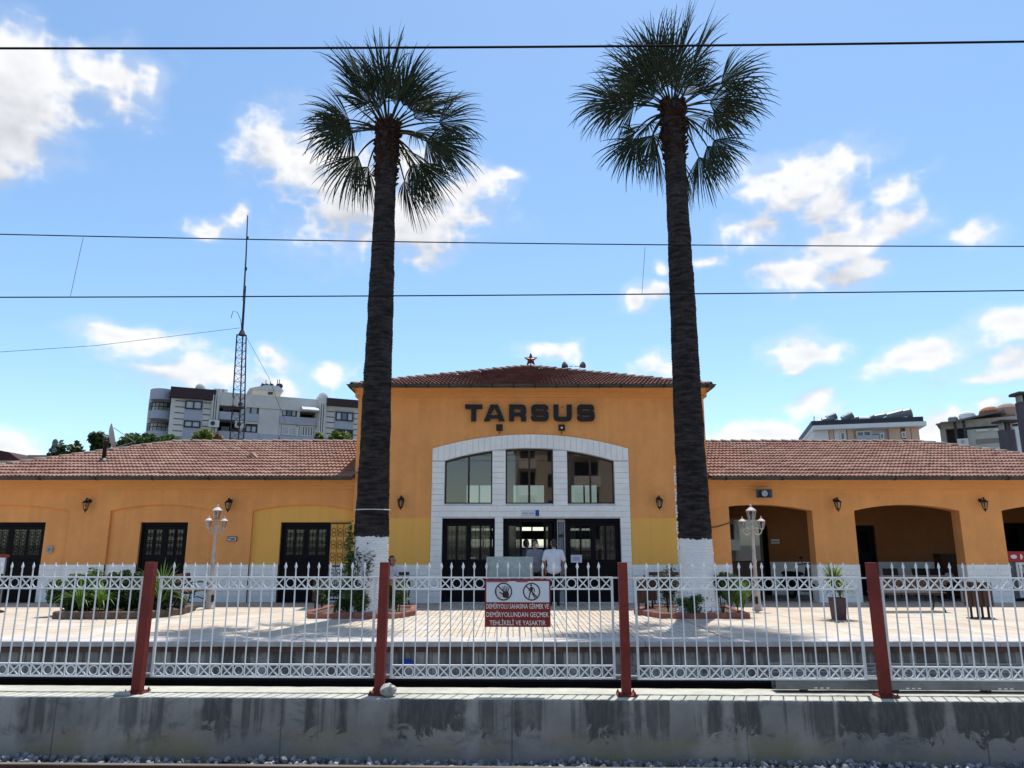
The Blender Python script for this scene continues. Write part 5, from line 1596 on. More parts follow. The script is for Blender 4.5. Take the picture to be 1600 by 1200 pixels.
# ================================================================== lamps and fittings
M_CAST = mat('cream_cast_iron', (0.56, 0.47, 0.44), 0.55, 0.2, 6, dirt=.12)
M_LAMPGL = glass('lantern_glass', (.80, .80, .76), .06)
def lantern(mb_f, mb_g, c, s, up=True, n=6):
    """six-sided tapered lantern with cap and finial, c at its bottom"""
    c = Vector(c)
    r0, r1, h = .060 * s, .105 * s, .22 * s
    for i in range(n):
        a0, a1 = 2 * PI * i / n, 2 * PI * (i + 1) / n
        p = [c + Vector((r0 * math.cos(a0), r0 * math.sin(a0), .02 * s)), c + Vector((r0 * math.cos(a1), r0 * math.sin(a1), .02 * s)), c + Vector((r1 * math.cos(a1), r1 * math.sin(a1), h)), c + Vector((r1 * math.cos(a0), r1 * math.sin(a0), h))]
        mb_f.tube([p[0], p[3]], .010 * s, 5)
        q = [c + (v - c) * .97 for v in p]
        mb_g.add(q, [(0, 1, 2, 3)])
    mb_f.lathe([(.03 * s, -.03 * s), (r0 * 1.05, 0), (r0 * 1.1, .02 * s)], c, n)
    mb_f.lathe([(r1 * 1.06, h - .005), (r1 * 1.12, h + .012 * s), (r1 * .95, h + .03 * s), (r1 * .45, h + .075 * s), (r1 * .30, h + .085 * s), (.022 * s, h + .10 * s), (.026 * s, h + .115 * s), (.016 * s, h + .14 * s), (.003, h + .155 * s)], c, n if n > 6 else 12)
def lamp_post(loc, label, hgt, rz):
    t = thing('lamp_post', loc, label, 'street lamp', 'three-lantern cast iron lamp posts', rz)
    H_ = hgt - .50
    MB().lathe([(.135, 0), (.135, .03), (.115, .05), (.115, .12), (.092, .16), (.085, .42), (.095, .45), (.07, .49), (.06, .62), (.066, .65), (.048, .70), (.045, H_ * .55), (.060, H_ * .56), (.060, H_ * .58), (.044, H_ * .60), (.037, H_ - .1), (.055, H_ - .08), (.05, H_ - .03), (.03, H_)], n=14).build('pole', M_CAST, t, True, True)
    MB().box(-.035, .035, -.105, -.088, .17, .34).build('service_door', M_IRON, t, local=True)
    fm, gm = MB(), MB(); lantern(fm, gm, (0, 0, H_ + .10), 1.12)
    fm.tube([(0, 0, H_ - .02), (0, 0, H_ + .07)], .028, 8)
    o = fm.build('lantern', M_CAST, t, local=True); gm.build('pane', M_LAMPGL, o, local=True)
    for s in (-1, 1):
        pts = [(s * .03, 0, H_ - .16), (s * .08, 0, H_ - .24), (s * .15, 0, H_ - .25), (s * .21, 0, H_ - .20), (s * .23, 0, H_ - .13)]
        ar = MB().tube(pts, .016, 7)
        sc = [(s * (.10 + .045 * math.cos(a) * (1 - a / 9)), 0, H_ - .12 + .045 * math.sin(a) * (1 - a / 9)) for a in [i * .5 for i in range(14)]]
        ar.tube(sc, .010, 5); ar.tube([(s * .10, 0, H_ - .24), (s * .145, 0, H_ - .12)], .010, 5)
        ar.build('arm', M_CAST, t, local=True)
        fm, gm = MB(), MB(); lantern(fm, gm, (s * .23, 0, H_ - .10), .84)
        o = fm.build('lantern', M_CAST, t, local=True); gm.build('pane', M_LAMPGL, o, local=True)
    return t
g0 = gp_(327, 951); g1 = gp_(1184, 954)
lamp_post((g0[0], g0[1], 0), 'cream lamp post left of the yellow blind arch, arms turned edge-on', at(345, 789, g0[1]).z, R(58))
lamp_post((g1[0], g1[1], 0), 'cream lamp post in front of the first open arch', at(1171, 789, g1[1]).z, R(-25))

def wall_lantern(loc, label):
    t = thing('wall_lantern', loc, label, 'wall lamp', 'black wall lanterns')
    br = MB().lathe([(.055, 0), (.055, .015), (.035, .025)], (0, -.002, 0), 10, rot=Matrix.Rotation(R(90), 3, 'X'))
    br.tube([(0, -.02, 0), (0, -.10, .06), (0, -.16, .075), (0, -.19, .02)], .013, 6)
    br.build('bracket', M_IRON, t, local=True)
    fm, gm = MB(), MB(); lantern(fm, gm, (0, -.19, -.26), .92)
    fm.lathe([(.004, -.34), (.016, -.315), (.025, -.28)], (0, -.19, 0), 8)
    o = fm.build('lantern_cage', M_IRON, t, local=True); gm.build('pane', M_LAMPGL, o, local=True)
    return t
for (u, v, Y, lab) in ((141, 783, YW, 'leftmost black wall lantern, between the first two blind arches'), (361, 783, YW, 'black wall lantern behind the left lamp post'), (628, 779, YT, 'black wall lantern on the hall left of the portal'), (1028, 779, YT, 'black wall lantern on the hall right of the portal'), (1304, 782, YW, 'black wall lantern between the first and second open arches'), (1531, 782, YW, 'rightmost black wall lantern, between the second and third open arches')):
    p = at(u, v, Y); wall_lantern((p.x, Y - .001, p.z), lab)
# floodlights below the letters
def floodlight(loc, label, rx, lens):
    t = thing('floodlight', loc, label, 'floodlight', 'small floodlights under the letters')
    e = Euler((rx, 0, 0)).to_matrix()
    MB().obox((0, -.16, -.01), (.19, .06, .19), e).build('housing', M_IRON, t, local=True)
    MB().obox(Vector((0, -.16, -.01)) + e @ Vector((0, -.036, 0)), (.05 if lens else .16, .012, .05 if lens else .16), e).build('lens', M_SL if lens else mat('dark_lens', (.02, .02, .022), .2, .1, 4), t, local=True)
    MB().tube([(0, .0, -.16), (0, -.08, -.15), (0, -.15, -.09)], .012, 6).build('bracket', M_RAIL, t, local=True)
    return t
p = at(780.5, 669, YT); floodlight((p.x, YT - .001, p.z), 'small black floodlight under the letter A', R(18), False)
p = at(877, 669, YT); floodlight((p.x, YT - .001, p.z), 'small black floodlight with pale centre under the letter U', R(10), True)
# red star on the ridge
ap = at(829.5, 573, 25.6)
sr = thing('roof_star', (ap.x, 25.7, ap.z - .3), 'red five-pointed star on a short pole on the hall ridge', 'ornament')
zc = at(829.5, 562, 25.7).z
n = 5; ro, ri = .24, .10
pts = []
for i in range(10):
    a = PI / 2 + PI * i / 5; rr = ro if i % 2 == 0 else ri
    pts.append((ap.x + rr * math.cos(a), zc + rr * math.sin(a)))
mb = MB()
v = [(x, 25.7, z) for x, z in pts] + [(ap.x, 25.62, zc), (ap.x, 25.78, zc)]
mb.add(v, [(i, (i + 1) % 10, 10) for i in range(10)] + [((i + 1) % 10, i, 11) for i in range(10)])
mb.build('star', mat('faded_red_enamel', (.30, .035, .022), .45, .3, 8), sr)
mb = MB()
for i in range(10): mb.tube([(pts[i][0], 25.7, pts[i][1]), (pts[(i + 1) % 10][0], 25.7, pts[(i + 1) % 10][1])], .012, 5)
mb.build('star_rim', M_IRON, sr)
MB().tube([(ap.x, 25.7, zc - .1), (ap.x, 25.7, ap.z - .35)], .022, 6).build('pole', M_IRON, sr)
# pair of floodlights on the hip
for (u, v, s, lab) in ((887, 573, -1, 'left roof floodlight right of the star'), (906, 573, 1, 'right roof floodlight, tilted up beside the star')):
    p = at(u, v, 24.6)
    t = thing('roof_floodlight', (p.x, 24.6, p.z - .15), lab, 'floodlight', 'floodlights on the hall roof')
    mb = MB(); mb.lathe([(.03, 0), (.07, .05), (.12, .16), (.125, .17)], (0, 0, .16), 10, rot=Matrix.Rotation(R(62 * s), 3, 'Y') @ Matrix.Rotation(R(-25), 3, 'X'))
    mb.build('reflector', mat('weathered_floodlight', (.12, .14, .13), .4, .3, 5, metal=.4), t, local=True)
    MB().tube([(0, 0, -.1), (0, 0, .16), (-s * .18, 0, .17)], .014, 6).build('mount', M_IRON, t, local=True)
# loudspeaker over the first arch
p = at(1188.5, 772, YW)
t = thing('loudspeaker', (p.x, YW - .001, p.z), 'grey rectangular horn loudspeaker above the first open arch', 'loudspeaker')
a, b = .235, .125
mb = MB()
v = [(-a, -.30, -b), (a, -.30, -b), (a, -.30, b), (-a, -.30, b), (-a * .93, -.29, -b * .86), (a * .93, -.29, -b * .86), (a * .93, -.29, b * .86), (-a * .93, -.29, b * .86), (-.07, -.12, -.05), (.07, -.12, -.05), (.07, -.12, .05), (-.07, -.12, .05), (-.08, -.1, -.07), (.08, -.1, -.07), (.08, -.1, .07), (-.08, -.1, .07)]
f = []
for k in range(4):
    j = (k + 1) % 4
    f += [(k, j, 4 + j, 4 + k), (4 + k, 4 + j, 8 + j, 8 + k), (j, k, 12 + k, 12 + j)]
f += [(8, 9, 10, 11), (15, 14, 13, 12)]
mb.add(v, f).build('horn', mat('grey_horn_plastic', (.10, .115, .135), .5, .2, 4), t, local=True)
MB().lathe([(.092, 0), (.085, .03), (.05, .035), (.045, .02)], (.03, -.245, 0), 16, rot=Matrix.Rotation(R(90), 3, 'X')).build('centre_cone', mat('pale_grey_plastic', (.42, .44, .46), .5, .1, 5), t, local=True)
MB().box(-.03, .03, -.1, 0, -.04, .04).build('bracket', M_IRON, t, local=True)
# small plates on the walls
def plate(name, u0, u1, v0, v1, Y, m_, label, off=.03, cat='sign', parts=()):
    a, b = at(u0, v1, Y), at(u1, v0, Y)
    t = thing(name, ((a.x + b.x) / 2, Y - off, a.z), label, cat)
    w, h = (b.x - a.x) / 2, b.z - a.z
    MB().box(-w, w, -.012, off - .002 if off < .05 else 0, 0, h).build('plate', m_, t, local=True)
    for (x0, x1, z0, z1, mm, nm) in parts: MB().box(-w + 2 * w * x0, -w + 2 * w * x1, -.016, -.0122, h * z0, h * z1).build(nm, mm, t, local=True)
    return t
M_BLUE = mat('sign_blue', (.012, .075, .36), .45, .1, 5)
M_GRY = mat('sign_grey', (.16, .20, .28), .5, .1, 5)
M_PAPER = mat('paper', (.62, .64, .74), .8, .08, 6)
plate('direction_sign', 814.5, 842, 797, 806.5, YT, M_SW, 'small white wall sign with a blue end above the middle door', .05, parts=((.80, 1.0, 0, 1, M_BLUE, 'blue_field'), (.08, .40, .42, .52, M_GRY, 'text_line'), (.46, .74, .42, .52, M_GRY, 'text_line')))
plate('wall_plate', 355, 371, 838.5, 845.5, YW, mat('plate_rim', (.05, .05, .055), .5, .1, 5), 'small dark-rimmed white plate right of the left lamp post', .03, parts=((.06, .94, .16, .84, M_SW, 'white_field'), (.12, .3, .5, .75, M_BLUE, 'blue_mark'), (.36, .85, .32, .62, M_GRY, 'text_line')))
plate('switch_box', 73.5, 84, 853.5, 863.5, YW + .09, mat('switch_box_grey', (.34, .35, .36), .5, .1, 5), 'small grey box on the wall beside the leftmost door', .05, 'box', parts=((.25, .75, .25, .75, M_GRY, 'cover'),))
plate('wall_plate', 1204, 1217, 842.5, 849.5, YL, M_SW, 'small striped plate on the loggia wall beside the ticket booth', .03, parts=((.04, .96, .38, .55, M_GRY, 'text_line'),))
plate('notice', 892, 909, 867, 879, YT + .08, M_PAPER, 'white paper notice taped to the right-hand hall door', .006, 'notice', parts=((.2, .8, .25, .75, mat('pale_violet_print', (.42, .44, .66), .8, .1, 5), 'print'),))
# loose cable at the first arch
tag(MB().tube([at(1106, 825, YW - .02), at(1120, 823, YW + .03), at(1135, 818.5, YW + .05), at(1144, 815, YW + .05)], .014, 6).build('loose_cable', M_RAIL), 'loose brown cable strung beside the right palm to the first arch', 'cable')

# ================================================================== benches, bins
M_SLAT = mat('brown_bench_slat', (0.085, 0.040, 0.025), .6, .35, 5, stretch=(.6, 6, 6))
def bench(loc, rz, label, L_=1.75):
    t = thing('bench', loc, label, 'bench', 'slatted platform benches', rz)
    sl = MB().bevbox(-L_ / 2, L_ / 2, -.045, .045, 0, .03, .006).mesh('slat', M_SLAT)
    for k in range(4): link('seat_slat', sl, t, (0, -.20 + k * .115, .43))
    for k in range(3): link('back_slat', sl, t, (0, .225 + k * .03, .56 + k * .125), (R(78), 0, 0))
    for s in (-1, 1):
        x = s * (L_ / 2 - .14)
        m_ = MB()
        m_.tube([(x, -.27, 0), (x, -.20, .10), (x, -.17, .25), (x, -.22, .40)], [.026, .02, .02, .024], 6)
        m_.tube([(x, .30, 0), (x, .22, .12), (x, .18, .28), (x, .20, .42), (x, .27, .84)], [.026, .02, .02, .02, .016], 6)
        m_.tube([(x, -.22, .41), (x, 0, .405), (x, .20, .42)], .02, 6)
        m_.tube([(x, -.17, .18), (x, 0, .24), (x, .18, .20)], .014, 6)
        m_.build('end_frame', M_IRON, t, local=True)
        m_ = MB().tube([(x, -.24, .42), (x, -.26, .56), (x, -.18, .62), (x, .05, .62), (x, .23, .60)], .016, 6); m_.build('arm_rest', M_IRON, t, local=True)
    return t
g_ = gp_(1425, 956)
bench((g_[0], g_[1] + .15, 0), R(180), 'backed slatted bench in front of the second open arch', 1.75)
g_ = gp_(296, 952)
bench((g_[0] - .15, g_[1] + .4, 0), R(100), 'dark bench seen end-on at the right of the hedge bed', 1.6)
g_ = gp_(634, 948)
bench((g_[0] - .62, g_[1] + .35, 0), R(25), 'bench behind the left palm bed with a person on it', 1.5)
g_ = gp_(1052, 944)
bench((g_[0] + .1, g_[1] + .2, 0), R(180), 'bench behind the loose shrub of the right palm bed', 1.5)
M_BIN = mat('brown_bin_board', (0.075, 0.034, 0.024), .6, .35, 5, stretch=(7, 7, .6))
def litter_bin(loc, rz, label):
    t = thing('litter_bin', loc, label, 'litter bin', 'wooden slatted litter bins', rz)
    bd = MB().bevbox(-.036, .036, -.011, .011, 0, .52, .005).mesh('board', M_BIN)
    w = .128
    for side in range(4):
        a = side * PI / 2
        for k in (-1, 0, 1):
            off = Vector((k * .079, -w, .26)); off.rotate(Euler((0, 0, a)))
            link('board', bd, t, off, (0, 0, a))
    MB().box(-w + .02, w - .02, -w + .02, w - .02, .27, .30).build('bottom', M_IRON, t, local=True)
    MB().box(-w + .03, w - .03, -w + .03, w - .03, .30, .74).build('liner', mat('dark_liner', (.012, .011, .011), .6, .2, 5), t, local=True)
    for sx in (-1, 1):
        MB().box(sx * .08 - .016, sx * .08 + .016, -.02, .02, 0, .27).build('leg', M_IRON, t, local=True)
    MB().box(-.14, .14, -.1, .1, 0, .014).build('foot_plate', M_IRON, t, local=True)
    MB().tube([(-w - .015, 0, .7), (-w - .015, 0, .86)], .014, 6).build('pivot', M_IRON, t, local=True)
    return t
for (u, v, rz, lab) in ((1524, 966, .12, 'left one of the pair of brown litter bins by the right-hand pier'), (1541, 966, .2, 'right one of the pair of brown litter bins by the right-hand pier'), (1004, 960, -.08, 'brown litter bin right of the third red post'), (1016, 955, .5, 'litter bin behind the one at the third red post'), (497, 957, .1, 'dark red-brown litter bin left of the left palm bed')):
    g_ = gp_(u, v); litter_bin((g_[0], g_[1], 0), rz, lab)

# ---- loggia furniture
M_CHAIR = mat('dark_chair_plastic', (.022, .014, .016), .5, .2, 5)
def chair(loc, rz, label):
    t = thing('waiting_chair', loc, label, 'chair', 'dark chairs in the loggia', rz)
    MB().bevbox(-.24, .24, -.22, .22, .40, .45, .015).build('seat', M_CHAIR, t, local=True)
    MB().add([(-.24, .19, .5), (.24, .19, .5), (.22, .29, .88), (-.22, .29, .88), (-.24, .22, .5), (.24, .22, .5), (.22, .32, .88), (-.22, .32, .88)], [(0, 1, 2, 3), (7, 6, 5, 4), (3, 2, 6, 7), (0, 3, 7, 4), (1, 5, 6, 2), (0, 4, 5, 1)]).build('backrest', M_CHAIR, t, local=True)
    for sx in (-1, 1):
        for sy in (-1, 1): MB().tube([(sx * .20, sy * .18, .41), (sx * .23, sy * .22, 0)], .014, 6).build('leg', M_IRON, t, local=True)
        MB().tube([(sx * .22, .22, .42), (sx * .22, .24, .55)], .014, 6).build('back_support', M_IRON, t, local=True)
    return t
for i, (u, lab) in enumerate(((1405, 'leftmost dark chair behind the bench in the second arch'), (1452, 'middle dark chair in the second arch'), (1473, 'dark chair in front of the dark cabinet in the second arch'))):
    p = at(u, 930, 23.0); chair((p.x, 23.1 - .15 * (i == 2), 0), (.0, .1, -.2)[i], lab)
p0, p1 = at(1472, 900, 23.3), at(1501, 900, 23.3)
t = thing('notice_cabinet', ((p0.x + p1.x) / 2, 23.45, 0), 'dark brown cabinet at the right end of the second arch', 'cabinet')
w = (p1.x - p0.x) / 2
MB().box(-w, w, -.2, .2, .06, 1.28).build('body', M_WOOD, t, local=True)
MB().box(-w + .02, -.004, -.218, -.202, .5, 1.22).build('door', M_WOOD, t, local=True)
MB().box(.004, w - .02, -.218, -.202, .5, 1.22).build('door', M_WOOD, t, local=True)
MB().box(-w - .03, w + .03, -.23, .2, 1.283, 1.32).build('top', M_WOOD, t, local=True)
for s in (-1, 1): MB().box(s * w - .06 * (s > 0), s * w + .06 * (s < 0), -.19, .19, 0, .06).build('foot', M_WOOD, t, local=True)
mb = MB(); mb.ball((0, 0, .15), .16, 14, 10, (1, .6, 1.0)); mb.v = [tuple(Vector(p) * (1 + .15 * mnoise.noise(Vector(p) * 9))) for p in mb.v]
o = mb.build('white_bag', mat('pale_bag_plastic', (.55, .50, .52), .6, .1, 7)); pb = at(1484, 900, 22.9); o.location = (pb.x, 22.92, .455)
tag(o, 'pale bag lying on the chair before the dark cabinet', 'bag')
# drinks cooler at the right edge
p0 = at(1577, 900, YW + .55)
t = thing('drinks_cooler', (p0.x + .42, YW + .9, 0), 'white glass-door drinks cooler with a red header at the right edge', 'cooler')
M_CW = mat('white_cooler_enamel', (.66, .68, .70), .4, .05, 5); M_CR = mat('red_cooler_header', (.42, .02, .018), .4, .1, 5)
MB().box(-.42, .42, -.3, .35, .08, 1.10).build('body', mat('cooler_inside_grey', (.13, .14, .15), .5, .2, 4), t, local=True)
MB().box(-.43, .43, -.36, .35, 1.103, 1.40).build('header', M_CR, t, local=True)
MB().ball((-.22, -.365, 1.25), .075, 12, 8, (1.25, .06, .8)).build('logo', M_SL, t, local=True)
MB().box(-.03, .02, -.366, -.361, 1.18, 1.32).box(.02, .05, -.366, -.361, 1.23, 1.27).build('logo_stroke', M_SL, t, local=True)
m_ = MB().box(-.18, -.12, -.35, -.302, .1, 1.09).box(.36, .42, -.35, -.302, .1, 1.09).box(-.12, .36, -.35, -.302, 1.02, 1.09).box(-.12, .36, -.35, -.302, .1, .18)
dd = m_.build('door', M_CW, t, local=True)
MB().box(-.12, .36, -.33, -.325, .18, 1.02).build('pane', M_LAMPGL, dd, local=True)
for k in range(3): MB().box(-.11, .35, -.32, -.303, .38 + k * .22, .40 + k * .22).build('shelf', M_CW, t, local=True)
for k in range(5):
    MB().lathe([(.035, 0), (.035, .12), (.014, .16), (.014, .19)], (-.06 + k * .09, -.318, .401 + .22 * (k % 3)), 8).build('bottle', (M_CR, M_BLUE, mat('amber_drink', (.25, .10, .02), .3, .1, 5))[k % 3], t, local=True)
for sx in (-1, 1): MB().box(sx * .36 - .03, sx * .36 + .03, -.25, .3, 0, .08).build('foot', M_IRON, t, local=True)

# ---- scooter parked under the first arch, seen from the front
p = at(1258, 938, YW + .9)
t = thing('motor_scooter', (p.x, YW + .9, 0), 'black scooter parked against the right side of the first open arch', 'scooter', rz=R(12))
M_SCB = mat('black_scooter_plastic', (.012, .012, .014), .35, .2, 5)
def wheel(cy, nm):
    m_ = MB(); m_.torus((0, 0, 0), .19, .05, 22, 8, 'y')
    m_.v = [(y, x + cy, z + .24) for x, y, z in m_.v]
    o = m_.build(nm, mat('tyre_rubber', (.012, .012, .012), .85, .2, 6), t, local=True)
    h = MB().lathe([(.13, -.02), (.13, .02), (.03, .03)], (0, cy, .24), 14, rot=Matrix.Rotation(R(90), 3, 'Y')); h.build('rim', M_GALV, o, local=True)
wheel(-.55, 'wheel'); wheel(.65, 'wheel')
MB().add([(-.19, -.34, .30), (.19, -.34, .30), (.22, -.42, .62), (.13, -.40, .98), (-.13, -.40, .98), (-.22, -.42, .62), (-.17, -.24, .30), (.17, -.24, .30), (.19, -.32, .62), (.11, -.32, .98), (-.11, -.32, .98), (-.19, -.32, .62)],
         [(0, 1, 2, 5), (5, 2, 3, 4), (7, 6, 11, 8), (8, 11, 10, 9), (0, 5, 11, 6), (5, 4, 10, 11), (4, 3, 9, 10), (3, 2, 8, 9), (2, 1, 7, 8), (1, 0, 6, 7)]).build('leg_shield', M_SCB, t, local=True)
MB().bevbox(-.16, .16, -.3, .25, .26, .34, .02).build('footboard', M_SCB, t, local=True)
MB().bevbox(-.17, .17, .2, .95, .3, .70, .08).build('tail_body', M_SCB, t, local=True)
MB().bevbox(-.15, .15, .2, .92, .702, .80, .04).build('seat', mat('scooter_seat', (.02, .018, .018), .6, .2, 5), t, local=True)
MB().tube([(0, -.55, .26), (0, -.42, .7), (0, -.36, 1.02)], .03, 8).build('fork', M_GALV, t, local=True)
MB().tube([(-.33, -.28, 1.03), (-.15, -.36, 1.05), (.15, -.36, 1.05), (.33, -.28, 1.03)], .018, 8).build('handlebar', M_IRON, t, local=True)
MB().ball((0, -.43, .98), .09, 12, 8, (1.1, .7, .9)).build('headlight', M_GALV, t, local=True)
for s in (-1, 1):
    m_ = MB().tube([(s * .2, -.34, 1.05), (s * .24, -.34, 1.18)], .008, 5); o = m_.build('mirror', M_IRON, t, local=True)
    MB().ball((s * .25, -.34, 1.22), .06, 12, 8, (1.1, .3, .85)).build('mirror_head', M_SCB, o, local=True)
MB().bevbox(-.09, .09, -.72, -.40, .44, .50, .03).build('mudguard', M_SCB, t, local=True)
# totem at the left edge and round base
p = at(2, 900, 18.5)
t = thing('information_stand', (p.x - .3, 18.5, 0), 'stand with a red top board, cut by the left picture edge', 'stand')
MB().box(-.42, .42, -.02, .02, 1.29, 1.36).build('red_top', M_SR, t, local=True)
MB().box(-.40, .36, -.015, .015, .9, 1.285).build('panel', M_PAPER, t, local=True)
for s in (-1, 1):
    MB().tube([(s * .36, 0, 0), (s * .36, 0, 1.3)], .02, 8).build('leg', M_GALV, t, local=True)
    MB().lathe([(.12, 0), (.12, .03), (.04, .06)], (s * .36, 0, 0), 12).build('foot', M_IRON, t, local=True)

# ================================================================== people
def person(name, loc, rz, label, bones, head, cols, vox=.0095):
    """bones: (p, q, rp, rq, material); one continuous skin grown from tapered limbs"""
    import numpy as np
    mb = MB()
    def cap(p, q, ra, rb, n=12):
        p, q = Vector(p), Vector(q)
        d = q - p; L_ = max(d.length, 1e-4); t_ = d / L_
        pts, rad = [], []
        for i in range(5):
            a = PI / 2 * (1 - i / 4); pts.append(p - t_ * ra * math.sin(a)); rad.append(max(ra * math.cos(a), .0008))
        for i in range(1, 5):
            a = PI / 2 * i / 4; pts.append(q + t_ * rb * math.sin(a)); rad.append(max(rb * math.cos(a), .0008))
        pts.insert(5, q); rad.insert(5, rb)
        mb.tube(pts, rad, n)
    for (p, q, ra, rb, m_) in bones: cap(p, q, ra, rb)
    me = mb.mesh('tmp', [])
    tmp = bpy.data.objects.new('tmp', me); COL.objects.link(tmp)
    md = tmp.modifiers.new('r', 'REMESH'); md.mode = 'VOXEL'; md.voxel_size = vox
    ms = tmp.modifiers.new('s', 'SMOOTH'); ms.factor = .5; ms.iterations = 3
    dg = bpy.context.evaluated_depsgraph_get()
    out = bpy.data.meshes.new_from_object(tmp.evaluated_get(dg))
    bpy.data.objects.remove(tmp)
    n = len(out.polygons)
    cen = np.empty(n * 3, np.float32); out.polygons.foreach_get('center', cen); cen = cen.reshape(-1, 3)
    best = np.full(n, 9e9); idx = np.zeros(n, int)
    for (p, q, ra, rb, m_) in bones:
        p_, q_ = np.array(p, float), np.array(q, float); d = q_ - p_; LL = max(d @ d, 1e-9)
        t_ = np.clip(((cen - p_) @ d) / LL, 0, 1)
        ds = np.linalg.norm(cen - (p_ + t_[:, None] * d), axis=1) - (ra + (rb - ra) * t_)
        k = ds < best; best[k] = ds[k]; idx[k] = m_
    out.materials.clear()
    for c in cols: out.materials.append(c)
    out.polygons.foreach_set('material_index', idx.astype(np.int32)); out.polygons.foreach_set('use_smooth', [True] * n); out.update()
    t = thing(name, loc, label, 'person', None, rz)
    body = link('body', out, t)
    for (nm, mb2, m_) in head: mb2.build(nm, m_, t, True, True)
    return t
M_SKIN = mat('tanned_skin', (.36, .19, .125), .55, .12, 9)
M_HAIR = mat('dark_grey_hair', (.045, .040, .038), .7, .4, 60)
M_TEE = mat('white_tshirt', (.62, .65, .74), .85, .06, 5, bump=.5, bscale=14, bdist=.02)
M_GTEE = mat('grey_tshirt', (.22, .22, .27), .85, .12, 6, bump=.5, bscale=14, bdist=.02)
M_TRO = mat('black_trousers', (.012, .012, .015), .85, .2, 6)
M_SHOE = mat('dark_shoes', (.02, .018, .017), .5, .2, 6)
M_JEAN = mat('dark_jeans', (.03, .035, .05), .85, .2, 8)
COLS = lambda shirt, tro: [M_SKIN, shirt, tro, M_SHOE, M_HAIR]
def hand(wr, dirv, palm_n, side):
    """palm, four unequal bent fingers and a thumb off its side"""
    wr, d, nrm = Vector(wr), Vector(dirv).normalized(), Vector(palm_n).normalized()
    s = d.cross(nrm).normalized() * side
    b = []
    k = wr + d * .085
    b += [(wr, wr + d * .05, .026, .030, 0)]
    for i, (o, l_) in enumerate(((-.030, .070), (-.010, .080), (.010, .075), (.029, .058))):
        a = wr + d * .055 + s * o * .9; m1 = k + s * o
        m2 = m1 + (d * .85 + nrm * .45).normalized() * l_ * .55; m3 = m2 + (d * .45 + nrm * .9).normalized() * l_ * .5
        b += [(a, m1, .017, .012, 0), (m1, m2, .0115, .0105, 0), (m2, m3, .0105, .009, 0)]
    a = wr + d * .025 - s * .022; m1 = a + (d * .6 - s * .7).normalized() * .045; m2 = m1 + (d * .9 - s * .15 + nrm * .3).normalized() * .038
    b += [(a, m1, .016, .0125, 0), (m1, m2, .012, .010, 0)]
    return [(tuple(p), tuple(q), r0, r1, m_) for p, q, r0, r1, m_ in b]
def standing(head_yaw=0.0, shirt_len=.88, arms=None, bulk=1.0):
    """faces -Y; 1.74 m"""
    B = []
    w = bulk
    B += [((0, 0, .98), (0, .0, 1.18), .135 * w, .145 * w, 1), ((-.05, 0, .96), (.05, 0, .96), .14 * w, .14 * w, 1), ((-.06 * w, 0, 1.10), (-.08 * w, .01, 1.32), .11 * w, .115 * w, 1), ((.06 * w, 0, 1.10), (.08 * w, .01, 1.32), .11 * w, .115 * w, 1),
          ((-.15 * w, .01, 1.40), (.15 * w, .01, 1.40), .075, .075, 1), ((0, .01, 1.38), (0, .01, 1.45), .09, .06, 1), ((0, .01, 1.44), (0, -.005, 1.53), .055, .052, 0)]
    for s in (-1, 1):
        B += [((s * .085, 0, .90), (s * .095, -.01, .50), .092, .062, 2), ((s * .095, -.01, .50), (s * .10, .02, .10), .062, .046, 2), ((s * .10, .03, .05), (s * .115, -.15, .035), .042, .034, 3)]
        a = (arms or {}).get(s)
        el, wr = a if a else ((s * .265 * w, .03, 1.12), (s * .28 * w, -.05, .87))
        sh = (s * .185 * w, .01, 1.40)
        mid = tuple(sh[i] + (el[i] - sh[i]) * .72 for i in range(3))
        B += [(sh, mid, .066, .060, 1), (mid, el, .046, .040, 0), (el, wr, .041, .029, 0)]
        d = Vector(wr) - Vector(el)
        B += hand(wr, d, (-s * .8, -.3, 0), s)
    # head
    B += [((0, .0, 1.60), (0, .012, 1.655), .078, .086, 0), ((0, -.035, 1.555), (0, -.03, 1.60), .050, .062, 0)]
    c, sn = math.cos(head_yaw), math.sin(head_yaw)
    def hr(p): return (p[0] * c - p[1] * sn, p[0] * sn + p[1] * c, p[2])
    B += [(hr((0, -.098, 1.615)), hr((0, -.108, 1.595)), .012, .016, 0)]
    for s in (-1, 1): B += [(hr((s * .083, .01, 1.625)), hr((s * .085, .012, 1.595)), .014, .011, 0)]
    B += [(hr((0, .028, 1.645)), hr((0, .020, 1.675)), .082, .080, 4), (hr((0, .05, 1.60)), hr((0, .045, 1.65)), .066, .074, 4), (hr((0, -.03, 1.70)), hr((0, .02, 1.695)), .048, .062, 4)]
    return B, hr
def face(hr, mask=False):
    out = []
    m_ = MB()
    for s in (-1, 1): m_.ball(hr((s * .032, -.080, 1.632)), .011, 8, 6)
    out.append(('eyes', m_, M_SB))
    if mask:
        m_ = MB(); m_.ball(hr((0, -.062, 1.575)), .062, 14, 10, (1.0, .85, .95))
        out.append(('face_mask', m_, M_SL))
    else:
        m_ = MB().tube([hr((-.022, -.092, 1.562)), hr((0, -.097, 1.560)), hr((.022, -.092, 1.562))], .006, 6); out.append(('mouth', m_, mat('lips', (.30, .11, .09), .5, .1, 9)))
    return out
B, hr = standing(0.25, arms={-1: ((-.29, -.02, 1.13), (-.27, -.13, .90)), 1: ((.29, .03, 1.13), (.325, -.04, .88))}, bulk=1.10)
p = at(866, 940, 20.5)
person('person', (p.x, 20.45, 0), R(176), 'man in white T-shirt and dark trousers seen from behind at the open door', B, face(hr), COLS(M_TEE, M_TRO))
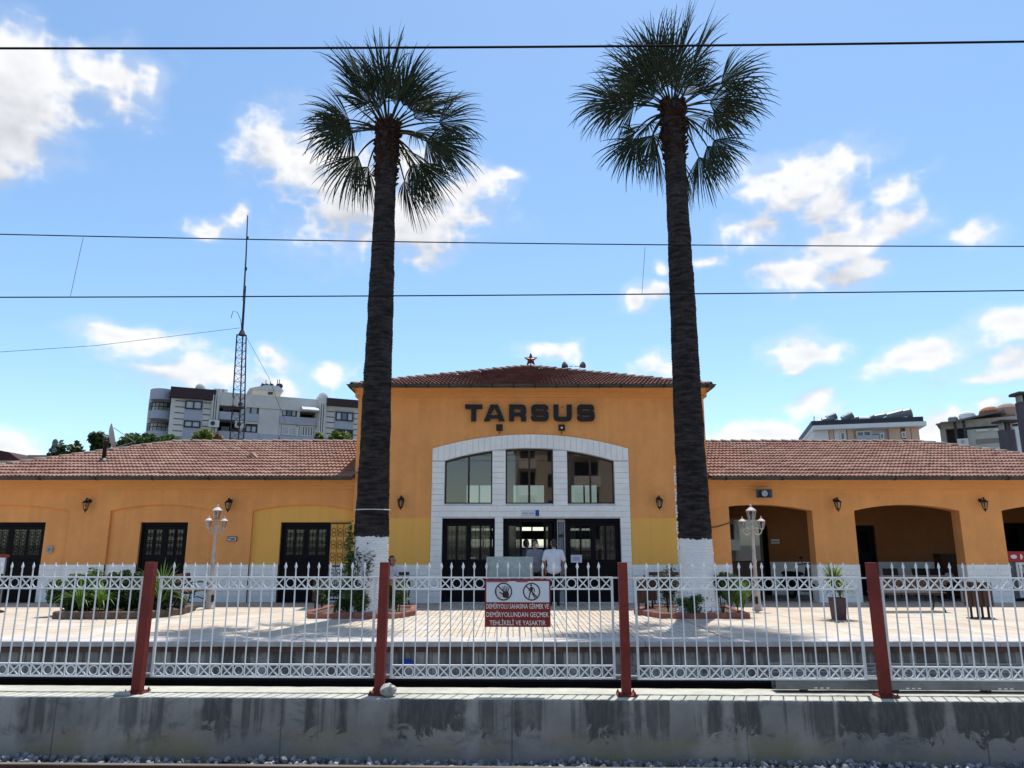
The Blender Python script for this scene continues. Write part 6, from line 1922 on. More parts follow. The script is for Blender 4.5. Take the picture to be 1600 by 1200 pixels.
B, hr = standing(0.55, arms={-1: ((-.27, -.06, 1.13), (-.16, -.25, 1.02)), 1: ((.27, .02, 1.13), (.27, -.07, .88))})
p = at(837, 940, 21.15)
person('person', (p.x, 21.2, 0), R(12), 'person in grey T-shirt with white face mask looking out of the open door', B, face(hr, True), COLS(M_GTEE, M_TRO))
B, hr = standing(-0.3)
p = at(823, 940, 21.9)
person('person', (p.x, 22.0, 0), R(150), 'person in grey shirt inside the doorway behind the masked one', B, face(hr), COLS(M_GTEE, M_JEAN))
# seated person, mostly hidden by the second red post
B = [((0, .05, .55), (0, .03, .78), .135, .13, 1), ((-.07, .02, .78), (-.09, -.04, .95), .105, .10, 1), ((.07, .02, .78), (.09, -.04, .95), .105, .10, 1), ((-.14, -.04, 1.00), (.14, -.04, 1.00), .07, .07, 1), ((0, -.04, 1.0), (0, -.085, 1.10), .055, .05, 0), ((-.05, .05, .52), (.05, .05, .52), .14, .14, 2)]
for s in (-1, 1):
    B += [((s * .09, .03, .53), (s * .12, -.40, .50), .09, .066, 2), ((s * .12, -.40, .50), (s * .12, -.38, .10), .06, .045, 2), ((s * .12, -.36, .05), (s * .13, -.54, .035), .042, .034, 3),
          ((s * .175, -.03, 1.0), (s * .23, -.06, .80), .06, .055, 1), ((s * .23, -.06, .80), (s * .235, -.08, .74), .044, .04, 0), ((s * .235, -.08, .74), (s * .13, -.30, .64), .04, .028, 0)]
    B += hand((s * .13, -.30, .64), (-s * .3, -.9, -.1), (0, 0, -1), s)
B += [((0, -.10, 1.16), (0, -.09, 1.21), .076, .085, 0), ((0, -.135, 1.115), (0, -.13, 1.16), .05, .06, 0), ((0, -.20, 1.17), (0, -.207, 1.15), .012, .015, 0), ((0, -.07, 1.20), (0, -.075, 1.235), .083, .081, 4), ((0, -.045, 1.13), (0, -.045, 1.20), .07, .075, 4), ((-.05, -.05, 1.08), (-.06, -.06, 1.18), .05, .05, 4), ((.05, -.05, 1.08), (.06, -.06, 1.18), .05, .05, 4)]
hs = MB()
for s in (-1, 1): hs.ball((s * .032, -.178, 1.187), .011, 8, 6)
g_ = gp_(620, 948)
person('person', (g_[0] - .25, g_[1] + .16, 0), R(55), 'seated person in a white top half hidden by the second red post', B, [('eyes', hs, M_SB)], COLS(M_TEE, M_JEAN))

# ================================================================== roof clutter of the station
# lattice mast behind the left wing
YM = 28.0
b0, b1 = at(371, 700, YM), at(378, 524, YM)
t = thing('antenna_mast', (b0.x, YM, b0.z - 2.5), 'tall lattice radio mast with a whip antenna behind the left wing roof', 'antenna mast')
M_MAST = mat('dark_mast_steel', (.035, .035, .04), .6, .3, 4)
mb = MB(); legs = []
zb_, zt = b0.z - 2.5, b1.z
def mleg(i, z):
    q = (z - zb_) / (zt - zb_); r_ = .34 * (1 - q) + .20 * q
    a = R(90 + 120 * i + 12)
    x = b0.x + (b1.x - b0.x) * max(0, (z - b0.z)) / (zt - b0.z)
    return Vector((x + r_ * math.cos(a), YM + r_ * math.sin(a), z))
for i in range(3):
    MB().tube([mleg(i, zb_), mleg(i, (zb_ + zt) / 2), mleg(i, zt)], .026, 6).build('leg', M_MAST, t)
nb_ = 22
br = MB()
for k in range(nb_):
    za, zb2 = zb_ + (zt - zb_) * k / nb_, zb_ + (zt - zb_) * (k + 1) / nb_
    for i in range(3):
        j = (i + 1) % 3
        br.tube([mleg(i, za), mleg(j, zb2)], .009, 4, False); br.tube([mleg(i, zb2), mleg(j, zb2)], .008, 4, False)
br.build('lattice', M_MAST, t)
top = at(378, 524, YM); c1 = at(383, 447, YM); c2 = at(388, 338, YM)
MB().tube([top, top + (c1 - top) * .12, c1], [.16, .05, .045], 8).build('pole', M_MAST, t)
MB().tube([at(380.5, 470, YM - .08), at(384.5, 400, YM - .08), c2 + Vector((0, -.08, 0))], [.04, .03, .022], 7).build('whip', mat('grey_whip', (.10, .10, .11), .5, .2, 4), t)
for v_ in (455, 420, 372): MB().lathe([(.05, -.06), (.05, .06)], at(381.5 + (470 - v_) * .052, v_, YM - .08), 8).build('clamp', M_MAST, t)
MB().tube([at(378, 520, YM), at(376, 500, YM), at(371, 488, YM), at(364, 486, YM), at(361, 497, YM)], .012, 5).build('hook_antenna', M_MAST, t)
pf = at(371, 640, YM)
MB().box(pf.x - .40, pf.x + .36, YM - .40, YM - .32, pf.z - .05, pf.z + .05).build('platform_rail', M_MAST, t)
for du in (-3, 5): q_ = at(371 + du, 631, YM); MB().box(q_.x - .05, q_.x + .05, YM - .5, YM - .43, q_.z - .16, q_.z + .16).build('panel_antenna', mat('pale_antenna_plastic', (.5, .5, .5), .5, .1, 4), t)
tag(MB().tube([at(-30, 552, 24), at(150, 540, 25.5), at(378, 512, YM)], .008, 5).build('guy_wire', M_WIRE), 'long thin wire from the mast to the left picture edge', 'wire')
tag(MB().tube([at(385, 527, YM), at(420, 590, YM + 1), at(446, 660, YM + 2)], .007, 5).build('guy_wire', M_WIRE), 'thin stay wire falling right from the mast', 'wire')
# stove pipe, dish, small aerials on the left wing
YP = 23.0
def roof_z(y, x=0): return EZ + .014 + (y - WYE) * .335 + .05
p0 = at(161, 727, YP)
yp = YP
zr_ = roof_z(yp)
t = thing('stove_pipe', (at(161, 725, yp).x, yp, zr_), 'black stove pipe standing on the left wing roof', 'chimney')
MB().lathe([(.06, -.1), (.06, at(165, 692, yp).z - zr_), (.075, at(165, 691, yp).z - zr_), (.075, at(165, 688, yp).z - zr_)], n=12).build('pipe', M_SB, t, True, True)
MB().lathe([(.2, -.02), (.13, .03), (.09, .10)], n=12).build('flashing', M_GUTTER, t, True, True)
YD = 26.6
pd = at(170, 684, YD)
t = thing('satellite_dish', (pd.x, YD, pd.z - .8), 'pale satellite dish seen edge-on beside the stove pipe', 'dish', rz=R(30))
mb = MB(); rot = Matrix.Rotation(R(12), 3, 'Y') @ Matrix.Rotation(R(78), 3, 'Y') @ Matrix.Rotation(R(8), 3, 'Z')
mb.lathe([(.02, .0), (.25, .035), (.45, .11), (.52, .16), (.53, .165), (.45, .12), (.25, .05), (.02, .015)], (0, 0, .80), 20, rot=Matrix.Rotation(R(76), 3, 'Y'))
mb.build('dish', mat('weathered_dish', (.42, .42, .42), .6, .2, 4), t, True, True)
MB().tube([(0.0, 0, .8), (-.08, 0, .7), (-.08, 0, -.3)], .025, 7).build('mast', M_MAST, t, local=True)
for s in (-.4, .4): MB().tube([(.12, s * .3, .8 + s), (.85, 0, .70)], .012, 5).build('arm', M_GALV, t, local=True)
MB().lathe([(.04, 0), (.05, .1)], (.85, 0, .66), 8).build('receiver', M_GALV, t, local=True)
ps = at(83, 690, 34)
t = thing('small_aerial', (ps.x, 34, ps.z - 1.4), 'small round dark aerial far left behind the roof', 'aerial')
MB().tube([(0, 0, 0), (0, 0, 1.4)], .03, 6).build('mast', M_MAST, t, local=True)
MB().ball((.1, 0, 1.35), .17, 14, 10, (.8, .4, 1.05)).build('drum', mat('grey_drum', (.13, .14, .16), .6, .2, 4), t, local=True)
MB().ball((.1, 0, 1.0), .13, 14, 10, (.8, .4, 1.0)).build('drum', MATS['grey_drum'], t, local=True)
MB().tube([(0, 0, 1.0), (-.22, 0, -.2)], .02, 5).build('stay', M_MAST, t, local=True)
# small vent tile
pv = at(396, 717, 23.6)
t = thing('roof_vent', (pv.x, 23.6, roof_z(23.6) - .02), 'small peaked vent tile on the left wing roof', 'vent')
MB().add([(-.16, -.2, 0), (.16, -.2, 0), (0, -.22, .16), (-.1, .3, .1), (.1, .3, .1), (0, .3, .16)], [(0, 1, 2), (0, 2, 5, 3), (1, 4, 5, 2)]).build('hood', M_RIDGE, t, local=True)
MB().box(-.06, .06, -.19, -.17, .01, .08).build('grille', M_IRON, t, local=True)

# ================================================================== buildings behind
class Facade:
    """vertical plane through the places seen at two pixels; maps pixels to (along, height) on it"""
    def __init__(s, ua, Ya, ub, Yb, v=650):
        a, b = at(ua, v, Ya), at(ub, v, Yb)
        s.o = Vector((a.x, a.y, 0)); d = Vector((b.x - a.x, b.y - a.y, 0)); s.len = d.length
        s.d = d.normalized(); s.n = Vector((s.d.y, -s.d.x, 0)); s.ang = math.atan2(s.d.y, s.d.x)
    def p(s, u, v, off=0.0):
        r_ = ray(u, v); c = Vector((0, 0, EYE)); o = s.o + s.n * off
        k = (o - c).dot(s.n) / r_.dot(s.n); q = c + r_ * k
        return ((q - s.o).dot(s.d), q.z)
    def rect(s, u0, v0, u1, v1):
        um, vm_ = (u0 + u1) / 2, (v0 + v1) / 2
        return s.p(u0, vm_)[0], s.p(u1, vm_)[0], s.p(um, v1)[1], s.p(um, v0)[1]
def fbox(par, name, m_, x0, x1, y0, y1, z0, z1, lab=None):
    o = MB().box(x0, x1, y0, y1, z0, z1).build(name, m_, par, local=True)
    if lab: o['label'] = lab
    return o
M_AP = mat('pale_render', (.58, .58, .56), .9, .12, .6, dirt=.08)
M_AP2 = mat('blue_grey_render', (.38, .41, .48), .9, .12, .6, dirt=.08)
M_AP3 = mat('cream_grooved_render', (.62, .61, .57), .9, .1, .6, dirt=.08)
M_MAR = mat('maroon_fascia', (.045, .022, .028), .6, .2, 1)
M_PALE = mat('pale_window_pane', (.46, .50, .54), .5, .12, .8)  # even pale tone given to most far panes
M_APGL = mat('far_window_glass', (.10, .13, .17), .12, .4, .5, spec=.6)
M_DK = mat('deep_shade_recess', (.05, .045, .045), .9, .3, 1)  # dark colour painted in place of recess shade
M_PVC = mat('white_window_frame', (.62, .62, .60), .5, .05, 2)
M_DKF = mat('dark_window_frame', (.035, .038, .045), .5, .1, 2)
def far_window(par, x0, x1, z0, z1, y=0.0, n=2, frame=M_DKF, pane=M_PALE, t=.09):
    m_ = MB().box(x0, x0 + t, y - .05, y + .05, z0, z1).box(x1 - t, x1, y - .05, y + .05, z0, z1).box(x0 + t, x1 - t, y - .049, y + .05, z1 - t, z1).box(x0 + t, x1 - t, y - .049, y + .05, z0, z0 + t)
    for i in range(1, n):
        x = x0 + (x1 - x0) * i / n; m_.box(x - t / 2, x + t / 2, y - .048, y + .05, z0 + t, z1 - t)
    o = m_.build('window', frame, par, local=True)
    for i in range(n):
        a, b = x0 + (x1 - x0) * i / n, x0 + (x1 - x0) * (i + 1) / n
        MB().box(a + t * .5, b - t * .5, y + .0, y + .02, z0 + t * .8, z1 - t * .8).build('pane', pane if i != 1 or n < 3 else M_APGL, o, local=True)
    return o
F = Facade(262, 50.0, 560, 55.6, 620)
bl_ = thing('apartment_block', F.o, 'pale apartment block with round corner balconies and maroon roof bands behind the left wing', 'building', rz=F.ang)
def px_(u, v): return F.p(u, v)
xl, xr = px_(266, 640)[0], px_(334, 640)[0]
zt1 = px_(300, 612)[1]
# left pavilion with grooved render
fbox(bl_, 'pavilion_wall', M_AP3, xl, xr - .02, .0, 9, 0, zt1 - .55)
fbox(bl_, 'roof_band', M_MAR, xl - .1, xr + .05, -.35, 9.1, zt1 - .52, zt1 + .2)
for k in range(16):
    z = px_(300, 690)[1] + k * .42 - .6
    if z > zt1 - .7: break
    for (ua, ub) in ((272, 287), (317, 332)):
        fbox(bl_, 'groove', M_DKF, px_(ua, 650)[0], px_(ub, 650)[0], -.012, .01, z, z + .06)
fbox(bl_, 'blue_strip', M_AP2, px_(287.5, 650)[0], px_(316, 650)[0], -.06, .0, 0, px_(300, 622)[1])
for (u0, v0, u1, v1, n) in ((289, 626.5, 316, 640, 2), (287, 657.5, 313, 668.5, 2)):
    a, b, z0, z1 = F.rect(u0, v0, u1, v1); far_window(bl_, a, b, z0, z1, -.1, n)
# rounded corner balconies
cx = px_(251, 640)[0]; R0 = abs(px_(266, 640)[0] - px_(226, 640)[0]) * .52
def half_drum(nm, m_, z0, z1, r_, par=None, ym=2.2):
    mb = MB(); n = 18
    pts = [(cx + r_ * math.cos(PI + PI * i / n) * 1.0, ym + (r_ * 1.25) * math.sin(PI + PI * i / n)) for i in range(n + 1)]
    mb.slab(pts + [(cx + r_, ym + 3), (cx - r_, ym + 3)], z0, z1); return mb.build(nm, m_, bl_, local=True)
for (v0, v1, nm) in ((601, 618, 'corner_drum'), (636, 649, 'balcony'), (669, 682, 'balcony')):
    half_drum(nm, M_AP2, px_(246, v1)[1], px_(246, v0)[1], R0)
half_drum('corner_core', M_AP, 0, px_(246, 602)[1] - .05, R0 * .72, ym=3.4)
for v0 in (636, 669):
    z0 = px_(246, v0)[1]
    mb = MB(); n = 18
    for zz in (.28, .55): mb.tube([(cx + R0 * .96 * math.cos(PI + PI * i / n), 2.2 + R0 * 1.2 * math.sin(PI + PI * i / n), z0 + zz) for i in range(n + 1)], .03, 4)
    for i in range(0, n + 1, 2): mb.tube([(cx + R0 * .96 * math.cos(PI + PI * i / n), 2.2 + R0 * 1.2 * math.sin(PI + PI * i / n), z0), (cx + R0 * .96 * math.cos(PI + PI * i / n), 2.2 + R0 * 1.2 * math.sin(PI + PI * i / n), z0 + .55)], .025, 4)
    mb.build('railing', M_DKF, bl_, local=True)
for (v0, v1, fr_) in ((624, 637, M_DKF), (657, 669, M_PVC)):
    z1, z0 = px_(254, v0)[1], px_(254, v1)[1]
    far_window(bl_, cx - .1, cx + 1.25, z0 - .4, z1, 3.4 - R0 * .72 * 1.25 + .12, 2, fr_)
for du in (-.85, .95): MB().tube([(cx + R0 * du, 2.0, px_(246, 690)[1] - 1), (cx + R0 * du, 2.0, px_(246, 617)[1])], .14, 8).build('column', M_AP, bl_, local=True)
# middle block
xm0, xm1 = px_(330, 640)[0], px_(508, 640)[0]
zt2 = px_(350, 613)[1]
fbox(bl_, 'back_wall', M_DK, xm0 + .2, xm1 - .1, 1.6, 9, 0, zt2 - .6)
fbox(bl_, 'parapet', M_AP, xm0, xm1, -.1, 9, zt2 - .95, zt2)
fbox(bl_, 'ribbed_pier', M_AP, px_(329, 640)[0], px_(342, 640)[0], -.22, 1.6, 0, zt2 + .12)
fbox(bl_, 'ribbed_pier', M_AP, px_(496, 640)[0], px_(509, 640)[0], -.22, 1.6, 0, zt2 + .12)
for u0 in (331, 334.5, 338, 498, 501.5, 505): fbox(bl_, 'rib', M_AP, px_(u0, 640)[0], px_(u0 + 1.6, 640)[0], -.42, -.22, 0, zt2 - .3)
fbox(bl_, 'plain_wall', M_AP, px_(404, 650)[0], px_(437, 650)[0], 0, 1.6, 0, zt2 - .95)
fbox(bl_, 'plinth_band', M_AP2, px_(404, 650)[0] - .02, px_(437, 650)[0] + .02, -.05, 0, 0, px_(420, 679)[1])
def slab_(u0, u1, v0, v1, m_=M_AP2, y0=-.12, y1=1.6, nm='balcony_front'):
    a, b, z0, z1 = F.rect(u0, v0, u1, v1); return fbox(bl_, nm, m_, a, b, y0, y1, z0, z1)
for (u0, u1, v0, v1) in ((342, 404, 645, 657), (340, 403, 675, 688), (438, 496, 652, 664), (437, 495, 682, 692)): slab_(u0, u1, v0, v1)
for (u0, u1, v0, v1) in ((345, 404, 618, 626), (438, 496, 628, 633), (372, 404, 657.5, 662), (438, 496, 664.5, 667)): slab_(u0, u1, v0, v1, M_AP, 0, 1.6, 'lintel')
for (u0, v0, u1, v1, n, fr_, y_) in ((380, 633, 404, 648, 2, M_DKF, .1), (383, 664, 402, 676, 2, M_DKF, .1), (440, 638, 464, 651, 3, M_DKF, .1), (440, 666, 463, 680, 2, M_PVC, .1), (468, 666, 493, 682, 6, M_PVC, .1), (351, 634, 362, 645, 1, M_PVC, 1.5), (348, 662, 360, 675, 1, M_PVC, 1.5)):
    a, b, z0, z1 = F.rect(u0, v0, u1, v1); far_window(bl_, a, b, z0, z1, y_, n, fr_, M_APGL if n in (1, 6) else M_PALE)
for (u0, u1) in ((437, 440), (463.5, 468), (493, 497), (376, 380)): slab_(u0, u1, 630, 684, M_AP, .0, 1.6, 'wall_strip')
a, b, z0, z1 = F.rect(470, 634.5, 496, 643)
MB().add([(a, 0, z1), (b, 0, z1), (b, -.9, z0), (a, -.9, z0), (a, 0, z1 - .08), (b, 0, z1 - .08), (b, -.9, z0 - .08), (a, -.9, z0 - .08)], [(0, 3, 2, 1), (4, 5, 6, 7), (0, 1, 5, 4), (2, 3, 7, 6), (1, 2, 6, 5), (3, 0, 4, 7)]).build('awning', mat('grey_white_awning', (.5, .52, .54), .8, .2, 1.5), bl_, local=True)
for (u, v) in ((333.5, 663.5), (374, 665), (376, 634)):
    a, z = px_(u, v); o = fbox(bl_, 'air_conditioner', M_PVC, a - .34, a + .34, -.62, -.43, z - .24, z + .24)
    MB().lathe([(.15, 0), (.15, .03)], (a - .08, -.63, z), 14, rot=Matrix.Rotation(R(90), 3, 'X')).build('fan_grille', M_DKF, o, local=True)
# right pavilion
xq0, xq1 = px_(509.5, 650)[0], px_(600, 650)[0]
zt3 = px_(530, 629)[1]
fbox(bl_, 'pavilion_wall', M_AP3, xq0, xq1, .05, 9, 0, zt3 - .3)
fbox(bl_, 'roof_band', M_MAR, xq0 - .05, xq1, -.3, 9.1, zt3 - .28, zt3 + .25)
for k in range(14):
    z = px_(530, 690)[1] + k * .42 - .3
    if z > zt3 - .5: break
    for (ua, ub) in ((510.5, 523), (553, 566)): fbox(bl_, 'groove', M_DKF, px_(ua, 650)[0], px_(ub, 650)[0], .036, .06, z, z + .06)
fbox(bl_, 'blue_strip', M_AP2, px_(523.5, 650)[0], px_(552, 650)[0], -.03, .05, 0, px_(540, 641)[1])
a, b, z0, z1 = F.rect(524, 644, 552, 658); far_window(bl_, a, b, z0, z1, -.06, 3)
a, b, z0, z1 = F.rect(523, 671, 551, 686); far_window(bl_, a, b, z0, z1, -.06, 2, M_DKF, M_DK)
# penthouse with aerials
(a, z1), (b, _q) = F.p(396, 607.5, -4), F.p(439, 609, -4)
fbox(bl_, 'penthouse', mat('cream_penthouse', (.50, .46, .36), .9, .1, 1), a, b, 4, 8, zt2 - .2, z1)
MB().prism([(a - .3, z1), (b + .2, z1), (b - .2, z1 + .35), (a + .9, z1 + .35)], 3.8, 8.2).build('penthouse_roof', M_AP2, bl_, local=True)
(a2, z1b), (b2, z0) = F.p(419, 612.5, -4), F.p(426, 617, -4); fbox(bl_, 'penthouse_window', M_DKF, a2, b2, 3.94, 4.02, z0, z1b)
rnd = random.Random(3)
for i, u in enumerate((409, 415, 422, 433, 436)):
    s_, z = F.p(u, 605, -5); m_ = MB().tube([(s_, 5, z - .8), (s_, 5, z + rnd.uniform(.2, .9))], .03, 5); m_.ball((s_ + .1, 5, z + .1), .22, 10, 6, (.9, .3, 1)); m_.build('aerial', M_MAST, bl_, local=True)
for (u, v, r_) in ((313, 606, .45), (319, 609, .3), (505, 620, .5), (499, 622, .3)):
    s_, z = F.p(u, v, -3); MB().ball((s_, 3, z - .1), r_, 12, 8, (.8, .5, 1)).tube([(s_, 3, z - 1.2), (s_, 3, z)], .04, 5).build('roof_dish', M_AP, bl_, local=True)
s_, z = px_(551, 626); MB().ball((s_, 2, z), .42, 12, 8, (1, .4, 1)).tube([(s_, 2, z - 1.2), (s_, 2, z)], .05, 5).build('roof_dish', mat('greenish_dish', (.20, .27, .22), .6, .2, 2), bl_, local=True)
for u in (340, 347, 352): s_, z = px_(u, 611); fbox(bl_, 'roof_stub', M_AP, s_ - .2, s_ + .2, .6, 1.4, zt2 - .05, zt2 + .35)

# right-hand blocks
F2 = Facade(1270, 70, 1440, 67.5, 670)
b2_ = thing('apartment_block', F2.o, 'peach and white apartment block with black parapet and roof tanks behind the right wing', 'building', rz=F2.ang)
M_PEACH = mat('peach_render', (.62, .44, .34), .9, .1, .6); M_WREN = mat('white_render', (.70, .72, .74), .9, .08, .6)
def rct(u0, v0, u1, v1): return F2.rect(u0, v0, u1, v1)
zp = F2.p(1350, 664)[1]; L2 = F2.len
fbox(b2_, 'wall', M_WREN, 0, L2, 1.0, 12, 0, zp)
fbox(b2_, 'parapet', mat('black_parapet', (.03, .034, .045), .6, .2, 1), -.1, L2 + .15, -.35, 12, zp + .05, F2.p(1350, 657)[1] + .1)
fbox(b2_, 'eaves_band', M_WREN, -.05, L2 + .3, -.6, 12, zp - .35, zp + .045)
for (u0, u1, m_, nm) in ((1271, 1295, M_WREN, 'balcony_screen'), (1296, 1303, M_PEACH, 'peach_panel'), (1304, 1323, M_WREN, 'balcony_screen'), (1324.5, 1334, M_PEACH, 'peach_panel'), (1390, 1408, M_PEACH, 'peach_panel'), (1416, 1424, M_PEACH, 'peach_panel'), (1425, 1437, M_PEACH, 'peach_panel')):
    a, b, _, _ = rct(u0, 665, u1, 690); fbox(b2_, nm, m_, a, b, .2, 1.0, 0, zp - .36)
for (u0, v0, u1, v1, n) in ((1313, 675, 1321, 688, 1), (1375, 676, 1382, 686, 1), (1409, 674, 1416, 684, 1), (1338, 673, 1362, 684, 2)):
    a, b, z0, z1 = rct(u0, v0, u1, v1); far_window(b2_, a, b, z0, z1, .12, n, M_PVC, M_APGL, .12)
a, b, z0, z1 = rct(1338, 681, 1372, 690); fbox(b2_, 'balcony_rail', M_AP2, a, b, -.5, -.4, z0, z1)
a, b, z0, z1 = rct(1364, 679, 1373, 690); fbox(b2_, 'air_conditioner', M_DKF, a, b, -.3, .2, z0, z1)
rnd = random.Random(9)
tz = F2.p(1350, 656)[1]
for i, (u, v, r_) in enumerate(((1285, 660, .5), (1294, 657, .6), (1299, 652, .5), (1300, 660, .55), (1324, 652, .55), (1335, 655, .4), (1350, 656, .5), (1359, 654, .35), (1375, 652, .55), (1384, 653, .5), (1391, 653, .75), (1398, 650, .8), (1404, 652, .7), (1410, 648, .8))):
    s_, z = F2.p(u, v, -3); m_ = MB(); m_.lathe([(r_ * .6, -r_), (r_ * .68, -r_ * .9), (r_ * .68, r_ * .9), (r_ * .6, r_)], (s_, 3, z), 12, rot=Matrix.Rotation(R(80 + rnd.uniform(-15, 15)), 3, 'Y'))
    m_.box(s_ - r_ * .5, s_ + r_ * .5, 2.7, 3.3, tz - .4, z - r_ * .5); m_.build('roof_tank', M_GALV if i % 3 else M_WREN, b2_, local=True)
a, b, z0, z1 = rct(1318, 654.5, 1420, 660); fbox(b2_, 'roof_house', M_DKF, a, b, 4, 9, tz - .5, z1); fbox(b2_, 'roof_house_wall', M_AP, a + .2, b - .2, 3.9, 3.99, tz - .5, z1 - .3)
MB().tube([(F2.p(1274, 660)[0], 1, tz), (F2.p(1274, 648)[0], 1, F2.p(1274, 648)[1])], .04, 5).build('aerial', M_MAST, b2_, local=True)

F3 = Facade(1470, 46, 1620, 43.2, 670)
b3_ = thing('apartment_block', F3.o, 'unfinished grey concrete block with a sagging tin roof at the right edge', 'building', rz=F3.ang)
M_RAW = mat('raw_grey_concrete', (.42, .42, .39), .95, .3, .8, dirt=.2); M_PAN = mat('pale_panel_wall', (.50, .51, .47), .9, .15, .8, dirt=.1)
def r3(u0, v0, u1, v1): return F3.rect(u0, v0, u1, v1)
a, b, z0, z1 = r3(1470, 655, 1515, 705)
zr3 = F3.p(1520, 657)[1]
fbox(b3_, 'raw_frame', M_RAW, 0, F3.len + 4, .8, 10, 0, F3.p(1500, 667)[1])
fbox(b3_, 'upper_band', M_RAW, 0, F3.len + 4, .2, 10, F3.p(1500, 668)[1], zr3 + .1)
a, b, _, _ = r3(1469, 660, 1478, 700); fbox(b3_, 'corner_pier', M_RAW, a, b, .2, .8, 0, F3.p(1500, 668)[1])
a, b, _, zz = r3(1512, 668, 1600, 700); fbox(b3_, 'panel_wall', M_PAN, a, b + 4, .1, .8, 0, zz)
for (u0, v0, u1, v1) in ((1525, 671, 1544, 674), (1553, 670, 1566, 673), (1527, 699, 1547, 702), (1556, 699, 1567, 702)):
    a, b, z0, z1 = r3(u0, v0, u1, v1); fbox(b3_, 'sill', M_PVC, a, b, -.08, .1, z0, z1)
for (u0, v0, u1, v1) in ((1525, 685, 1566, 692),):
    a, b, z0, z1 = r3(u0, v0, u1, v1); fbox(b3_, 'recessed_strip', mat('taupe_strip', (.24, .23, .19), .9, .1, 1), a, b, .04, .1, z0, z1)
a, b, z0, z1 = r3(1588, 668, 1640, 700); fbox(b3_, 'pale_wing', M_WREN, a, b, -.3, .1, 0, z1)
a, b, z0, z1 = r3(1497, 687, 1514, 697); fbox(b3_, 'balcony_front', M_PVC, a, b, -.6, .8, z0, z1); fbox(b3_, 'balcony_panel', M_AP2, a + .2, b - .2, -.63, -.6, z0 + .1, z1 - .1)
a, b, z0, z1 = r3(1480, 668, 1512, 700); fbox(b3_, 'open_room_shade', M_DK, a, b, .7, .8, z0, z1)  # dark sheet imitates the shade of an opening in the frame
z = F3.p(1470, 662)[1]
pa, pb2, pc = F3.p(1463, 663.5), F3.p(1520, 652), F3.p(1570, 641)
MB().add([(pa[0], -.4, pa[1]), (pb2[0], -.4, pb2[1]), (pc[0], -.4, pc[1]), (pc[0], 6, pc[1] - .2), (pb2[0], 6, pb2[1] - .2), (pa[0], 6, pa[1] - .2), (pa[0], -.4, pa[1] - .1), (pb2[0], -.4, pb2[1] - .1), (pc[0], -.4, pc[1] - .1)], [(0, 1, 4, 5), (1, 2, 3, 4), (0, 6, 7, 1), (1, 7, 8, 2)]).build('tin_roof', mat('dark_tin_sheet', (.20, .20, .20), .7, .4, 1, metal=.1), b3_, local=True)
for (u, v, r_, m_) in ((1489, 655, .25, M_GALV), (1511, 650, .4, M_WREN), (1548, 646, .55, mat('rusty_tarp', (.30, .12, .06), .8, .3, 2)), (1575, 642, .6, M_RIDGE), (1580, 642, .5, M_AP2)):
    s_, zq = F3.p(u, v, -1.5); MB().ball((s_, 1.5, zq), r_, 12, 8, (1.2, .8, .8)).box(s_ - r_ * .6, s_ + r_ * .6, 1.2, 1.8, zr3 - .2, zq).build('roof_lump', m_, b3_, local=True)
for k in range(2):
    s_, zq = F3.p(1487 + 14 * k, 690); MB().tube([(s_ + .3, -.1, zq - 1), (s_ + .3, -.1, zq + 1.3)], .09, 6).build('standpipe', M_DKF, b3_, local=True)
# far-left roofs
pq = at(8, 716, 48)
t = thing('distant_roof', (pq.x, 48, 0), 'maroon roof tip at the far left edge', 'building')
MB().box(-3, .9, 0, 6, 0, pq.z - .1).build('wall', M_AP, t, local=True)
MB().prism([(-3.4, pq.z - .1), (1.2, pq.z - .15), (.4, pq.z + .35), (-.6, pq.z + .55), (-3.4, pq.z + .5)], -.3, 6.3).build('roof', mat('maroon_tile', (.07, .025, .03), .8, .3, 1), t, local=True)
pq = at(64, 716, 40)
t = thing('roof_hut', (pq.x, 40, 0), 'small grey flat-roofed hut left of the trees behind the roof', 'building')
MB().box(-.5, .8, 0, 2, 0, pq.z).build('wall', M_AP, t, local=True)
MB().box(-.65, .95, -.15, 2.1, pq.z, pq.z + .16).build('roof', M_CONC, t, local=True)

# ================================================================== trees behind the roofs
def tree(loc, h, rad, n, key, label, seed, size=.2, lumps=16):
    rnd = random.Random(seed)
    t = thing('tree', loc, label, 'tree', 'trees behind the station')
    tr = MB().tube([(0, 0, 0), (.1, 0, h * .35), (.05, .05, h * .7)], [.22, .16, .07], 8)
    for i in range(5):
        a = rnd.uniform(0, 6.3); z = h * rnd.uniform(.3, .55)
        tr.tube([(.08, 0, z), (rad[0] * .35 * math.cos(a), rad[1] * .35 * math.sin(a), z + h * .15), (rad[0] * .65 * math.cos(a), rad[1] * .65 * math.sin(a), z + h * .28)], [.09, .06, .03], 6)
    tr.build('trunk', M_STEM, t, local=True)
    mb = MB(); leaf_cloud(mb, (0, 0, h - rad[2]), rad, n, size, rnd, lumps)
    mb.build('crown', M_LEAFS[key], t, local=True)
    return t
def tree_at(u, v, Y, half_u, half_v, key, label, seed, n=2600, size=.16):
    c = at(u, v, Y); k = (at(u + 10, v, Y).x - c.x) / 10
    rz_ = half_v * k * 1.35
    tree((c.x, Y, 0), c.z + rz_ * .9, (half_u * k * 1.25, half_u * k * 1.0, max(rz_, .8)), n, key, label, seed, size)
tree_at(216, 691, 40, 26, 14, 'mid', 'dense green tree right of the satellite dish', 101)
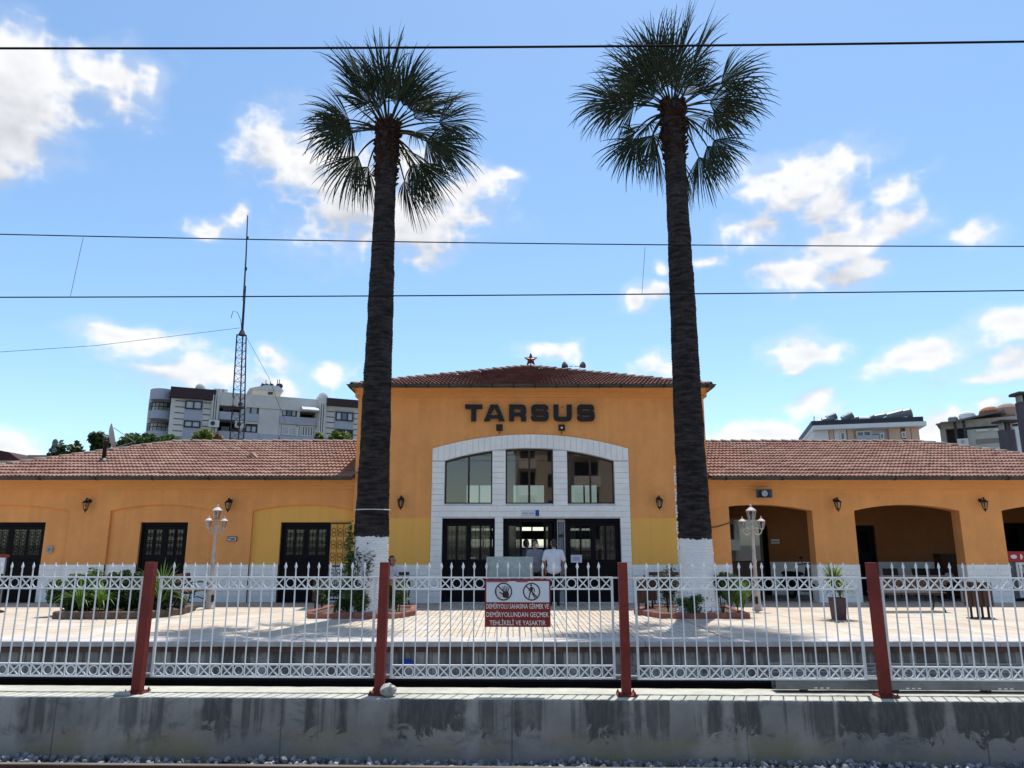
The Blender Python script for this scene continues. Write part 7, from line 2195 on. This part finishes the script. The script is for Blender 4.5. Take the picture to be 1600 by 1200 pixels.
tree_at(252, 692, 41, 26, 12, 'mid', 'green tree in front of the round corner balconies', 102)
tree_at(156, 690, 39, 13, 14, 'dark', 'dark tree just left of the satellite dish', 103, 1500)
tree_at(122, 702, 38, 12, 9, 'dark', 'thin low tree crown left of the stove pipe', 104, 900)
tree_at(95, 703, 38, 14, 8, 'dark', 'small tree crown beside the dark round aerial', 105, 900)
tree_at(316, 684, 42, 15, 13, 'yellow', 'yellow-green bushy tree before the grooved pavilion', 106, 1800)
tree_at(338, 688, 43, 8, 7, 'rust', 'small reddish tree at the foot of the ribbed pier', 107, 700)
tree_at(502, 686, 42, 9, 8, 'yellow', 'wispy green tree top left of the right pavilion', 108, 700)
tree_at(532, 684, 42, 14, 9, 'yellow', 'yellow-green tree top in front of the right pavilion', 109, 1100)

# ================================================================== flats opposite, seen only in the hall windows
def opposite(x0, x1, y, h, label, m_, floors):
    t = thing('apartment_block', ((x0 + x1) / 2, y, 0), label, 'building')
    w = (x1 - x0) / 2
    MB().box(-w, w, -9, 0, -.6, h).build('wall', m_, t, local=True)
    MB().box(-w - .2, w + .2, -9.2, .3, h, h + .5).build('parapet', M_AP2, t, local=True)
    for k in range(floors):
        z = 1.2 + k * (h - 1) / floors
        nb = max(2, int(2 * w / 3.0))
        for i in range(nb):
            xa_ = -w + (2 * w) * (i + .12) / nb; xb_ = -w + 2 * w * (i + .88) / nb
            if i % 2 == 0:
                MB().box(xa_, xb_, 0, 1.3, z - .15, z + .85).build('balcony', M_AP3, t, local=True)
                MB().box(xa_ + .15, xb_ - .15, .005, .03, z + .86, z + 2.3).build('balcony_door', M_DKF, t, local=True)
            else:
                MB().box(xa_ + .6, xb_ - .6, .004, .05, z + .8, z + 2.1).build('window', M_DKF, t, local=True)
    return t
opposite(0.4, 5.2, -33, 11.8, 'cream flats with balconies reflected in the middle hall window', mat('reflected_cream', (.50, .46, .40), .9, .1, .6), 4)
opposite(5.4, 22, -27, 15.5, 'taller flats reflected in the right hall window', mat('reflected_beige', (.44, .41, .35), .9, .1, .6), 5)
